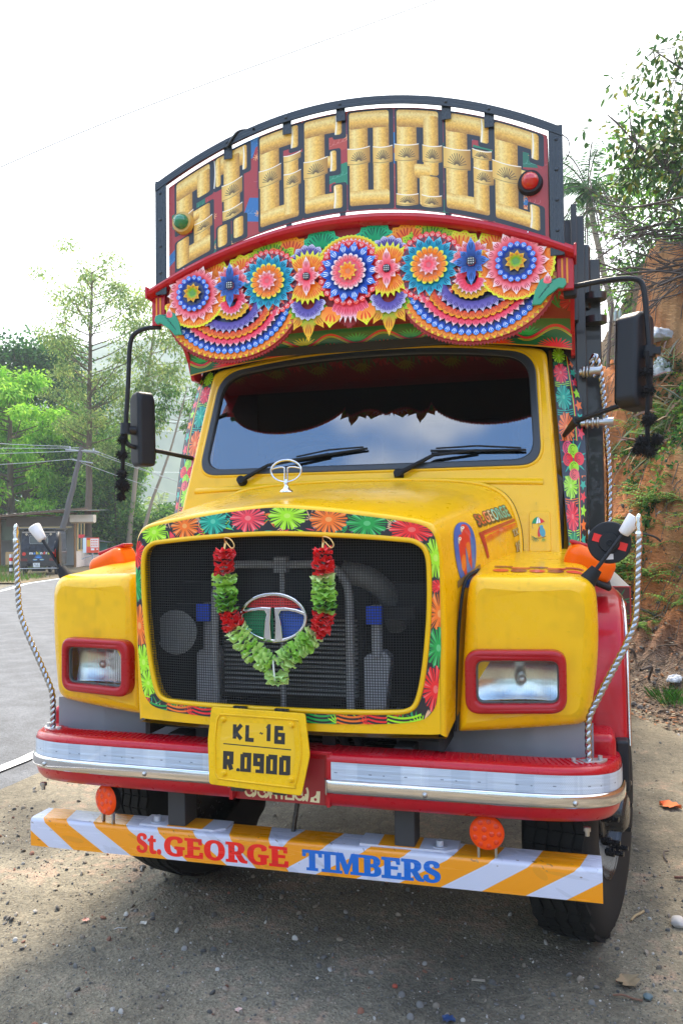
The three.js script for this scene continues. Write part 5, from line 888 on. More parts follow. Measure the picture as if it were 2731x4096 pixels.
// ------------------------------------------------------------------ name board on its frame
{
  const sb = group('name_board', truck, [0, 0, -0.94]);
  const top = (x) => 3.762 - 0.28 * x * x, bot = (x) => 3.262 - 0.262 * x * x, fr = (x) => 3.788 - 0.272 * x * x;
  const bf = gridGeo(60, 4, (u, v) => { const x = lerp(-0.962, 0.962, u); return [x, lerp(bot(x), top(x), v), 0.006]; });
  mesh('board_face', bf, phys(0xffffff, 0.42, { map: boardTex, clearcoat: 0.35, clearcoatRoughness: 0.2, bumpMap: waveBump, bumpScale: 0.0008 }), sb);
  mesh('board_back', [gridGeo(60, 1, (u, v) => { const x = lerp(-0.962, 0.962, u); return [x, lerp(bot(x), top(x), v), -0.006]; }), gridGeo(60, 1, (u, v) => { const x = lerp(-0.962, 0.962, u); return [x, top(x), lerp(-0.006, 0.006, v)]; }), gridGeo(60, 1, (u, v) => { const x = lerp(-0.962, 0.962, u); return [x, bot(x), lerp(-0.006, 0.006, v)]; })], M.frame, sb);
  for (const s of SIDES) {
    mesh('frame_post', [box(0.062, 0.60, 0.008, s * 0.998, 3.235, 0.026, 0.002), box(0.008, 0.60, 0.06, s * 1.026, 3.235, -0.002, 0.002)], M.frame, sb);
    for (let i = 0; i < 4; i++) mesh('rivet', at(new THREE.SphereGeometry(0.009, 10, 6), s * 1.0, 3.05 + i * 0.14, 0.031, 0, 0, 0, [1, 1, 0.5]), M.frame, sb);
  }
  const arcP = (dz0, dy0, dz1, dy1) => gridGeo(60, 1, (u, v) => { const x = lerp(-1.028, 1.028, u); return [x, fr(x) + lerp(dy0, dy1, v), lerp(dz0, dz1, v)]; });
  mesh('frame_arch', creased(merge([arcP(0.034, -0.020, 0.034, 0.020), arcP(0.034, 0.020, -0.03, 0.020), arcP(-0.03, 0.020, -0.03, 0.012), arcP(-0.03, 0.012, 0.026, 0.012), arcP(0.026, 0.012, 0.026, -0.02), arcP(0.026, -0.020, 0.034, -0.020)]), 0.4), M.frame, sb);
  for (const x of [-0.62, -0.02, 0.5, -0.3, 0.7]) { mesh('frame_tab', box(0.045, 0.09, 0.006, x, top(x) - 0.005, 0.018), M.frame, sb); mesh('frame_tab', box(0.03, 0.07, 0.006, x, bot(x) - 0.02, 0.0), M.frame, sb); mesh('rivet', at(new THREE.SphereGeometry(0.008, 10, 6), x, fr(x), 0.036, 0, 0, 0, [1, 1, 0.5]), M.frame, sb); }
  mesh('frame_wire', tube([[-0.47, fr(-0.47) + 0.0, 0.04], [-0.5, fr(-0.5) + 0.028, 0.0], [-0.56, fr(-0.56) + 0.024, 0.036], [-0.62, fr(-0.62) - 0.03, 0.04]], 0.006, 30, 6), M.frame, sb);
  mesh('cable', tube([[1.03, 3.50, 0.0], [1.055, 3.47, 0.0], [1.06, 3.42, 0], [1.04, 3.38, 0]], 0.003, 20, 6), M.black, sb);
  for (const [x, y, m, bz, bm] of [[-0.875, 3.302, M.greenLens, 0.0, plain(0.62, 0.36, 0.06)], [0.882, 3.288, M.redLens, 0.0, plain(0.62, 0.42, 0.12)]]) {
    const l = group('board_lamp', truck, [x, y, -0.932]);
    mesh('lamp_base', [new THREE.CylinderGeometry(0.052, 0.058, 0.03, 32).rotateX(Math.PI / 2).translate(0, 0, 0.015)], x < 0 ? bm : M.plastic, l);
    mesh('lamp_globe', at(new THREE.SphereGeometry(0.040, 24, 16), 0, 0, 0.03, 0, 0, 0, [1, 1, 1.15]), m, l);
  }
  for (const s of SIDES) mesh('frame_stay', [rod([s * 0.95, 3.5, -0.02], [s * 0.95, 3.05, -0.7], 0.014)], M.frame, sb);
}
// ------------------------------------------------------------------ goods body behind the cab
{
  const body = group('goods_body', truck);
  for (const s of SIDES) {
    const px = s > 0 ? 1.155 : -1.03;
    mesh('corner_post', box(0.095, 1.95, 0.10, px, 2.12, -1.56, 0.008), M.bodyBlack, body); mesh('board_edge', box(0.10, 2.3, 0.03, s * (s > 0 ? 1.07 : 0.98), 2.15, -1.49), M.bodyBlack, body);
    if (s > 0) mesh('post_plate', [box(0.05, 1.9, 0.02, s * 1.10, 2.35, -1.44, 0.004)], M.bodyBlack, body);
    if (s > 0) for (const y of [2.88, 2.76]) mesh('hinge_eye', [cyl(0.055, 0.055, 0.035, 24, s * 1.175, y, -1.46)], M.bodyBlack, body);
    if (s > 0) { mesh('upper_post', box(0.03, 0.6, 0.06, s * 1.075, 3.05, -1.42, 0.004), M.bodyBlack, body); mesh('upper_post', box(0.07, 0.35, 0.06, s * 1.12, 3.0, -1.52, 0.02), M.bodyBlack, body); }
    // floor beam: grey timber top, red painted end
    mesh('side_beam', box(0.12, 0.17, 4.4, s * 1.262, 1.305, -3.82, 0.004), std(col(0.30, 0.29, 0.27), 0.85, 0, { map: paintMap }), body);
    const endT = M.endT || (M.endT = phys(0xffffff, 0.4, { clearcoat: 0.5, map: canvas(128, 192, (x, w, h) => { x.fillStyle = '#4a0a10'; x.fillRect(0, 0, w, h); leafSpray(x, 60, 80, 80, 0, 6, '#0f6a3a', 9); x.fillStyle = '#e01c1c'; for (const [a, b] of [[60, 50], [84, 90], [50, 120]]) { x.beginPath(); x.arc(a, b, 22, 0, 7); x.fill(); } leafSpray(x, 70, 160, 60, 0, 6, '#6aa81c', 7); x.strokeStyle = '#b0101c'; x.lineWidth = 12; x.strokeRect(0, 0, w, h); }) }));
    mesh('painted_end', box(0.13, 0.20, 0.012, s * 1.262, 1.29, -1.61, 0.003), endT, body);
    for (let i = 0; i < 8; i++) mesh('tie_ring', at(new THREE.TorusGeometry(0.024, 0.006, 8, 18), s * 1.335, 1.33, -1.75 - i * 0.5, 0, 0.9, 0), M.black, body);
    mesh('side_planks', [box(0.05, 1.5, 4.4, s * (s > 0 ? 1.16 : 1.03), 2.1, -3.8)], M.bodyBlack, body);
    // twisted grab rod on brackets
    if (s < 0) continue;
    mesh('grab_rod', twistGeo([[s * 1.155, 2.45, -1.36], [s * 1.15, 2.53, -1.36], [s * 1.165, 2.555, -1.36], [s * 1.185, 2.50, -1.36], [s * 1.197, 2.4, -1.36], [s * 1.212, 2.2, -1.36], [s * 1.222, 1.95, -1.36], [s * 1.218, 1.75, -1.36], [s * 1.205, 1.60, -1.36]], 0.0145, 17, 420, 2), M.rod, body);
    for (const [y, x1] of [[2.48, 1.18], [2.22, 1.235], [1.66, 1.22]]) { const lo = rod([s * 1.09, y, -1.37], [s * x1, y, -1.36], 0.018, 0.018, 16), rings = [0.2, 0.38, 0.55].map((k) => at(new THREE.TorusGeometry(0.021, 0.008, 8, 18).rotateY(Math.PI / 2), s * lerp(1.09, x1, k), y, -1.367)); mesh('grab_bracket', [lo, ...rings, rod([s * (x1 - 0.04), y, -1.36], [s * (x1 + 0.01), y, -1.36], 0.024, 0.024, 16)], M.steel, body); }
  }
  mesh('head_board', box(2.2, 2.1, 0.06, 0, 2.15, -2.45), M.bodyBlack, body);
  mesh('floor', box(2.4, 0.12, 4.5, 0, 1.28, -3.9), std(col(0.16, 0.13, 0.10), 0.9), body);
  mesh('tail_board', box(2.3, 1.5, 0.06, 0, 2.1, -6.05), M.bodyBlack, body);
}
// ------------------------------------------------------------------ mirrors
{
  const right = group('mirror', truck);
  mesh('mirror_arm', [tube([[1.03, 2.80, -1.0], [1.1, 2.806, -0.97], [1.22, 2.812, -0.95], [1.31, 2.81, -0.95], [1.355, 2.79, -0.95], [1.37, 2.73, -0.95], [1.378, 2.6, -0.95], [1.385, 2.48, -0.95]], 0.0125, 80, 10), tube([[1.385, 2.48, -0.95], [1.387, 2.37, -0.945], [1.375, 2.30, -0.95], [1.345, 2.272, -0.955], [1.2, 2.235, -1.05], [1.06, 2.205, -1.16]], 0.0115, 60, 10), rod([1.07, 2.21, -1.15], [1.01, 2.16, -1.33], 0.022, 0.012), box(0.06, 0.06, 0.06, 1.05, 2.79, -1.0, 0.01)], M.plastic, right);
  const house = (w, h, d) => { const s = S2(roundPoly([[-w / 2, -h * 0.42], [-w * 0.3, -h / 2], [w / 2, -h / 2], [w / 2, h * 0.42], [w * 0.36, h / 2], [-w * 0.2, h / 2], [-w / 2, h * 0.42]], 0.02)); return ext(s, d, 0.02, 4); };
  const hr = mesh('mirror_head', [house(0.155, 0.44, 0.07).translate(0, 0, -0.035)], M.plastic, right); hr.position.set(1.325, 2.445, -1.0); hr.rotation.set(0, 0.95, 0); hr.rotation.order = 'YXZ'; hr.rotation.z = -0.07;
  const gr = mesh('mirror_glass', new THREE.ShapeGeometry(S2(roundPoly([[-0.065, -0.2], [0.065, -0.2], [0.065, 0.2], [-0.065, 0.2]], 0.02))).translate(0, 0, -0.058), std(col(0.7, 0.72, 0.74), 0.05, 1), right); gr.position.copy(hr.position); gr.quaternion.copy(hr.quaternion);
  mesh('mirror_clamp', [at(cyl(0.027, 0.027, 0.05, 16), 1.384, 2.475, -0.95), at(box(0.06, 0.03, 0.03), 1.40, 2.475, -0.94), rod([1.384, 2.475, -0.95], [1.32, 2.47, -0.99], 0.02)], M.plastic, right);
  const left = group('mirror', truck);
  mesh('mirror_arm', [tube([[-1.03, 2.78, -0.97], [-1.09, 2.778, -0.95], [-1.15, 2.765, -0.95], [-1.19, 2.735, -0.95], [-1.206, 2.66, -0.95], [-1.214, 2.5, -0.95], [-1.228, 2.3, -0.95], [-1.232, 2.2, -0.95], [-1.215, 2.165, -0.95], [-1.19, 2.152, -0.98], [-1.12, 2.14, -1.10], [-1.02, 2.115, -1.31]], 0.0125, 120, 10)], M.plastic, left);
  const hl = mesh('mirror_head', [house(0.11, 0.40, 0.06).translate(0, 0, -0.035)], M.plastic, left); hl.position.set(-1.175, 2.25, -1.02); hl.rotation.set(0, -0.55, 0); hl.rotation.order = 'YXZ'; hl.rotation.z = 0.03;
  const gl = mesh('mirror_glass', new THREE.ShapeGeometry(S2(roundPoly([[-0.042, -0.17], [0.042, -0.17], [0.042, 0.17], [-0.042, 0.17]], 0.02))).translate(0, 0, -0.058), std(col(0.7, 0.72, 0.74), 0.05, 1), left); gl.position.copy(hl.position); gl.quaternion.copy(hl.quaternion);
  mesh('mirror_clamp', [at(cyl(0.026, 0.03, 0.06, 16), -1.231, 2.25, -0.95), rod([-1.23, 2.245, -0.95], [-1.18, 2.24, -0.99], 0.024)], M.plastic, left);
}
// ------------------------------------------------------------------ things hung on the truck
// garland of fabric flowers
{
  const g = group('flower_garland', null, [0, 1.6, 0.17]);
  tag(g, 'red and green fabric flower garland hanging in a V on the truck grille', 'garland');
  const O = V(0, 1.6, 0.17);
  const ruffle = (seed, r, th) => { const R = rng(seed), ph = R() * 6; return gridGeo(30, 4, (u, v) => { const a = u * Math.PI * 2, k = v, rr = lerp(0.15, 1, k) * r * (1 + 0.10 * k * Math.sin(a * 7 + ph) + 0.05 * k * Math.sin(a * 15 + ph * 2)); return [Math.cos(a) * rr, th * (0.55 * k * Math.sin(a * 9 + ph) + 0.35 * k * k * Math.sin(a * 4 + ph) + k * k * 0.5), Math.sin(a) * rr]; }); };
  const fab = (c) => phys(c, 0.9, { transmission: 0.25, thickness: 0 });
  const FM = { r: fab(col(0.85, 0.006, 0.012)), r2: fab(col(0.68, 0.004, 0.012)), g: fab(col(0.42, 0.74, 0.10)), g2: fab(col(0.16, 0.46, 0.02)), g3: fab(col(0.66, 0.90, 0.32)), o: fab(col(0.9, 0.2, 0.03)) };
  const geos = [0, 1, 2, 3, 4, 5].map((i) => ruffle(i + 1, 1, 0.45));
  const fz = (x, y) => frontZ(x, y) + 0.045;
  const Rn = rng(44);
  const strand = (pts, plan) => {
    const c = curve(pts.map((p) => [p[0], p[1], fz(p[0], p[1])])), L = c.getLength(); let n = Math.round(L / 0.0135);
    for (let i = 0; i <= n; i++) {
      const t = i / n, p = c.getPointAt(t), d = c.getTangentAt(t), kindC = plan.find((q) => t <= q[0])[1];
      const mats = kindC === 'r' ? [FM.r, FM.r2, FM.r] : kindC === 'G' ? [FM.g2, FM.g, FM.g2] : kindC === 'L' ? [FM.g3, FM.g, FM.g3, FM.g3, FM.g] : [FM.g, FM.g3, FM.g];
      const f = mesh('fabric_flower', geos[Math.floor(Rn() * 6)], mats[Math.floor(Rn() * mats.length)], g); const r = (kindC === 'r' ? 0.037 : 0.041) * (0.86 + Rn() * 0.26);
      f.scale.set(r, r * (kindC === 'r' ? 0.8 : 0.62), r); f.position.copy(p).sub(O); f.quaternion.setFromUnitVectors(V(0, -1, 0), d.clone().normalize()); f.rotateY(Rn() * 6); f.rotateX((Rn() - 0.5) * 0.5); f.rotateZ((Rn() - 0.5) * 0.3);
    }
  };
  strand([[-0.175, 1.62], [-0.178, 1.55], [-0.176, 1.487], [-0.168, 1.405], [-0.148, 1.355], [-0.108, 1.298], [-0.055, 1.246], [-0.005, 1.213]], [[0.175, 'r'], [0.34, 'g'], [0.47, 'G'], [0.62, 'r'], [1, 'L']]);
  strand([[0.197, 1.622], [0.197, 1.551], [0.198, 1.474], [0.2, 1.412], [0.183, 1.352], [0.13, 1.30], [0.076, 1.252], [0.03, 1.215]], [[0.19, 'r'], [0.36, 'g'], [0.47, 'G'], [0.64, 'r'], [1, 'L']]);
  strand([[0.018, 1.175], [0.017, 1.145]], [[1, 'L']]);
  const wires = [];
  wires.push(tube([[0.01, 1.235, 0.17], [0.014, 1.2, 0.175], [0.018, 1.16, 0.175]].map((p) => [p[0], p[1] - 1.6, p[2] - 0.17]), 0.0035, 20, 6));
  mesh('garland_thread', wires, M.white, g);
  for (const [x, s] of [[-0.175, 1], [0.197, 1]]) mesh('hook', [rod([x, 0.02, 0.0], [x - 0.002, 0.055, -0.02], 0.0045), tube([[x, 0.05, -0.01], [x + 0.004, 0.068, 0], [x + 0.03, 0.062, 0.01], [x + 0.045, 0.04, 0.012], [x + 0.035, 0.03, 0.012], [x + 0.01, 0.05, 0.0]], 0.0026, 40, 6)], M.brass, g);
}
// wool tassels on the mirrors
function tassel(name, label, x, y, z, balls, L, seed) {
  const g = group(name, null, [x, y, z]); tag(g, label, 'tassel', 'black wool tassels on the mirrors');
  const wool = std(col(0.006, 0.006, 0.007), 0.95), R = rng(seed);
  mesh('cord', tube([[0, 0, 0], [0.005, -L * 0.3, 0.004], [-0.004, -L * 0.7, 0], [0, -L, 0]], 0.011, 30, 6), wool, g);
  for (const [bx, by, r] of balls) {
    const list = [new THREE.IcosahedronGeometry(r * 0.62, 1)];
    for (let i = 0; i < 340; i++) { const a = R() * 6.283, c = R() * 2 - 1, sn = Math.sqrt(1 - c * c), d = V(Math.cos(a) * sn, c, Math.sin(a) * sn), l = r * (0.75 + R() * 0.4), w = 0.0028; const e = d.clone().multiplyScalar(l), o = V(R() - 0.5, R() - 0.5, R() - 0.5).multiplyScalar(r * 0.25); const s = V(R() - 0.5, R() - 0.5, R() - 0.5).cross(d).normalize().multiplyScalar(w); const b = new THREE.BufferGeometry(); const st = d.clone().multiplyScalar(r * 0.3); e.add(o); e.y -= r * 0.12; b.setAttribute('position', new THREE.Float32BufferAttribute([...st.clone().add(s).toArray(), ...st.clone().sub(s).toArray(), ...e.toArray()], 3)); b.computeVertexNormals(); list.push(b); }
    mesh('pompom', list.map((q) => { const c = clean(q); return c.translate(bx, by, 0); }), wool, g);
  }
}
tassel('wool_tassel', 'black wool tassel hanging from the larger right-hand mirror by the red bank', 1.37, 2.47, -0.92, [[0.0, -0.09, 0.035], [0.005, -0.17, 0.036], [0.005, -0.30, 0.044], [-0.03, -0.40, 0.04], [0.035, -0.39, 0.04], [0.0, -0.44, 0.042], [-0.045, -0.43, 0.034]], 0.44, 5);
tassel('wool_tassel', 'black wool tassel hanging from the mirror over the road side', -1.237, 2.22, -0.93, [[-0.002, -0.03, 0.034], [-0.004, -0.11, 0.036], [-0.004, -0.21, 0.036], [-0.01, -0.265, 0.045], [0.012, -0.275, 0.04], [-0.01, -0.33, 0.03]], 0.35, 6);
// ------------------------------------------------------------------ ground, road, bank
const riseY = (x, z) => 0.0125 * Math.max(0, -z - 5);
const bankD = (x, z) => (x - 2.0) * 0.85 - (z + 5.5) * 0.53 - Math.max(0, 1.25 - x) * 1.3 + fbm(x * 0.5, z * 0.5, 4.2, 3) * 0.35;
const bankH = (x, z) => {
  const d = bankD(x, z); if (d < -0.6) return 0;
  const lump = fbm(x * 1.6, z * 1.6, 1.1, 4) * 0.6 + fbm(x * 5, z * 5, 2.2, 4) * 0.26;
  let y = 0.06 * sstep(d, -0.6, 0) + Math.max(0, Math.min(d, 0.6)) * 0.85 + Math.max(0, Math.min(d - 0.6, 1.2)) * 1.9 + Math.max(0, Math.min(d - 1.8, 0.8)) * 1.75 + Math.max(0, Math.min(d - 2.6, 0.4)) * 4.4 * sstep(x, 1.85, 2.35) + Math.max(0, Math.min(d - 3.0, 30)) * 0.28;
  return Math.max(0, y + lump * sstep(d, -0.1, 0.8));
};
const soilFine = tileNoise(11, 256), soilMid = tileNoise(12, 64), soilBig = tileNoise(13, 10), soilSp = tileNoise(14, 512);
const soilMap = noiseTex(1024, 1024, (u, v) => {
  const a = soilBig(u, v), b = soilMid(u, v), c = soilFine(u, v), d = soilSp(u, v);
  let k = 0.62 + 0.22 * a + 0.12 * b + 0.2 * (c - 0.5); if (d > 0.93) k *= 0.45; if (d < 0.035) k *= 1.5;
  const red = sstep(a * 0.5 + b * 0.5, 0.55, 0.85) * 0.12;
  return [k * (0.59 + red * 0.4), k * 0.555, k * 0.475];
}, true);
const soilBump = noiseTex(1024, 1024, (u, v) => { const k = soilMid(u, v) * 0.35 + soilFine(u, v) * 0.35 + soilSp(u, v) * 0.3; return [k, k, k]; });
const asphaltMap = noiseTex(1024, 1024, (u, v) => { const c = soilSp(u, v), b = soilFine(u, v), a = soilBig(u, v), m = soilMid(u, v); let k = 0.37 + 0.08 * (a - 0.5) + 0.05 * (m - 0.5) + 0.12 * (b - 0.5) + 0.16 * (c - 0.5); return [k, k * 1.02, k * 1.05]; }, true);
function terrainGrid(xs, zs, yf, uvs) {
  const pos = [], uv = [], idx = [], nx = xs.length;
  for (const z of zs) for (const x of xs) { pos.push(x, yf(x, z), z); uv.push(x / uvs, z / uvs); }
  for (let j = 0; j + 1 < zs.length; j++) for (let i = 0; i + 1 < nx; i++) { const a = j * nx + i; idx.push(a, a + nx, a + 1, a + 1, a + nx, a + nx + 1); }
  const g = new THREE.BufferGeometry(); g.setAttribute('position', new THREE.Float32BufferAttribute(pos, 3)); g.setAttribute('uv', new THREE.Float32BufferAttribute(uv, 2)); g.setIndex(idx); g.computeVertexNormals(); return g;
}
const span = (a, b, n) => Array.from({ length: n + 1 }, (_, i) => lerp(a, b, i / n));
const tread = (x, z) => { const b = Math.exp(-(((x + 1.35 + 0.35 * (z + 0.5)) / 0.55) ** 2)) * sstep(z, -2.2, -0.6); const k = z * 0.55 + x; return b * 0.006 * Math.max(-0.4, Math.sin((x * 0.35 - z) * 62 + fbm(x * 3, z * 3, 1, 2) * 3)) * sstep(fbm(x * 1.3, z * 1.3, 8, 2), -0.25, 0.1); };
const fine = (x, z) => tread(x, z) + fbm(x * 0.9, z * 0.9, 0.3, 3) * 0.02 + fbm(x * 6, z * 6, 0.7, 3) * 0.006 + (Math.exp(-(((x + 0.9) / 0.5) ** 2)) * -0.008);
const groundY = (x, z) => riseY(x, z) + fine(x, z) * sstep(x, -2.75, -2.1) - 0.001 - 0.03 * (1 - sstep(x, -3.2, -2.5));
{
  const xs = [...span(-700, -60, 16).slice(0, -1), ...span(-60, -4, 28).slice(0, -1), ...span(-4, 4, 160).slice(0, -1), ...span(4, 60, 20).slice(0, -1), ...span(60, 700, 12)];
  const zs = [...span(-800, -60, 16).slice(0, -1), ...span(-60, -8, 26).slice(0, -1), ...span(-8, 4, 200).slice(0, -1), ...span(4, 60, 14).slice(0, -1), ...span(60, 500, 6)];
  const far = (x, z) => riseY(x, Math.max(z, -45)) - 0.25 * sstep(-z, 60, 90) * Math.min(1, (-z - 60) / 60) - (Math.hypot(x, z) > 70 ? Math.min(18, (Math.hypot(x, z) - 70) * 0.06) : 0);
  const g = terrainGrid(xs, zs, (x, z) => (x > -4 && x < 4 && z > -8 && z < 4 ? groundY(x, z) : (x < -2.8 ? far(x, z) - 0.03 : far(x, z) - 0.001)), 2.2);
  { const P = g.attributes.position, c = []; for (let i = 0; i < P.count; i++) { const x = P.getX(i), z = P.getZ(i); let k = 1 + 0.3 * fbm(x * 0.7, z * 0.7, 3.7, 4) + 0.22 * fbm(x * 4, z * 4, 2.1, 3); const st = sstep(fbm(x * 1.1 + 4, z * 1.1, 6.2, 3), 0.12, 0.34); k *= 1 - 0.35 * st; const w = 0.05 * fbm(x * 0.5, z * 0.5, 9, 2); c.push(k * (1 + w), k, k * (1 - w * 1.5)); } g.setAttribute('color', new THREE.Float32BufferAttribute(c, 3)); }
  kind(mesh('ground', g, std(col(0.92, 0.92, 0.90), 0.95, 0, { vertexColors: true, map: soilMap, bumpMap: soilBump, bumpScale: 0.012 })), 'structure');
}
// road: from the near edge line to the curving far edge
const farX = (z) => { const P = [[60, -10.5], [20, -11.5], [0, -12.6], [-10, -13.7], [-17.3, -14.9], [-20, -16.1], [-23, -16.6], [-26.5, -17.05], [-29, -17.05], [-34, -16.6], [-42, -14.6], [-52, -9.5]]; for (let i = 0; i + 1 < P.length; i++) if (z <= P[i][0] && z >= P[i + 1][0]) return lerp(P[i][1], P[i + 1][1], (P[i][0] - z) / (P[i][0] - P[i + 1][0])); return P[P.length - 1][1]; };
const nearX = (z) => -2.56 + 0.05 * Math.sin(z * 1.7) + 0.03 * Math.sin(z * 5.1) + (z < -20 ? (z + 20) ** 2 * 0.012 : 0);
{
  const strip = (x0, x1, lift, name, m, z0 = 30, z1 = -50, nz = 200, nx = 6) => {
    const g = gridGeo(nx, nz, (u, v) => { const z = lerp(z0, z1, v), x = lerp(x0(z), x1(z), u); return [x, riseY(x, z) + lift - (name === 'road' ? 0.012 * Math.pow(u, 12) : 0), z]; }, (u, v) => { const z = lerp(z0, z1, v), x = lerp(x0(z), x1(z), u); return [x / 1.6, z / 1.6]; });
    return kind(mesh(name, g, m), 'structure');
  };
  strip((z) => farX(z) - 0.25, nearX, 0.006, 'road', std(col(0.80, 0.82, 0.84), 0.85, 0, { map: asphaltMap, bumpMap: soilBump, bumpScale: 0.004 }));
  const lineM = std(col(0.72, 0.73, 0.72), 0.7, 0, { map: paintMap });
  strip((z) => nearX(z) - 0.51 - 0.0 * z, (z) => nearX(z) - 0.40, 0.010, 'road_marking', lineM, 30, -50, 200, 1);
  strip((z) => farX(z) + 0.0, (z) => farX(z) + 0.16, 0.010, 'road_marking', lineM, 30, -50, 200, 1);
  // sandy apron under the parked three-wheeler
  kind(mesh('dirt_apron', gridGeo(20, 10, (u, v) => { const z = lerp(-20, -36, v), x0 = farX(z) - 0.1, x = lerp(x0, x0 - 9, u); return [x, riseY(x, z) + 0.02 - 0.02 * u, z]; }, (u, v) => [u * 4, v * 6]), std(col(0.85, 0.72, 0.5), 0.95, 0, { map: soilMap })), 'structure');
}
// soil bank to the right of the truck
const bankSpots = [];
{
  const xs = [...span(0.2, 6, 150).slice(0, -1), ...span(6, 30, 40)], zs = [...span(-40, -16, 40).slice(0, -1), ...span(-16, -3, 190).slice(0, -1), ...span(-3, 25, 50)];
  const cols = [], g = terrainGrid(xs, zs, (x, z) => { const h = bankH(x, z); return h > 0.004 ? h + riseY(x, z) * 0.3 : -0.12; }, 2.0);
  const P = g.attributes.position, UVb = g.attributes.uv; for (let i = 0; i < P.count; i++) UVb.setXY(i, (P.getX(i) * 0.7 - P.getZ(i) * 0.6) / 1.5, (P.getY(i) + P.getX(i) * 0.3) / 1.5);
  for (let i = 0; i < P.count; i++) {
    const x = P.getX(i), y = P.getY(i), z = P.getZ(i), d = bankD(x, z), n = fbm(x * 1.3, z * 1.3 + y, 3.3, 4), m = fbm(x * 7, z * 7 + y * 4, 5.1, 3);
    let c = [0.70, 0.24, 0.07]; const pale = [0.74, 0.43, 0.19], litter = [0.21, 0.17, 0.13], top = [0.05, 0.055, 0.02];
    const mixc = (a, b, k) => a.map((v, q) => lerp(v, b[q], clamp(k, 0, 1)));
    c = mixc(c, pale, sstep(n, -0.05, 0.35) * 0.8); c = mixc(c, litter, (1 - sstep(y, 0.25, 0.95)) * 0.9); c = mixc(c, top, sstep(d, 3.1, 3.5) * 0.85);
    const k = 1 + m * 0.5; cols.push(c[0] * k, c[1] * k, c[2] * k);
  }
  g.setAttribute('color', new THREE.Float32BufferAttribute(cols, 3));
  kind(mesh('bank', g, std(0xffffff, 0.97, 0, { vertexColors: true, bumpMap: soilBump, bumpScale: 0.12 })), 'structure');
}
const landY = (x, z) => Math.max(groundY(x, z), bankH(x, z) > 0.004 ? bankH(x, z) + riseY(x, z) * 0.3 : -1);
// hazy hills beyond the valley
{
  const hill = (name, cx, cz, r, h, seed, c0, c1, n = 90) => {
    const pos = [], cols = [];
    const g = gridGeo(n, n, (u, v) => { const x = cx + (u - 0.5) * 2 * r, z = cz + (v - 0.5) * 2 * r, q = Math.hypot(u - 0.5, v - 0.5) * 2; const b = Math.max(0, 1 - q * q); const y = -14 + h * (Math.pow(b, 1.1) * (0.94 + 0.1 * fbm(x * 0.012, z * 0.012, seed, 4)) ) + fbm(x * 0.05, z * 0.05, seed, 4) * 5 * Math.min(1, b * 4) + fbm(x * 0.3, z * 0.3, seed, 2) * 2.2; return [x, y, z]; });
    const P = g.attributes.position; for (let i = 0; i < P.count; i++) { const k = clamp(fbm(P.getX(i) * 0.08, P.getZ(i) * 0.08, seed + 1, 4) * 1.4 + 0.5, 0, 1); cols.push(lerp(c0[0], c1[0], k), lerp(c0[1], c1[1], k), lerp(c0[2], c1[2], k)); }
    g.setAttribute('color', new THREE.Float32BufferAttribute(cols, 3));
    kind(mesh(name, g, std(0xffffff, 1, 0, { vertexColors: true })), 'structure');
  };
  hill('hills', -262, -470, 210, 146, 7, [0.03, 0.07, 0.025], [0.09, 0.13, 0.05], 150);
  hill('hills', -420, -430, 200, 74, 8, [0.03, 0.07, 0.025], [0.08, 0.12, 0.05]);
  hill('hills', -128, -230, 90, 26, 9, [0.03, 0.08, 0.025], [0.09, 0.15, 0.04]);
}
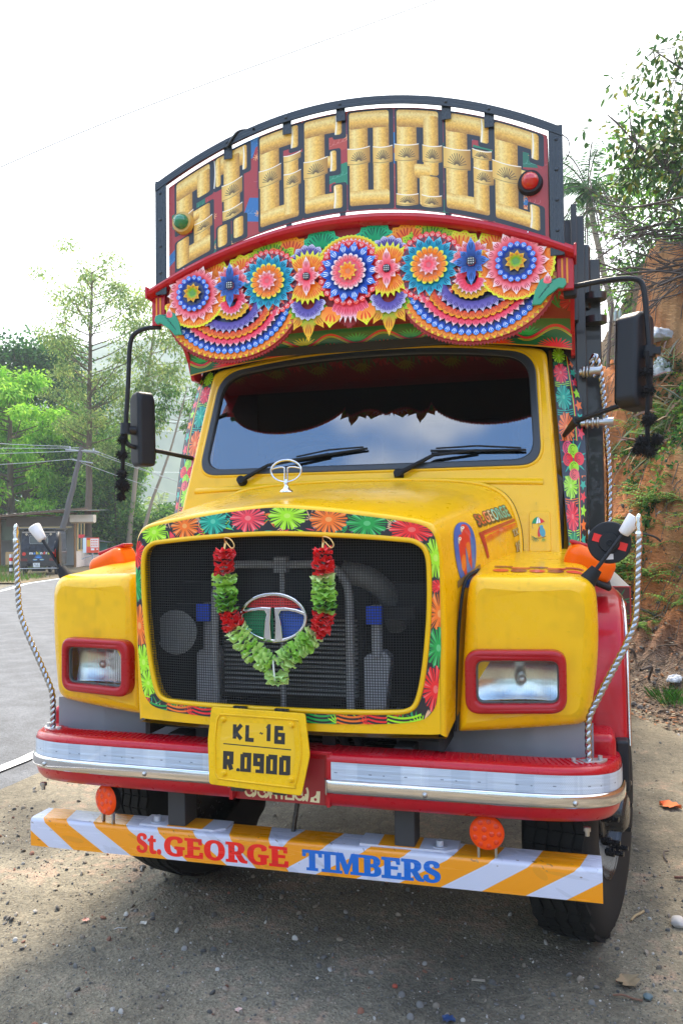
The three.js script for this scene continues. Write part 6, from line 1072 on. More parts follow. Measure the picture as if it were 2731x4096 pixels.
// ------------------------------------------------------------------ leaves and trees
function leafMesh(name, parent, leaves, mat, fine) {
  if (fine) { // rounder blades for leaves close to the camera
    const out = { p: [], n: [], c: [] }, b = V(0, 0, 0), q = V(0, 0, 0);
    for (const [p, d, up, len, wid, c] of leaves) {
      b.crossVectors(d, up); if (b.lengthSq() < 1e-5) b.set(1, 0, 0); b.normalize(); q.crossVectors(b, d).normalize();
      const at_ = (t, s) => [p.x + d.x * len * t + b.x * wid * s - q.x * wid * Math.abs(s) * 0.35, p.y + d.y * len * t + b.y * wid * s - q.y * wid * Math.abs(s) * 0.35 - len * 0.18 * t * t, p.z + d.z * len * t + b.z * wid * s - q.z * wid * Math.abs(s) * 0.35];
      const A = at_(0, 0), E = at_(1, 0), m1 = at_(0.3, 0), m2 = at_(0.68, 0), l1 = at_(0.3, 0.85), l2 = at_(0.68, 0.72), r1 = at_(0.3, -0.85), r2 = at_(0.68, -0.72);
      for (const tri of [[A, l1, m1], [A, m1, r1], [l1, l2, m1], [l2, m2, m1], [m1, m2, r1], [m2, r2, r1], [l2, E, m2], [m2, E, r2]]) for (const v of tri) { out.p.push(v[0], v[1], v[2]); out.n.push(q.x, q.y, q.z); out.c.push(c[0], c[1], c[2]); }
    }
    const g = new THREE.BufferGeometry(); g.setAttribute('position', new THREE.Float32BufferAttribute(out.p, 3)); g.setAttribute('normal', new THREE.Float32BufferAttribute(out.n, 3)); g.setAttribute('color', new THREE.Float32BufferAttribute(out.c, 3));
    return mesh(name, g, mat || leafM, parent);
  } // leaves: [pos, dir, up, len, wid, rgb]
  const n = leaves.length, pos = new Float32Array(n * 18), nor = new Float32Array(n * 18), colr = new Float32Array(n * 18);
  const b = V(0, 0, 0), q = V(0, 0, 0), p2 = V(0, 0, 0);
  leaves.forEach(([p, d, up, len, wid, c], i) => {
    b.crossVectors(d, up); if (b.lengthSq() < 1e-5) b.set(1, 0, 0); b.normalize(); q.crossVectors(b, d).normalize();
    const T_ = [p.x, p.y, p.z], E_ = [p.x + d.x * len, p.y + d.y * len - len * 0.12, p.z + d.z * len], mx = p.x + d.x * len * 0.45, my = p.y + d.y * len * 0.45, mz = p.z + d.z * len * 0.45;
    const Lw = [mx + b.x * wid - q.x * wid * 0.3, my + b.y * wid - q.y * wid * 0.3, mz + b.z * wid - q.z * wid * 0.3], Rw = [mx - b.x * wid - q.x * wid * 0.3, my - b.y * wid - q.y * wid * 0.3, mz - b.z * wid - q.z * wid * 0.3];
    pos.set([...T_, ...Lw, ...E_, ...T_, ...E_, ...Rw], i * 18);
    for (let k = 0; k < 6; k++) { nor.set([q.x, q.y, q.z], i * 18 + k * 3); colr.set(c, i * 18 + k * 3); }
  });
  const g = new THREE.BufferGeometry(); g.setAttribute('position', new THREE.BufferAttribute(pos, 3)); g.setAttribute('normal', new THREE.BufferAttribute(nor, 3)); g.setAttribute('color', new THREE.BufferAttribute(colr, 3));
  return mesh(name, g, mat || leafM, parent);
}
const leafM = new THREE.MeshPhysicalMaterial({ color: 0xffffff, vertexColors: true, roughness: 0.75, transmission: 0.55, thickness: 0, side: THREE.DoubleSide, specularIntensity: 0.08 });
const glossLeafM = new THREE.MeshPhysicalMaterial({ color: 0xffffff, vertexColors: true, roughness: 0.5, transmission: 0.45, thickness: 0, side: THREE.DoubleSide, specularIntensity: 0.2 });
const barkM = std(col(0.13, 0.09, 0.06), 0.95, 0, { bumpMap: soilBump, bumpScale: 0.02 }), paleBark = std(col(0.30, 0.24, 0.17), 0.9, 0, { bumpMap: soilBump, bumpScale: 0.01 }), twigM = std(col(0.09, 0.07, 0.06), 0.95);
const sph = (R) => { const c = R() * 2 - 1, a = R() * 6.2832, s = Math.sqrt(1 - c * c); return V(Math.cos(a) * s, c, Math.sin(a) * s); };
function clump(out, R, c, r, n, len, wid, pal, droop = 0.2, flat = 1) {
  for (let i = 0; i < n; i++) {
    const d = sph(R), rr = r * Math.pow(R(), 0.45); const p = V(c.x + d.x * rr, c.y + d.y * rr * flat, c.z + d.z * rr);
    const dir = sph(R).addScaledVector(d, 0.8); dir.y -= droop; dir.normalize(); const k = 0.75 + R() * 0.5, cc = pal[Math.floor(R() * pal.length)];
    out.push([p, dir, V(R() - 0.5, 1, R() - 0.5), len * (0.7 + R() * 0.6), wid * (0.7 + R() * 0.6), [cc[0] * k, cc[1] * k, cc[2] * k]]);
  }
}
function taper(pts, r0, r1, n = 24, m = 8) { const c = curve(pts), fr = c.computeFrenetFrames(n); return gridGeo(m, n, (u, v) => { const i = Math.round(v * n), p = c.getPointAt(i / n), a = u * 6.2832, r = lerp(r0, r1, v) * (1 + 0.12 * Math.sin(v * 31 + u * 6)); return p.addScaledVector(fr.normals[i], Math.cos(a) * r).addScaledVector(fr.binormals[i], Math.sin(a) * r).toArray(); }, (u, v) => [u * 0.5, v * 4]); }
function broadTree(label, x, z, h, w, opt) {
  const y0 = opt.y ?? riseY(x, z), g = group(opt.name || 'tree', null, [x, y0, z]); tag(g, label, 'tree', opt.group);
  const R = rng(opt.seed), br = [], leaves = [];
  const trunkPts = [[0, -0.3, 0], [opt.lean * 0.3 || 0, h * 0.3, 0], [opt.lean * 0.7 || 0, h * 0.6, 0.1], [opt.lean || 0, h * 0.93, 0]];
  br.push(taper(trunkPts, opt.r, opt.r * 0.22, 30));
  const tc = curve(trunkPts);
  for (let i = 0; i < opt.n; i++) {
    const t = lerp(opt.from, 1, (i + R()) / opt.n), b = tc.getPoint(t), a = R() * 6.2832, env = opt.env((t - opt.from) / (1 - opt.from)), L = w * env * (0.45 + R() * 0.55);
    const e = V(b.x + Math.cos(a) * L, b.y + (opt.rise ?? 0.3) * L + (R() - 0.3) * h * 0.05, b.z + Math.sin(a) * L);
    if (L > 0.35) br.push(taper([b.toArray(), [lerp(b.x, e.x, 0.5), lerp(b.y, e.y, 0.4), lerp(b.z, e.z, 0.5)], e.toArray()], opt.r * 0.28 * (1.1 - t * 0.7), 0.012, 8, 5));
    const shade = opt.pal;
    const sub = opt.sub || 2; for (let k = 0; k < sub; k++) { const q = sub === 1 ? e : V(lerp(b.x, e.x, 0.55 + R() * 0.5), lerp(b.y, e.y, 0.55 + R() * 0.5) + (R() - 0.4) * opt.cr * 0.5, lerp(b.z, e.z, 0.55 + R() * 0.5)); clump(leaves, R, q, opt.cr * (0.6 + R() * 0.7), Math.round(opt.per * (0.6 + R() * 0.8)), opt.len, opt.wid, shade, opt.droop ?? 0.25, opt.flat ?? 0.65); }
  }
  mesh('trunk', br, opt.bark || barkM, g); leafMesh('crown', g, leaves, opt.leafMat);
  return g;
}
const PAL = {
  bright: [[0.26, 0.546, 0.039], [0.364, 0.65, 0.065], [0.182, 0.442, 0.039], [0.468, 0.715, 0.104]], dark: [[0.044, 0.138, 0.037], [0.062, 0.188, 0.044], [0.037, 0.1, 0.044], [0.112, 0.25, 0.062]],
  olive: [[0.25, 0.375, 0.112], [0.35, 0.475, 0.15], [0.188, 0.288, 0.1], [0.5, 0.55, 0.175]], mid: [[0.104, 0.26, 0.039], [0.156, 0.338, 0.052], [0.078, 0.182, 0.039], [0.286, 0.442, 0.078]],
  fig: [[0.065, 0.144, 0.043], [0.086, 0.173, 0.05], [0.115, 0.194, 0.058], [0.259, 0.274, 0.05], [0.05, 0.108, 0.043]], dry: [[0.25, 0.17, 0.08], [0.32, 0.24, 0.13], [0.18, 0.11, 0.05]],
};
// left side of the road
broadTree('sunlit bright green feathery tree left of the stall, in front of the dark tree', -27.6, -34.2, 10.4, 4.6, { seed: 21, r: 0.26, n: 64, from: 0.16, env: (t) => Math.sqrt(Math.max(0.06, 1 - (t * 1.05 - 0.35) ** 2 * 1.9)), cr: 0.95, per: 230, len: 0.25, wid: 0.06, pal: PAL.bright, droop: 0.7, flat: 0.5 });
broadTree('dark green rounded tree behind the bright feathery tree', -32.5, -42, 13.6, 6.2, { seed: 22, r: 0.35, n: 100, from: 0.14, env: (t) => Math.sqrt(Math.max(0.05, 1 - (t - 0.4) ** 2 * 2.3)), cr: 1.5, per: 190, len: 0.26, wid: 0.10, pal: PAL.dark, flat: 0.7 });
broadTree('tall thin-crowned tree with airy layered branches behind the stall', -21.3, -31.6, 15.2, 2.9, { seed: 23, r: 0.2, n: 74, from: 0.34, env: (t) => 0.4 + 0.75 * Math.sin(Math.min(1, t * 1.02) * 2.7), cr: 0.72, per: 85, len: 0.17, wid: 0.04, pal: PAL.olive, droop: 0.3, flat: 0.45, lean: 0.3, rise: 0.45 });
broadTree('slender pale-trunked tree leaning right of the tall airy tree', -20.4, -33.6, 13.6, 2.4, { seed: 24, r: 0.15, n: 40, from: 0.55, env: (t) => 0.5 + 0.6 * Math.sin(t * 2.8), cr: 0.75, per: 80, len: 0.2, wid: 0.045, pal: PAL.olive, droop: 0.6, flat: 0.6, lean: 1.7, bark: paleBark });
broadTree('pale slanting tree with one long leafy branch reaching towards the truck', -19.6, -33.0, 9.2, 2.2, { seed: 25, r: 0.11, n: 14, from: 0.75, env: (t) => 0.7, cr: 0.5, per: 60, len: 0.2, wid: 0.045, pal: PAL.mid, droop: 0.8, lean: 2.9, bark: paleBark });
for (const [i, x, z, h, w, lab] of [[0, -23.4, -35, 6.5, 2.3, 'leafy understorey tree behind the stall roof'], [1, -21.5, -34.5, 6.2, 1.7, 'leafy understorey tree behind the roadside signboard'], [2, -18.9, -35.5, 2.4, 1.5, 'low leafy tree right of the roadside signboard'], [3, -24.8, -38, 8.6, 2.6, 'mid-green tree between the dark tree and the stall']])
  broadTree(lab, x, z, h, w, { seed: 30 + i, name: 'understorey_tree', r: 0.09, n: 46, from: 0.1, env: (t) => 0.65 + 0.5 * Math.sin(t * 2.8), cr: 0.75, per: 120, len: 0.17, wid: 0.06, pal: i % 2 ? PAL.mid : [...PAL.mid, ...PAL.dark] });
kind((() => { const R = rng(61), L = []; for (let i = 0; i < 420; i++) { const t = R(), x = lerp(-34, -19.6, t) + (R() - 0.5) * 2, z = -37.5 - R() * 5 + (x + 24) * -0.1; clump(L, R, V(x, 0.3 + R() * (2.4 - Math.abs(t - 0.55)), z), 0.7, 60, 0.16, 0.06, R() < 0.5 ? PAL.mid : PAL.dark); } const m = leafMesh('undergrowth', null, L); tag(m, 'dense green undergrowth behind the roadside stall and trees', 'undergrowth'); return m; })(), 'stuff');
// palms
function palm(label, x, y, z, h, fr, opt) {
  const g = group('palm_tree', null, [x, y, z]); tag(g, label, 'palm tree', opt.group); const R = rng(opt.seed);
  const pts = [[0, -0.5, 0], [opt.lean * 0.35, h * 0.4, 0], [opt.lean * 0.75, h * 0.75, 0], [opt.lean, h, 0]];
  mesh('trunk', taper(pts, opt.r, opt.r * 0.7, 24, 10), opt.bark || paleBark, g);
  const L = [], ribs = []; const T0 = V(opt.lean, h, 0);
  for (let i = 0; i < opt.n; i++) {
    const a = i / opt.n * 6.2832 * 2.4 + R(), el = lerp(1.25, -0.7, i / opt.n), d = V(Math.cos(a) * Math.cos(el), Math.sin(el), Math.sin(a) * Math.cos(el)), len = fr * (0.8 + R() * 0.35), q = [];
    for (let k = 0; k <= 10; k++) { const t = k / 10; q.push(V(T0.x + d.x * len * t, T0.y + d.y * len * t - len * 0.42 * t * t * (0.6 + Math.cos(el)), T0.z + d.z * len * t)); }
    ribs.push(tube(q.map((p) => p.toArray()), 0.018, 8, 4));
    const c = new THREE.CatmullRomCurve3(q), side = V(-Math.sin(a), 0, Math.cos(a));
    for (let k = 2; k < 44; k++) for (const s of [-1, 1]) { const t = k / 44, p = c.getPoint(t), tg = c.getTangent(t); const dir = side.clone().multiplyScalar(s).addScaledVector(tg, 0.7); dir.y -= 0.45 + R() * 0.3; dir.normalize(); const cc = opt.pal[Math.floor(R() * opt.pal.length)], kk = 0.8 + R() * 0.5; L.push([p, dir, V(0, 1, 0), fr * 0.23 * (1 - 0.5 * Math.abs(t - 0.4)) * (0.8 + R() * 0.3), fr * 0.009, [cc[0] * kk, cc[1] * kk, cc[2] * kk]]); }
  }
  mesh('frond_rib', ribs, twigM, g); leafMesh('crown', g, L);
}
palm('nearer low palm with arching fronds just above the truck fender', -27.3, -0.9, -46, 3.2, 2.9, { seed: 41, n: 20, r: 0.16, lean: 0.2, pal: PAL.mid });
palm('small hazy palm far down the valley beside the flower-painted pillar', -33.0, -1.6, -60, 5.6, 2.6, { seed: 42, n: 18, r: 0.16, lean: 0.4, pal: PAL.olive });
palm('tall palm with a thin pale trunk above the bank', 2.6, 5.6, -22.2, 6.2, 1.9, { seed: 43, n: 22, r: 0.11, lean: -0.95, pal: PAL.dark });
palm('thin-stemmed young palm on the bank top beside the tall palm', 2.55, 5.0, -16, 2.35, 0.75, { seed: 44, n: 14, r: 0.035, lean: -0.1, pal: PAL.mid, bark: twigM });
// trees on the bank: large-leaved tree, bare brushwood
{
  const R = rng(71), g = group('tree', null, [4.2, 5.0, -10.2]); tag(g, 'large-leaved tree overhanging the bank at the right edge', 'tree');
  const br = [], L = [];
  const limb = (pts, r0, r1, n, spread, len, wid, per) => { br.push(taper(pts, r0, r1, 18, 6)); const c = curve(pts); for (let i = 0; i < n; i++) { const p = c.getPoint(0.25 + 0.75 * R()), e = p.clone().add(sph(R).multiplyScalar(spread * (0.4 + R()))); br.push(rod(p.toArray(), e.toArray(), 0.012, 0.004, 4)); clump(L, R, e, 0.34, Math.round(per * 1.5), len * 0.72, wid * 0.62, PAL.fig, 0.5, 0.8); } };
  br.push(taper([[0.2, -0.6, 0], [0.1, 1.2, 0], [-0.1, 2.6, 0.2], [-0.3, 4.6, 0.1]], 0.18, 0.06, 18, 8));
  limb([[0.1, 0.9, 0], [-0.7, 1.5, 0.2], [-1.7, 2.0, 0.3], [-2.55, 2.9, 0.4]], 0.06, 0.008, 34, 0.55, 0.17, 0.05, 14);
  limb([[0, 1.6, 0], [-0.7, 2.1, -0.2], [-1.5, 2.3, -0.2], [-2.4, 2.3, -0.2]], 0.05, 0.008, 40, 0.6, 0.17, 0.05, 16);
  limb([[-0.1, 2.4, 0.1], [-0.6, 3.0, 0.1], [-1.2, 3.3, 0.2], [-1.9, 3.9, 0.2]], 0.05, 0.008, 40, 0.7, 0.16, 0.05, 16);
  limb([[-0.2, 3.3, 0.1], [-0.6, 3.9, 0.2], [-1.0, 4.4, 0.2]], 0.04, 0.008, 36, 0.7, 0.15, 0.045, 14);
  limb([[0.0, 1.0, 0], [-0.8, 1.0, 0.5], [-1.5, 1.1, 0.8], [-1.9, 1.3, 1.0]], 0.05, 0.008, 24, 0.5, 0.16, 0.05, 9);
  limb([[-0.3, 4.4, 0.1], [-0.5, 4.9, 0.2], [-0.7, 5.5, 0.3]], 0.03, 0.008, 20, 0.6, 0.15, 0.045, 10);
  mesh('trunk', br, twigM, g); leafMesh('crown', g, L.filter((l) => R() > sstep(l[0].y, 2.6, 5.5) * 0.6), glossLeafM, true);
}
{
  const R = rng(72), g = group('tree', null, [5.4, 5.2, -13]); tag(g, 'dark green tree rising behind the large-leaved tree', 'tree');
  const L = [], br = [taper([[0, -0.5, 0], [-0.2, 3, 0], [-0.6, 6, 0]], 0.2, 0.05)];
  for (let i = 0; i < 110; i++) { const q = V(-1.2 + (R() - 0.6) * 3.8, 0.3 + R() * 3.6, (R() - 0.5) * 2.4); clump(L, R, q, 0.55, 70, 0.11, 0.035, i % 3 ? PAL.mid : PAL.dark, 0.4, 0.8); if (i % 2) br.push(rod([-0.3, q.y - 0.6, 0], q.toArray(), 0.03, 0.008, 5)); }
  mesh('trunk', br, barkM, g); leafMesh('crown', g, L);
}
{ // pale bamboo-like sprays at the top corner
  const R = rng(73), g = group('tree', null, [5.2, 5.5, -12]); tag(g, 'tree with pale narrow leaves in the top right corner', 'tree');
  const L = [], br = [];
  for (let i = 0; i < 26; i++) { const a = R() * 1.0, tip = V(-2.2 + R() * 2.4, 6.2 + R() * 2.6, (R() - 0.5) * 1.5); br.push(taper([[0, 0, 0], [-0.1 + tip.x * 0.2, 3.5, 0], [tip.x * 0.6, tip.y * 0.85, tip.z * 0.6], tip.toArray()], 0.02, 0.004, 14, 4)); for (let k = 0; k < 7; k++) clump(L, R, V(lerp(tip.x * 0.6, tip.x, k / 6), lerp(tip.y * 0.85, tip.y, k / 6), lerp(tip.z * 0.6, tip.z, k / 6)), 0.28, 14, 0.17, 0.022, PAL.olive, 0.5); }
  mesh('trunk', br, twigM, g); leafMesh('crown', g, L);
}
{ // bare brushwood hanging over the cut
  const R = rng(74), g = group('brushwood', null, [3.4, 5.4, -9.2]); tag(g, 'tangle of bare dry branches hanging from the bank top', 'brushwood');
  const br = [];
  const grow = (p, d, len, r, dep) => { const e = p.clone().addScaledVector(d, len); const m = p.clone().lerp(e, 0.5).add(sph(R).multiplyScalar(len * 0.1)); br.push(tube([p.toArray(), m.toArray(), e.toArray()], r, 5, 4)); if (dep > 0) { const n = 2 + Math.floor(R() * 3); for (let i = 0; i < n; i++) { const q = p.clone().lerp(e, 0.3 + R() * 0.7); grow(q, d.clone().addScaledVector(sph(R), 0.55).normalize(), len * (0.5 + R() * 0.25), r * 0.6, dep - 1); } } };
  for (let i = 0; i < 15; i++) { grow(V((R() - 0.4) * 1.0, -0.3 + R() * 1.1, (R() - 0.5) * 1.4), V(-1, 0.25 - R() * 0.5, (R() - 0.3) * 0.6).normalize(), 1.0 + R() * 0.5, 0.016, 3); }
  mesh('branch', br, twigM, g);
}
{ // trees on the far side of the road, behind the photographer: seen in the glass and the chrome
  const R = rng(65), L = [];
  for (let i = 0; i < 26; i++) { const a = -1.5 + i * 0.118 + R() * 0.05, rr = 19 + R() * 9, cx = Math.sin(a) * rr, cz = 3 + Math.cos(a) * rr, h = 4.5 + R() * 5.5; for (let k = 0; k < 16; k++) clump(L, R, V(cx + (R() - 0.5) * 3.4, 0.6 + h * Math.pow(R(), 0.8), cz + (R() - 0.5) * 3), 1.0, 44, 0.42, 0.16, PAL.dark, 0.2, 0.8); }
  kind(tag(leafMesh('treeline', null, L), 'dark trees along the road behind the viewpoint, mirrored in the windscreen', 'trees'), 'stuff');
}
// ferns, weeds, dry litter and stones on the bank
function placeOn(x, z) { return V(x, landY(x, z), z); }
{
  const R = rng(81), L = [], at_ = (x, z) => placeOn(x, z);
  const fern = (c, s) => { const n = 7 + Math.floor(R() * 5); for (let i = 0; i < n; i++) { const a = R() * 6.28, len = s * (0.6 + R() * 0.6), up = 0.5 + R() * 0.7; for (let k = 1; k < 13; k++) { const t = k / 13, p = V(c.x + Math.cos(a) * len * t, c.y + len * (up * t - 0.75 * t * t), c.z + Math.sin(a) * len * t); for (const q of [-1, 1]) { const dir = V(-Math.sin(a) * q + Math.cos(a) * 0.5, -0.15, Math.cos(a) * q + Math.sin(a) * 0.5).normalize(); const cc = [[0.15, 0.30, 0.03], [0.22, 0.38, 0.04], [0.10, 0.22, 0.03]][k % 3], kk = 0.7 + R() * 0.5; L.push([p, dir, V(0, 1, 0), s * 0.24 * (1 - t * 0.8), s * 0.026, cc.map((v) => v * kk)]); } } } };
  const spots = []; for (let i = 0; i < 400 && spots.length < 130; i++) { const z = -5.8 - R() * 6.5, x = 1.45 + R() * 1.7, d = bankD(x, z); const n = fbm(x * 0.9, z * 0.9, 9.1, 2); if (d > 0.5 && d < 2.5 && n > -0.02) spots.push([x, z]); }
  spots.forEach(([x, z]) => fern(at_(x, z), 0.22 + R() * 0.28));
  const m = leafMesh('ferns', null, L); tag(m, 'light green ferns growing over the red soil bank', 'ferns'); kind(m, 'stuff');
  const W = []; for (let i = 0; i < 2600; i++) { const z = -4.6 - R() * 9, x = 1.4 + R() * 2.2, d = bankD(x, z), n = fbm(x * 1.1, z * 1.1, 6.6, 2); if (d < 0.1 || d > 2.4 || n < 0.0) continue; clump(W, R, at_(x, z).add(V(0, 0.06, 0)), 0.13, 18, 0.065, 0.024, n > 0.12 ? PAL.mid : PAL.dark, 0.1, 0.8); }
  for (let i = 0; i < 420; i++) { const z = -8 - R() * 7, x = 1.5 + R() * 3, d = bankD(x, z); if (d > 2.95 && d < 4.8) clump(W, R, at_(x, z).add(V(0, 0.1, 0)), 0.22, 22, 0.12, 0.025, PAL.dark, 0.5, 0.8); }
  kind(tag(leafMesh('weeds', null, W), 'low leafy weeds on the bank and along its top', 'weeds'), 'stuff');
  const D = []; for (let i = 0; i < 16000; i++) { const z = -3.6 - R() * 10, x = 1.25 + R() * 1.9, d = bankD(x, z); if (d < -0.75 || d > 2.2) continue; const dens = d < 0.9 ? 1 : 0.35; if (R() > dens * (0.4 + fbm(x * 2, z * 2, 1.4, 2) + 0.3)) continue; const p = at_(x, z).add(V(0, 0.006, 0)), a = R() * 6.28, cc = [[0.14, 0.10, 0.07], [0.24, 0.18, 0.12], [0.08, 0.065, 0.055], [0.34, 0.28, 0.2], [0.28, 0.12, 0.05]][Math.floor(R() * 5)]; D.push([p, V(Math.cos(a), R() * 0.5, Math.sin(a)).normalize(), V(R() - 0.5, 1, R() - 0.5), 0.03 + R() * 0.05, 0.006 + R() * 0.012, cc]); }
  kind(tag(leafMesh('leaf_litter', null, D, std(0xffffff, 0.95, 0, { vertexColors: true })), 'brown dry leaf litter at the foot of the bank', 'leaf litter'), 'stuff');
  // dry reeds hanging and sticks
  const K = []; for (let i = 0; i < 260; i++) { const z = -8.4 - R() * 2.4, x = 1.95 + R() * 0.7; const d = bankD(x, z); if (d < 1.0 || d > 2.6) continue; const p = at_(x, z).add(V(0, 0.15, 0)); const dir = V(-0.5 + R() * 0.6, -0.9 + R() * 1.3, R() - 0.2).normalize(); K.push([p, dir, V(R(), R(), R()), 0.25 + R() * 0.4, 0.006 + R() * 0.012, [0.46, 0.36, 0.20].map((v) => v * (0.6 + R() * 0.6))]); }
  kind(tag(leafMesh('dry_leaves', null, K, std(0xffffff, 0.9, 0, { vertexColors: true })), 'long straw-coloured dry leaves hanging on the bank', 'dry leaves'), 'stuff');
  const G = []; for (const [gx, gz] of [[1.93, -5.25], [2.02, -5.4], [1.85, -5.5]]) for (let i = 0; i < 90; i++) { const a = R() * 6.28, r = R() * 0.12, p = placeOn(gx + Math.cos(a) * r, gz + Math.sin(a) * r); G.push([p, V(Math.cos(a) * 0.7, 1, Math.sin(a) * 0.7).normalize(), V(R(), 0.1, R()), 0.10 + R() * 0.12, 0.004, [0.06, 0.17, 0.03].map((v) => v * (0.7 + R() * 0.7))]); }
  kind(tag(leafMesh('grass', null, G), 'small tuft of green grass at the foot of the bank', 'grass'), 'stuff');
  const G2 = []; for (let i = 0; i < 5200; i++) { const z = -20 - R() * 8, x = farX(z) - 0.5 - R() * 7; if (z < -22.6 && x > -20.8) continue; const p = V(x, riseY(x, z), z), a = R() * 6.28; G2.push([p, V(Math.cos(a) * 0.5, 1, Math.sin(a) * 0.5).normalize(), V(R(), 0.1, R()), 0.12 + R() * 0.3, 0.012, [0.13, 0.2, 0.04].map((v) => v * (0.6 + R() * 0.8))]); }
  kind(tag(leafMesh('grass', null, G2), 'rough grass on the verge across the road', 'grass'), 'stuff');
}
// ------------------------------------------------------------------ roadside stall
{
  const g = group('stall', null, [-21.6, 0.3, -29.2]); g.rotation.y = 0.30;
  tag(g, 'roadside stall with sheet roof, shutter box and sunlit side wall', 'stall');
  const wood = std(col(0.25, 0.13, 0.05), 0.8), pale = std(col(0.62, 0.52, 0.40), 0.8, 0, { map: paintMap }), cream = std(col(0.78, 0.66, 0.58), 0.85, 0, { map: paintMap }), tin = std(col(0.30, 0.30, 0.29), 0.55, 0.4), grey = std(col(0.42, 0.42, 0.40), 0.9, 0, { map: paintMap });
  // long low building: x -5..1.1 local, front at z 0
  const M_ = (n, q, m) => mesh(n, q, m, g);
  M_('back_wall', box(6.2, 2.4, 0.08, -2.0, 1.2, -2.4), grey);
  M_('front_wall', [box(2.6, 1.25, 0.10, -3.6, 0.62, -0.05)], grey);
  M_('side_wall', [box(0.10, 0.75, 2.3, 1.06, 0.375, -1.2)], cream);
  for (let i = 0; i < 7; i++) M_('plank', box(0.36, 0.95, 0.04, -4.75 + i * 0.38, 1.73, -0.08), i % 3 === 1 ? std(col(0.55, 0.16, 0.04), 0.8) : std(col(0.42, 0.10, 0.03), 0.8));
  M_('window_opening', box(0.55, 0.9, 0.03, -2.05, 1.72, -0.12), std(col(0.10, 0.12, 0.08), 0.8));
  M_('fascia', box(3.0, 0.42, 0.06, -0.5, 2.1, 0.02), std(col(0.11, 0.085, 0.065), 0.8));
  M_('shelf_rail', [box(2.6, 0.05, 0.05, -0.4, 1.84, 0.0), box(0.05, 0.3, 0.05, -1.65, 1.72, 0), box(0.05, 0.3, 0.05, -0.4, 1.72, 0), box(0.05, 0.3, 0.05, 0.4, 1.72, 0)], std(col(0.55, 0.42, 0.2), 0.7));
  M_('corner_post', box(0.08, 2.4, 0.08, 1.05, 1.2, 0.0), wood); M_('corner_post', box(0.08, 2.4, 0.08, 1.05, 1.2, -2.3), wood); M_('corner_post', box(0.08, 2.4, 0.08, -2.3, 1.2, 0), wood);
  // glazed side door with red band
  M_('side_window', [box(0.05, 1.25, 1.0, 1.07, 1.42, -0.75)], std(col(0.05, 0.08, 0.08), 0.25));
  for (const z of [-0.25, -0.75, -1.25]) M_('window_bar', box(0.06, 1.3, 0.06, 1.10, 1.42, z), std(col(0.7, 0.5, 0.22), 0.7));
  for (const y of [0.78, 1.42, 2.07]) M_('window_bar', box(0.06, 0.06, 1.06, 1.10, y, -0.75), std(col(0.7, 0.5, 0.22), 0.7));
  M_('red_band', box(0.062, 0.16, 1.02, 1.105, 1.42, -0.75), std(col(0.6, 0.03, 0.05), 0.6));
  M_('low_wall', [box(0.1, 0.62, 1.6, 2.05, 0.31, -2.2), box(1.0, 0.55, 0.1, 1.6, 0.28, -1.4)], cream);
  M_('tarp', gridGeo(6, 4, (u, v) => [lerp(1.1, 2.3, u), 1.42 - 0.3 * u - 0.06 * Math.sin(u * 3.1), lerp(-1.0, -2.4, v)]), std(col(0.08, 0.085, 0.09), 0.7));
  M_('counter_board', [box(0.9, 0.5, 0.05, 1.65, 0.85, -1.5)], std(col(0.03, 0.14, 0.10), 0.7));
  M_('shutter_box', at(ext(S2([[-0.2, -0.16], [0.0, -0.22], [0.2, -0.16], [0.2, 0.16], [-0.2, 0.16]]), 1.05, 0.01).rotateY(Math.PI / 2), 0.95, 2.22, 0.18, 0, -0.05, 0), pale);
  // sheet roof: corrugated tin, sloping left
  const roof = gridGeo(120, 6, (u, v) => { const x = lerp(-6.4, 1.9, u); return [x, 2.52 + 0.082 * (x + 0.5) * (x < 0.9 ? 1 : 0.2) + 0.015 * Math.sin(x * 36) + (v) * 0.14, lerp(0.95, -2.9, v)]; });
  M_('roof_sheet', roof, tin);
  const rafters = []; for (let i = 0; i < 8; i++) { const x = -6 + i * 1.05, y = 2.44 + 0.082 * (x + 0.5); rafters.push(box(0.06, 0.08, 3.7, x, y + 0.02, -1.0)); }
  M_('rafter', rafters, wood);
  M_('fascia_board', at(box(8.2, 0.09, 0.03), -2.2, 2.33, 0.9, 0, 0, 0.079), std(col(0.16, 0.10, 0.06), 0.8));
  M_('crate', [box(0.7, 0.75, 0.5, -1.5, 0.38, 0.3), box(0.05, 0.9, 0.05, -1.2, 0.6, 0.6)], std(col(0.45, 0.28, 0.12), 0.8));
}
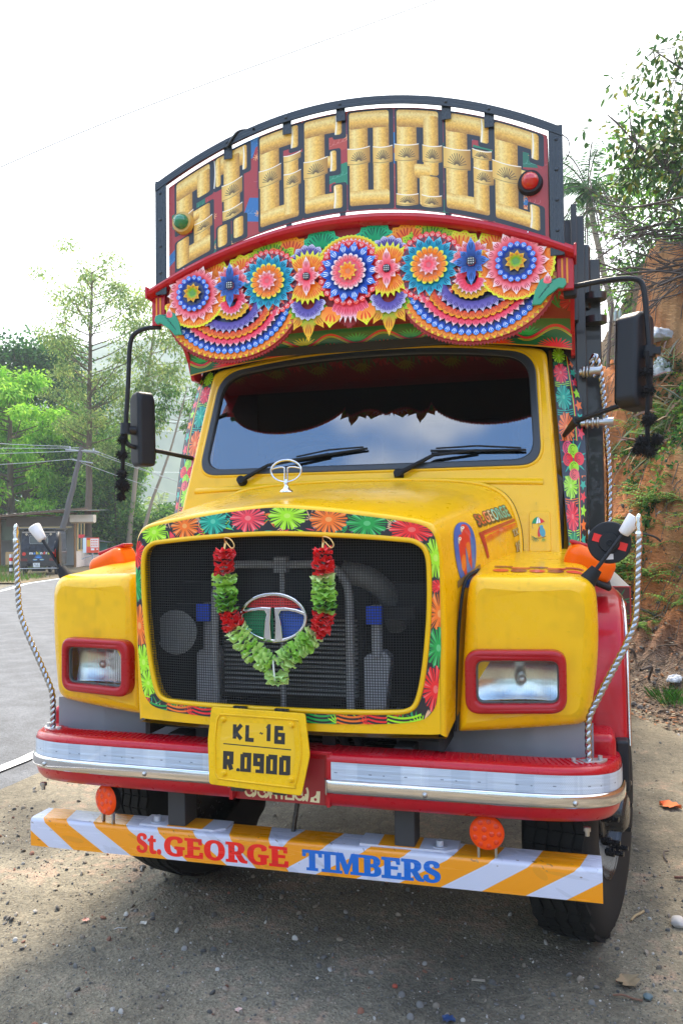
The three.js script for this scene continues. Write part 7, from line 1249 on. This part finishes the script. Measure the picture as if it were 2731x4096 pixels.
// ------------------------------------------------------------------ three-wheeler parked across the road, seen from behind
{
  const g = group('auto_rickshaw', null, [-18.42, 0.245, -23.9]); g.rotation.y = 0.42;
  tag(g, 'dark blue-black three-wheeler with canvas hood, parked in front of the stall', 'three-wheeler');
  const hoodM = std(col(0.022, 0.028, 0.042), 0.75, 0, { bumpMap: waveBump, bumpScale: 0.05 }), bodyM = phys(col(0.010, 0.012, 0.016), 0.35, { clearcoat: 0.6 });
  const M_ = (n, q, m) => mesh(n, q, m, g);
  // rear at local z = 0.. forward is -z
  M_('canvas_hood', [ext(S2(roundPoly([[-0.66, 0.86], [0.66, 0.86], [0.63, 1.62], [0.52, 1.76], [-0.52, 1.76], [-0.63, 1.62]], 0.06)), 1.9, 0.03).translate(0, 0, -1.95)], hoodM);
  const folds = []; for (const x of [-0.4, -0.15, 0.14, 0.42]) folds.push(rod([x, 0.88, 0.0], [x * 0.65, 1.24, 0.0], 0.018, 0.006));
  M_('hood_fold', folds, hoodM);
  M_('rear_window', [ext(roundPoly2([[-0.33, 1.2], [0.33, 1.2], [0.33, 1.5], [-0.33, 1.5]], 0.06), 0.012).translate(0, 0, -0.005)], std(col(0.09, 0.105, 0.10), 0.3));
  M_('window_trim', tube(roundPoly([[-0.33, 1.2], [0.33, 1.2], [0.33, 1.5], [-0.33, 1.5]], 0.06).map((p) => [p[0], p[1], 0.012]), 0.006, 90, 5, true), M.greyPaint);
  M_('fringe', [box(1.2, 0.06, 0.015, 0, 1.64, 0.0), tube([[-0.36, 1.49, 0.02], [-0.34, 1.545, 0.02], [0, 1.56, 0.02], [0.34, 1.545, 0.02], [0.36, 1.49, 0.02]], 0.009, 30, 5)], std(col(0.35, 0.32, 0.3), 0.8));
  for (const s of SIDES) M_('diamond_patch', at(box(0.08, 0.08, 0.006), s * 0.44, 1.56, 0.012, 0, 0, 0.785), std(col(0.5, 0.42, 0.3), 0.7));
  M_('body_shell', [ext(S2(roundPoly([[-0.66, 0.36], [0.66, 0.36], [0.68, 0.9], [-0.68, 0.9]], 0.05)), 1.9, 0.02).translate(0, 0, -1.93), box(1.34, 0.22, 0.06, 0, 0.46, 0.02, 0.02)], bodyM);
  M_('windscreen_front', box(1.2, 0.6, 0.03, 0, 1.3, -2.35), std(col(0.1, 0.12, 0.12), 0.2));
  M_('nose', [at(new THREE.SphereGeometry(0.55, 20, 12), 0, 0.72, -2.1, 0, 0, 0, [0.9, 0.7, 0.8]), box(1.3, 0.06, 2.5, 0, 1.76, -1.1, 0.02)], bodyM);
  const rt = canvas(512, 224, (x, w, h) => {
    x.fillStyle = '#15181e'; x.fillRect(0, 0, w, h);
    const cols = ['#f4f4f4', '#3a8ae0', '#f2d23c', '#48b060', '#f4f4f4', '#e8403c', '#f4f4f4', '#d8e04a']; x.font = 'bold 62px sans-serif'; let px = 116;
    'mahindra'.split('').forEach((c, i) => { x.fillStyle = cols[i]; x.fillText(i === 0 ? 'm' : c, px, 54); px += x.measureText(c).width + 3; });
    leafSpray(x, 256, 120, 68, -2.9, -0.24, '#2a86d8', 9);
    for (const cx of [206, 306]) { x.fillStyle = '#3a86c8'; x.beginPath(); x.ellipse(cx, 142, 36, 14, 0, 0, 7); x.fill(); x.fillStyle = '#c8c83a'; x.fillRect(cx - 22, 136, 44, 11); }
  });
  M_('painted_tail', gridGeo(1, 1, (u, v) => [lerp(-0.62, 0.62, u), lerp(0.42, 0.92, v), 0.053]), phys(0xffffff, 0.4, { map: rt, clearcoat: 0.5 }));
  const pt = canvas(160, 112, (x, w, h) => { x.fillStyle = '#d4d6d2'; x.fillRect(0, 0, w, h); x.fillStyle = '#20242a'; x.font = 'bold 44px sans-serif'; x.fillText('KL 42', 20, 48); x.fillText('J.1692', 12, 96); });
  M_('rear_plate', box(0.24, 0.16, 0.012, -0.07, 0.40, 0.066), phys(0xffffff, 0.5, { map: pt }));
  for (const s of SIDES) { M_('tail_lamp', at(new THREE.CylinderGeometry(0.07, 0.07, 0.03, 20).rotateX(Math.PI / 2), s * 0.52, 0.82, 0.06), M.redLens); M_('side_lamp', box(0.24, 0.10, 0.03, s * 0.52, 0.60, 0.062, 0.01), std(col(0.12, 0.012, 0.012), 0.3)); M_('wheel_arch', [box(0.16, 0.3, 0.7, s * 0.66, 0.42, -0.5, 0.05)], bodyM); }
  M_('spare_knob', at(new THREE.SphereGeometry(0.09, 16, 10), -0.34, 0.46, 0.06, 0, 0, 0, [1, 1, 0.5]), M.plastic);
  M_('bumper_tube', [rod([-0.68, 0.27, 0.1], [0.68, 0.27, 0.1], 0.022, 0.022, 10), rod([-0.5, 0.27, 0.1], [-0.5, 0.33, 0.0], 0.012), rod([0.5, 0.27, 0.1], [0.5, 0.33, 0.0], 0.012)], M.steel);
  M_('mud_flap', [box(0.5, 0.12, 0.02, 0, 0.22, 0.0)], M.rubber);
  const w = group('wheel', g, [0.58, 0.2, -0.4]); mesh('tyre', new THREE.TorusGeometry(0.145, 0.06, 10, 28).rotateY(Math.PI / 2), M.rubber, w); mesh('rim', new THREE.CylinderGeometry(0.11, 0.11, 0.07, 20).rotateZ(Math.PI / 2), M.steel, w);
  for (const [x, z] of [[-0.58, -0.4], [0, -2.1]]) { const c = w.clone(); c.name = numbered('wheel'); c.position.set(x, 0.2, z); g.add(c); }
}
// ------------------------------------------------------------------ pole, wires, sign, marker post
{
  const g = group('utility_pole', null, [-20.3, 0.3, -27.9]); tag(g, 'leaning weathered wooden utility pole in front of the stall', 'utility pole');
  mesh('shaft', taper([[-0.35, -0.5, 0], [0.15, 1.6, 0], [0.7, 3.6, 0], [1.12, 5.25, 0]], 0.15, 0.09, 30, 12), std(col(0.14, 0.125, 0.115), 0.9, 0, { bumpMap: soilBump, bumpScale: 0.02 }), g);
  mesh('crossarm', [rod([0.4, 5.15, 0.1], [1.9, 5.0, -0.1], 0.045), rod([0.75, 4.7, 0.1], [1.6, 4.55, -0.1], 0.035)], M.castGrey, g);
  for (const x of [0.55, 1.1, 1.7]) mesh('insulator', [cyl(0.03, 0.04, 0.12, 10, x, 5.18 - (x - 1.1) * 0.1, 0)], M.greyPaint, g);
}
{
  const wm = std(col(0.45, 0.46, 0.46), 0.6), dark = std(col(0.10, 0.11, 0.12), 0.7);
  const wire = (label, a, b, sag, r, m, grp) => { const pts = []; for (let i = 0; i <= 12; i++) { const t = i / 12; pts.push([lerp(a[0], b[0], t), lerp(a[1], b[1], t) - sag * 4 * t * (1 - t), lerp(a[2], b[2], t)]); } tag(mesh('overhead_wire', tube(pts, r, 30, 5), m), label, 'wire', grp); };
  const top = (dx, y) => [-20.3 + dx, 0.3 + y, -27.9];
  const ords = ['uppermost', 'second', 'third', 'lowest'];
  [[0.55, 5.3, -34, 7.3, -26], [1.1, 5.22, -34, 6.6, -26], [1.7, 5.1, -34, 6.0, -26], [0.75, 4.75, -34, 5.2, -26.5]].forEach(([dx, y, bx, by, bz], i) => wire(ords[i] + ' of the four thin wires running left from the leaning pole', top(dx, y), [bx, by, bz], 0.25, 0.012, wm, 'wires on the leaning pole'));
  [[1.7, 5.1, -12.0, 2.2], [0.75, 4.7, -12.0, 1.6], [1.1, 5.2, -12.5, 2.6]].forEach(([dx, y, bx, by], i) => wire(['middle', 'lowest', 'uppermost'][i] + ' of the three thin wires sloping from the leaning pole behind the truck', top(dx, y), [bx, by, -45], 0.4, 0.012, wm, 'wires from the pole behind the truck'));
  [43, 38, 32, 29.5, 19, 11, 6.5, 3.2].forEach((y, i) => wire(['first', 'second', 'third', 'fourth', 'fifth', 'sixth', 'seventh', 'lowest'][i] + ' pale transmission wire from the hilltop down, before the hazy hill', [-150, y + 4 - 3, -165], [-60, y - 1.2, -200], 0.8, 0.05, std(col(0.8, 0.8, 0.8), 0.4), 'transmission wires before the hill'));
  const sky = (label, pts, r) => tag(mesh('overhead_wire', tube(pts, r, 60, 5), dark), label, 'wire');
  sky('upper, fainter of two thin wires crossing the white sky', [[-16.4, 10.7, -14.8], [-13.56, 12.09, -15.54], [-7.89, 14.53, -17.07], [-3.36, 15.82, -18.31], [0.5, 16.7, -19.4]], 0.007);
  sky('lower, darker of two thin wires crossing the white sky', [[-17.2, 10.0, -14.6], [-13.57, 11.62, -15.55], [-9.6, 13.27, -16.62], [-2.23, 15.99, -18.62], [3.0, 17.9, -20]], 0.013);
}
{
  const g = group('signboard', null, [-19.2, 0.3, -28.62]); g.rotation.y = 0.28; tag(g, 'white, yellow and red signboard on a post by the road', 'signboard');
  const t = canvas(320, 256, (x, w, h) => { x.fillStyle = '#e8502c'; x.fillRect(0, 0, w, h); x.fillStyle = '#dfe8e6'; x.fillRect(0, 0, 70, h); x.fillStyle = '#f2dcd0'; x.fillRect(150, 16, 160, 150); x.fillStyle = '#f2c218'; for (let i = 0; i < 3; i++) x.fillRect(84 + i * 22, 40, 16, 110); x.fillStyle = '#e86a4a'; for (let i = 0; i < 3; i++) for (let j = 0; j < 4; j++) x.fillRect(164 + j * 34, 40 + i * 40, 24, 16); x.fillStyle = '#f4efe8'; x.fillRect(160, 180, 70, 34); x.fillRect(270, 186, 30, 20); });
  mesh('board', [box(0.70, 0.66, 0.04, 0, 1.02, 0)], phys(0xffffff, 0.5, { map: t }), g);
  mesh('post', [rod([0.05, -0.3, -0.08], [0.05, 1.3, -0.08], 0.035), tube([[0.1, 0.72, -0.05], [0.0, 0.55, 0.0], [-0.2, 0.5, 0.02], [-0.4, 0.42, 0.0]], 0.02, 20, 6)], M.greyPaint, g);
}
{
  const g = group('marker_post', null, [-20.5, 0.22, -25.0]); tag(g, 'black and white banded marker post with a red top', 'marker post');
  for (let i = 0; i < 6; i++) mesh('painted_band', box(0.1, 0.135, 0.1, 0, 0.06 + i * 0.136, 0, 0.006), i === 5 ? M.white : i === 4 ? M.redPatch : i % 2 ? std(col(0.75, 0.75, 0.72), 0.6) : M.dark, g);
}
// ------------------------------------------------------------------ on the bank: stakes, sacks, bottles, scraps
{
  const stake = (x, z, h, lean, label) => { const y = landY(x, z), g = mesh('wooden_stake', taper([[0, -0.3, 0], [lean * 0.5, h * 0.5, 0.01], [lean, h, 0]], 0.035, 0.022, 10, 7), std(col(0.15, 0.12, 0.10), 0.95)); g.position.set(x, y, z); tag(g, label, 'stake'); };
  stake(1.62, -11.2, 1.15, 0.12, 'leftmost bare wooden stake on the bank terrace, beside the truck post');
  stake(1.76, -11.1, 1.0, 0.03, 'middle wooden stake on the bank terrace under the hung bottles');
  stake(1.95, -11.1, 0.95, -0.03, 'rightmost short wooden stake on the bank terrace');
  const cloth = (name, label, cat, x, z, sx, sy, sz, c, seed, lift = 0) => { const g = gridGeo(48, 36, (u, v) => { const a = u * 6.2832, b = (v - 0.5) * Math.PI, n = 1 + 0.5 * fbm(Math.cos(a) * 2 + seed, Math.sin(a) * 2, v * 3, 3) + 0.25 * fbm(Math.cos(a) * 7 + seed, Math.sin(a) * 7, v * 9, 3); return [Math.cos(a) * Math.cos(b) * sx * n, Math.max(-0.3, Math.sin(b)) * sy * n, Math.sin(a) * Math.cos(b) * sz * n]; }); const m = mesh(name, g, std(c, 0.8)); m.position.set(x, landY(x, z) + lift, z); tag(m, label, cat); };
  cloth('sack', 'white plastic sack lying on the bank behind the mirror', 'sack', 2.26, -10.05, 0.30, 0.15, 0.34, col(0.5, 0.52, 0.55), 1, 0.02);
  cloth('sack', 'crumpled white sack lower down the bank among dry stalks', 'sack', 2.32, -9.6, 0.14, 0.2, 0.26, col(0.46, 0.48, 0.5), 5, -0.02);
  cloth('plastic_bag', 'crumpled white plastic bag on the leaf litter', 'plastic bag', 1.98, -5.69, 0.075, 0.05, 0.06, col(0.72, 0.72, 0.72), 9, 0.02);
  for (const dx of [0, 0.07]) { const m = mesh('plastic_bottle', new THREE.LatheGeometry([[0, -0.12], [0.03, -0.115], [0.032, 0.03], [0.012, 0.06], [0.012, 0.09], [0, 0.09]].map((p) => new THREE.Vector2(...p)), 14), phys(col(0.6, 0.72, 0.7), 0.2, { transmission: 0.5, thickness: 0 })); m.position.set(1.78 + dx, landY(1.76, -11.1) + 0.95, -11.08); tag(m, dx ? 'right one of two clear plastic bottles hung on a stake' : 'left one of two clear plastic bottles hung on a stake', 'bottle', 'bottles hung on the stake'); }
  const R = rng(91);
  for (const [i, x, z, L, a] of [[0, 1.62, -6.4, 0.5, 0.5], [1, 1.9, -6.9, 0.8, -0.4], [2, 1.75, -5.9, 0.55, 1.2], [3, 2.0, -7.4, 0.9, 0.3], [4, 1.66, -8.3, 0.7, -0.6]]) { const y = landY(x, z) + 0.06, m = mesh('fallen_branch', tube([[-L / 2, 0.02, 0], [-L * 0.1, 0.05 + R() * 0.05, 0.04], [L * 0.2, 0.0, -0.03], [L / 2, 0.06, 0.02]], 0.013, 16, 6), twigM); m.position.set(x, y, z); m.rotation.set(0, a, -0.35); tag(m, ['short dry branch low on the litter slope by the arch', 'long dry branch across the middle of the litter slope', 'dry branch at the very foot of the bank', 'longest dry branch, higher up the bank near the ferns', 'dry branch farthest along the bank beside the truck'][i], 'branch'); }
}
{ // fine roots and twigs strewn over the bank
  const R = rng(93), list = [];
  for (let i = 0; i < 520; i++) { const z = -4.2 - R() * 8, x = 1.4 + R() * 1.5, d = bankD(x, z); if (d < -0.3 || d > 2.9) continue; const y = landY(x, z) + 0.012, a = R() * 6.28, L = 0.08 + R() * R() * 0.35, sl = Math.min(1, Math.max(0, d)) * 0.9; const ex = Math.cos(a) * L, ez = Math.sin(a) * L; const y2 = landY(x + ex, z + ez) + 0.012; list.push(tube([[x, y, z], [x + ex * 0.5 + (R() - 0.5) * 0.04, (y + y2) / 2 + 0.015, z + ez * 0.5 + (R() - 0.5) * 0.04], [x + ex, y2, z + ez]], 0.0025 + R() * 0.004, 5, 4)); }
  kind(tag(mesh('twigs', list, std(col(0.17, 0.125, 0.09), 0.95)), 'dead twigs and roots strewn over the bank slope', 'twigs'), 'stuff');
}
// loose things on the ground near the camera
{
  const put = (name, label, cat, geo, m, x, z, ry = 0, rz = 0, y = 0.004) => { const o = mesh(name, geo, m); o.position.set(x, groundY(x, z) + y, z); o.rotation.set(0, ry, rz); tag(o, label, cat); return o; };
  const rock = (s, seed, f = 0.7) => { const g = new THREE.IcosahedronGeometry(1, 3); return warp(mergeVertices(g.deleteAttribute('normal').deleteAttribute('uv')), (x, y, z) => { const n = 1 + 0.32 * fbm(x * 1.4 + seed, y * 1.4, z * 1.4, 4); return [x * n * s, y * n * s * f, z * n * s]; }); };
  const stick = (L, r, seed) => { const R = rng(seed); return tube([[-L / 2, r, 0], [-L * 0.15, r + R() * 0.006, (R() - 0.5) * L * 0.1], [L * 0.2, r, (R() - 0.5) * L * 0.1], [L / 2, r, 0]], r, 14, 6); };
  const leaf = (s, seed) => gridGeo(8, 10, (u, v) => { const w = Math.sin(v * Math.PI) * 0.45 * (1 + 0.3 * Math.sin(v * 19 + seed)); return [(u - 0.5) * s * w * 2, s * 0.12 * Math.abs(u - 0.5) * 2 + 0.04 * s * Math.sin(v * 6 + u * 5 + seed), (v - 0.5) * s]; });
  put('stone', 'pale grey stone on the ground at the right edge', 'stone', rock(0.032, 1), std(col(0.46, 0.43, 0.40), 0.9), 1.44, -0.84, 0, 0, 0.018);
  put('stone', 'small blue-grey cubic stone at lower right', 'stone', rock(0.016, 4), std(col(0.10, 0.14, 0.15), 0.8), 1.27, -0.24, 0.4, 0, 0.01);
  put('stone', 'smooth brown pebble in the truck shadow below the bar', 'pebble', rock(0.014, 7, 0.5), std(col(0.28, 0.24, 0.18), 0.8), 0.09, -0.37, 0, 0, 0.006);
  put('dry_stick', 'straw-coloured stick beside the front tyre', 'stick', stick(0.12, 0.0055, 2), std(col(0.38, 0.28, 0.15), 0.9), 1.28, -0.88, 1.05);
  put('dry_stick', 'thin reddish-brown stick near the blue-grey stone', 'stick', stick(0.10, 0.004, 3), std(col(0.16, 0.08, 0.05), 0.9), 1.20, -0.22, -0.1);
  put('dry_stick', 'curved dark twig right of the front wheel', 'twig', tube([[0, 0.004, 0], [0.01, 0.004, -0.06], [0.03, 0.01, -0.11], [0.06, 0.006, -0.13]], 0.004, 20, 5), twigM, 1.47, -1.55, 0.3);
  put('dry_stick', 'dark red-brown bark strip right of the wheel nuts', 'bark strip', stick(0.16, 0.007, 5), std(col(0.12, 0.05, 0.035), 0.95), 1.56, -1.35, 0.1);
  put('nail', 'grey metal nail on the sandy ground at left', 'nail', stick(0.055, 0.0022, 6), M.steel, -0.86, -0.26, 0.55);
  put('paper_scrap', 'pale pink paper scrap on the sand at left', 'paper scrap', leaf(0.035, 1), std(col(0.62, 0.33, 0.25), 0.8), -1.05, -0.29, 0.7);
  put('paper_scrap', 'white round paper scrap near the nail', 'paper scrap', leaf(0.038, 4), std(col(0.60, 0.58, 0.52), 0.8), -0.79, -0.33, 1.2);
  put('orange_leaf', 'bright orange torn leaf on the ground right of the truck', 'leaf', leaf(0.13, 2), std(col(0.72, 0.16, 0.04), 0.8), 1.58, -2.44, 1.2, 0, 0.01);
  put('crumpled_leaf', 'crumpled brown dry leaf at lower right', 'leaf', leaf(0.09, 6), std(col(0.26, 0.19, 0.11), 0.9), 1.21, -0.32, 0.5, 0.1, 0.012);
  put('chip', 'pale broken wood chip in front of the bar', 'wood chip', box(0.05, 0.003, 0.012), std(col(0.36, 0.31, 0.24), 0.9), 0.67, -0.22, 0.1);
  put('wrapper', 'dark blue wrapper scrap at the bottom edge', 'wrapper', leaf(0.05, 3), std(col(0.02, 0.05, 0.14), 0.5), 0.6, 0.06, 1.3);
  put('chip', 'reddish brick chip in front of the bar', 'brick chip', rock(0.010, 9), std(col(0.32, 0.07, 0.04), 0.9), 0.38, -0.09, 0);
  put('paper_scrap', 'pinkish torn paper scrap near the bottom edge', 'paper scrap', leaf(0.03, 8), std(col(0.6, 0.42, 0.36), 0.8), -0.12, 0.2, 0.3);
  put('dry_stick', 'knotted brown root lying at the foot of the bank', 'root', tube([[0, 0.02, 0], [0.02, 0.05, -0.25], [-0.05, 0.04, -0.5], [0.1, 0.06, -0.8], [0.25, 0.05, -0.95]], 0.018, 30, 7), std(col(0.22, 0.15, 0.08), 0.95), 1.72, -2.9, -0.35);
  // gravel
  const pebbleG = [1, 2, 3].map((k) => { const g = new THREE.IcosahedronGeometry(1, 1); return warp(mergeVertices(g.deleteAttribute('normal').deleteAttribute('uv')), (x, y, z) => { const n = 1 + 0.3 * fbm(x + k * 7, y, z, 2); return [x * n, y * n * 0.65, z * n]; }); });
  pebbleG.forEach((pg, k) => {
    const R = rng(100 + k), n = 6500, im = new THREE.InstancedMesh(pg, std(0xffffff, 0.9), n), m = new THREE.Matrix4(), q = new THREE.Quaternion(), c = new THREE.Color();
    for (let i = 0; i < n; i++) {
      let x, z; if (i % 3) { x = -2.6 + R() * 4.6; z = 0.9 - R() * 2.4; } else { x = -2.5 + R() * 4.6; z = 0.5 - Math.pow(R(), 0.7) * 8; }
      const big = R() < 0.05, s = big ? 0.007 + R() * 0.008 : 0.0016 + R() * R() * 0.0055;
      q.setFromEuler(new THREE.Euler(R() * 3, R() * 6, R() * 3)); m.compose(V(x, landY(x, z) + s * 0.25, z), q, V(s, s * 0.8, s)); im.setMatrixAt(i, m);
      const t = R(), l = 0.5 + R() * 0.7; if (t < 0.5) c.setRGB(0.13 * l, 0.125 * l, 0.115 * l); else if (t < 0.8) c.setRGB(0.26 * l, 0.22 * l, 0.17 * l); else if (t < 0.93) c.setRGB(0.42 * l, 0.40 * l, 0.36 * l); else c.setRGB(0.24 * l, 0.11 * l, 0.07 * l);
      im.setColorAt(i, c);
    }
    im.name = numbered('gravel'); scene.add(im); kind(tag(im, 'loose gravel and grit strewn over the sandy ground', 'gravel'), 'stuff');
  });
  const R = rng(120), n = 2600, im = new THREE.InstancedMesh(warp(new THREE.IcosahedronGeometry(1, 0), (x, y, z) => [x * (1 + 0.25 * Math.sin(y * 7)), y * 0.6, z * (1 + 0.2 * Math.sin(x * 5))]), std(0xffffff, 0.95, 0, { flatShading: true }), n), m = new THREE.Matrix4(), q = new THREE.Quaternion(), c = new THREE.Color();
  for (let i = 0; i < n; i++) { const z = -3.8 - R() * 8, x = 1.35 + R() * 1.6, d = bankD(x, z), s = (d > -0.7 && d < 2 ? 1 : 0.01) * (0.006 + R() * R() * R() * 0.042); q.setFromEuler(new THREE.Euler(R() * 3, R() * 6, R() * 3)); m.compose(V(x, landY(x, z) + s * 0.2, z), q, V(s, s, s)); im.setMatrixAt(i, m); const l = 0.6 + R() * 0.7, t = R(); t < 0.4 ? c.setRGB(0.13 * l, 0.115 * l, 0.10 * l) : t < 0.9 ? c.setRGB(0.36 * l, 0.17 * l, 0.08 * l) : c.setRGB(0.42 * l, 0.38 * l, 0.33 * l); im.setColorAt(i, c); }
  im.name = 'rubble'; scene.add(im); kind(tag(im, 'broken stones and clods on the slope of the bank', 'rubble'), 'stuff');
}
renderer.render(scene, camera);
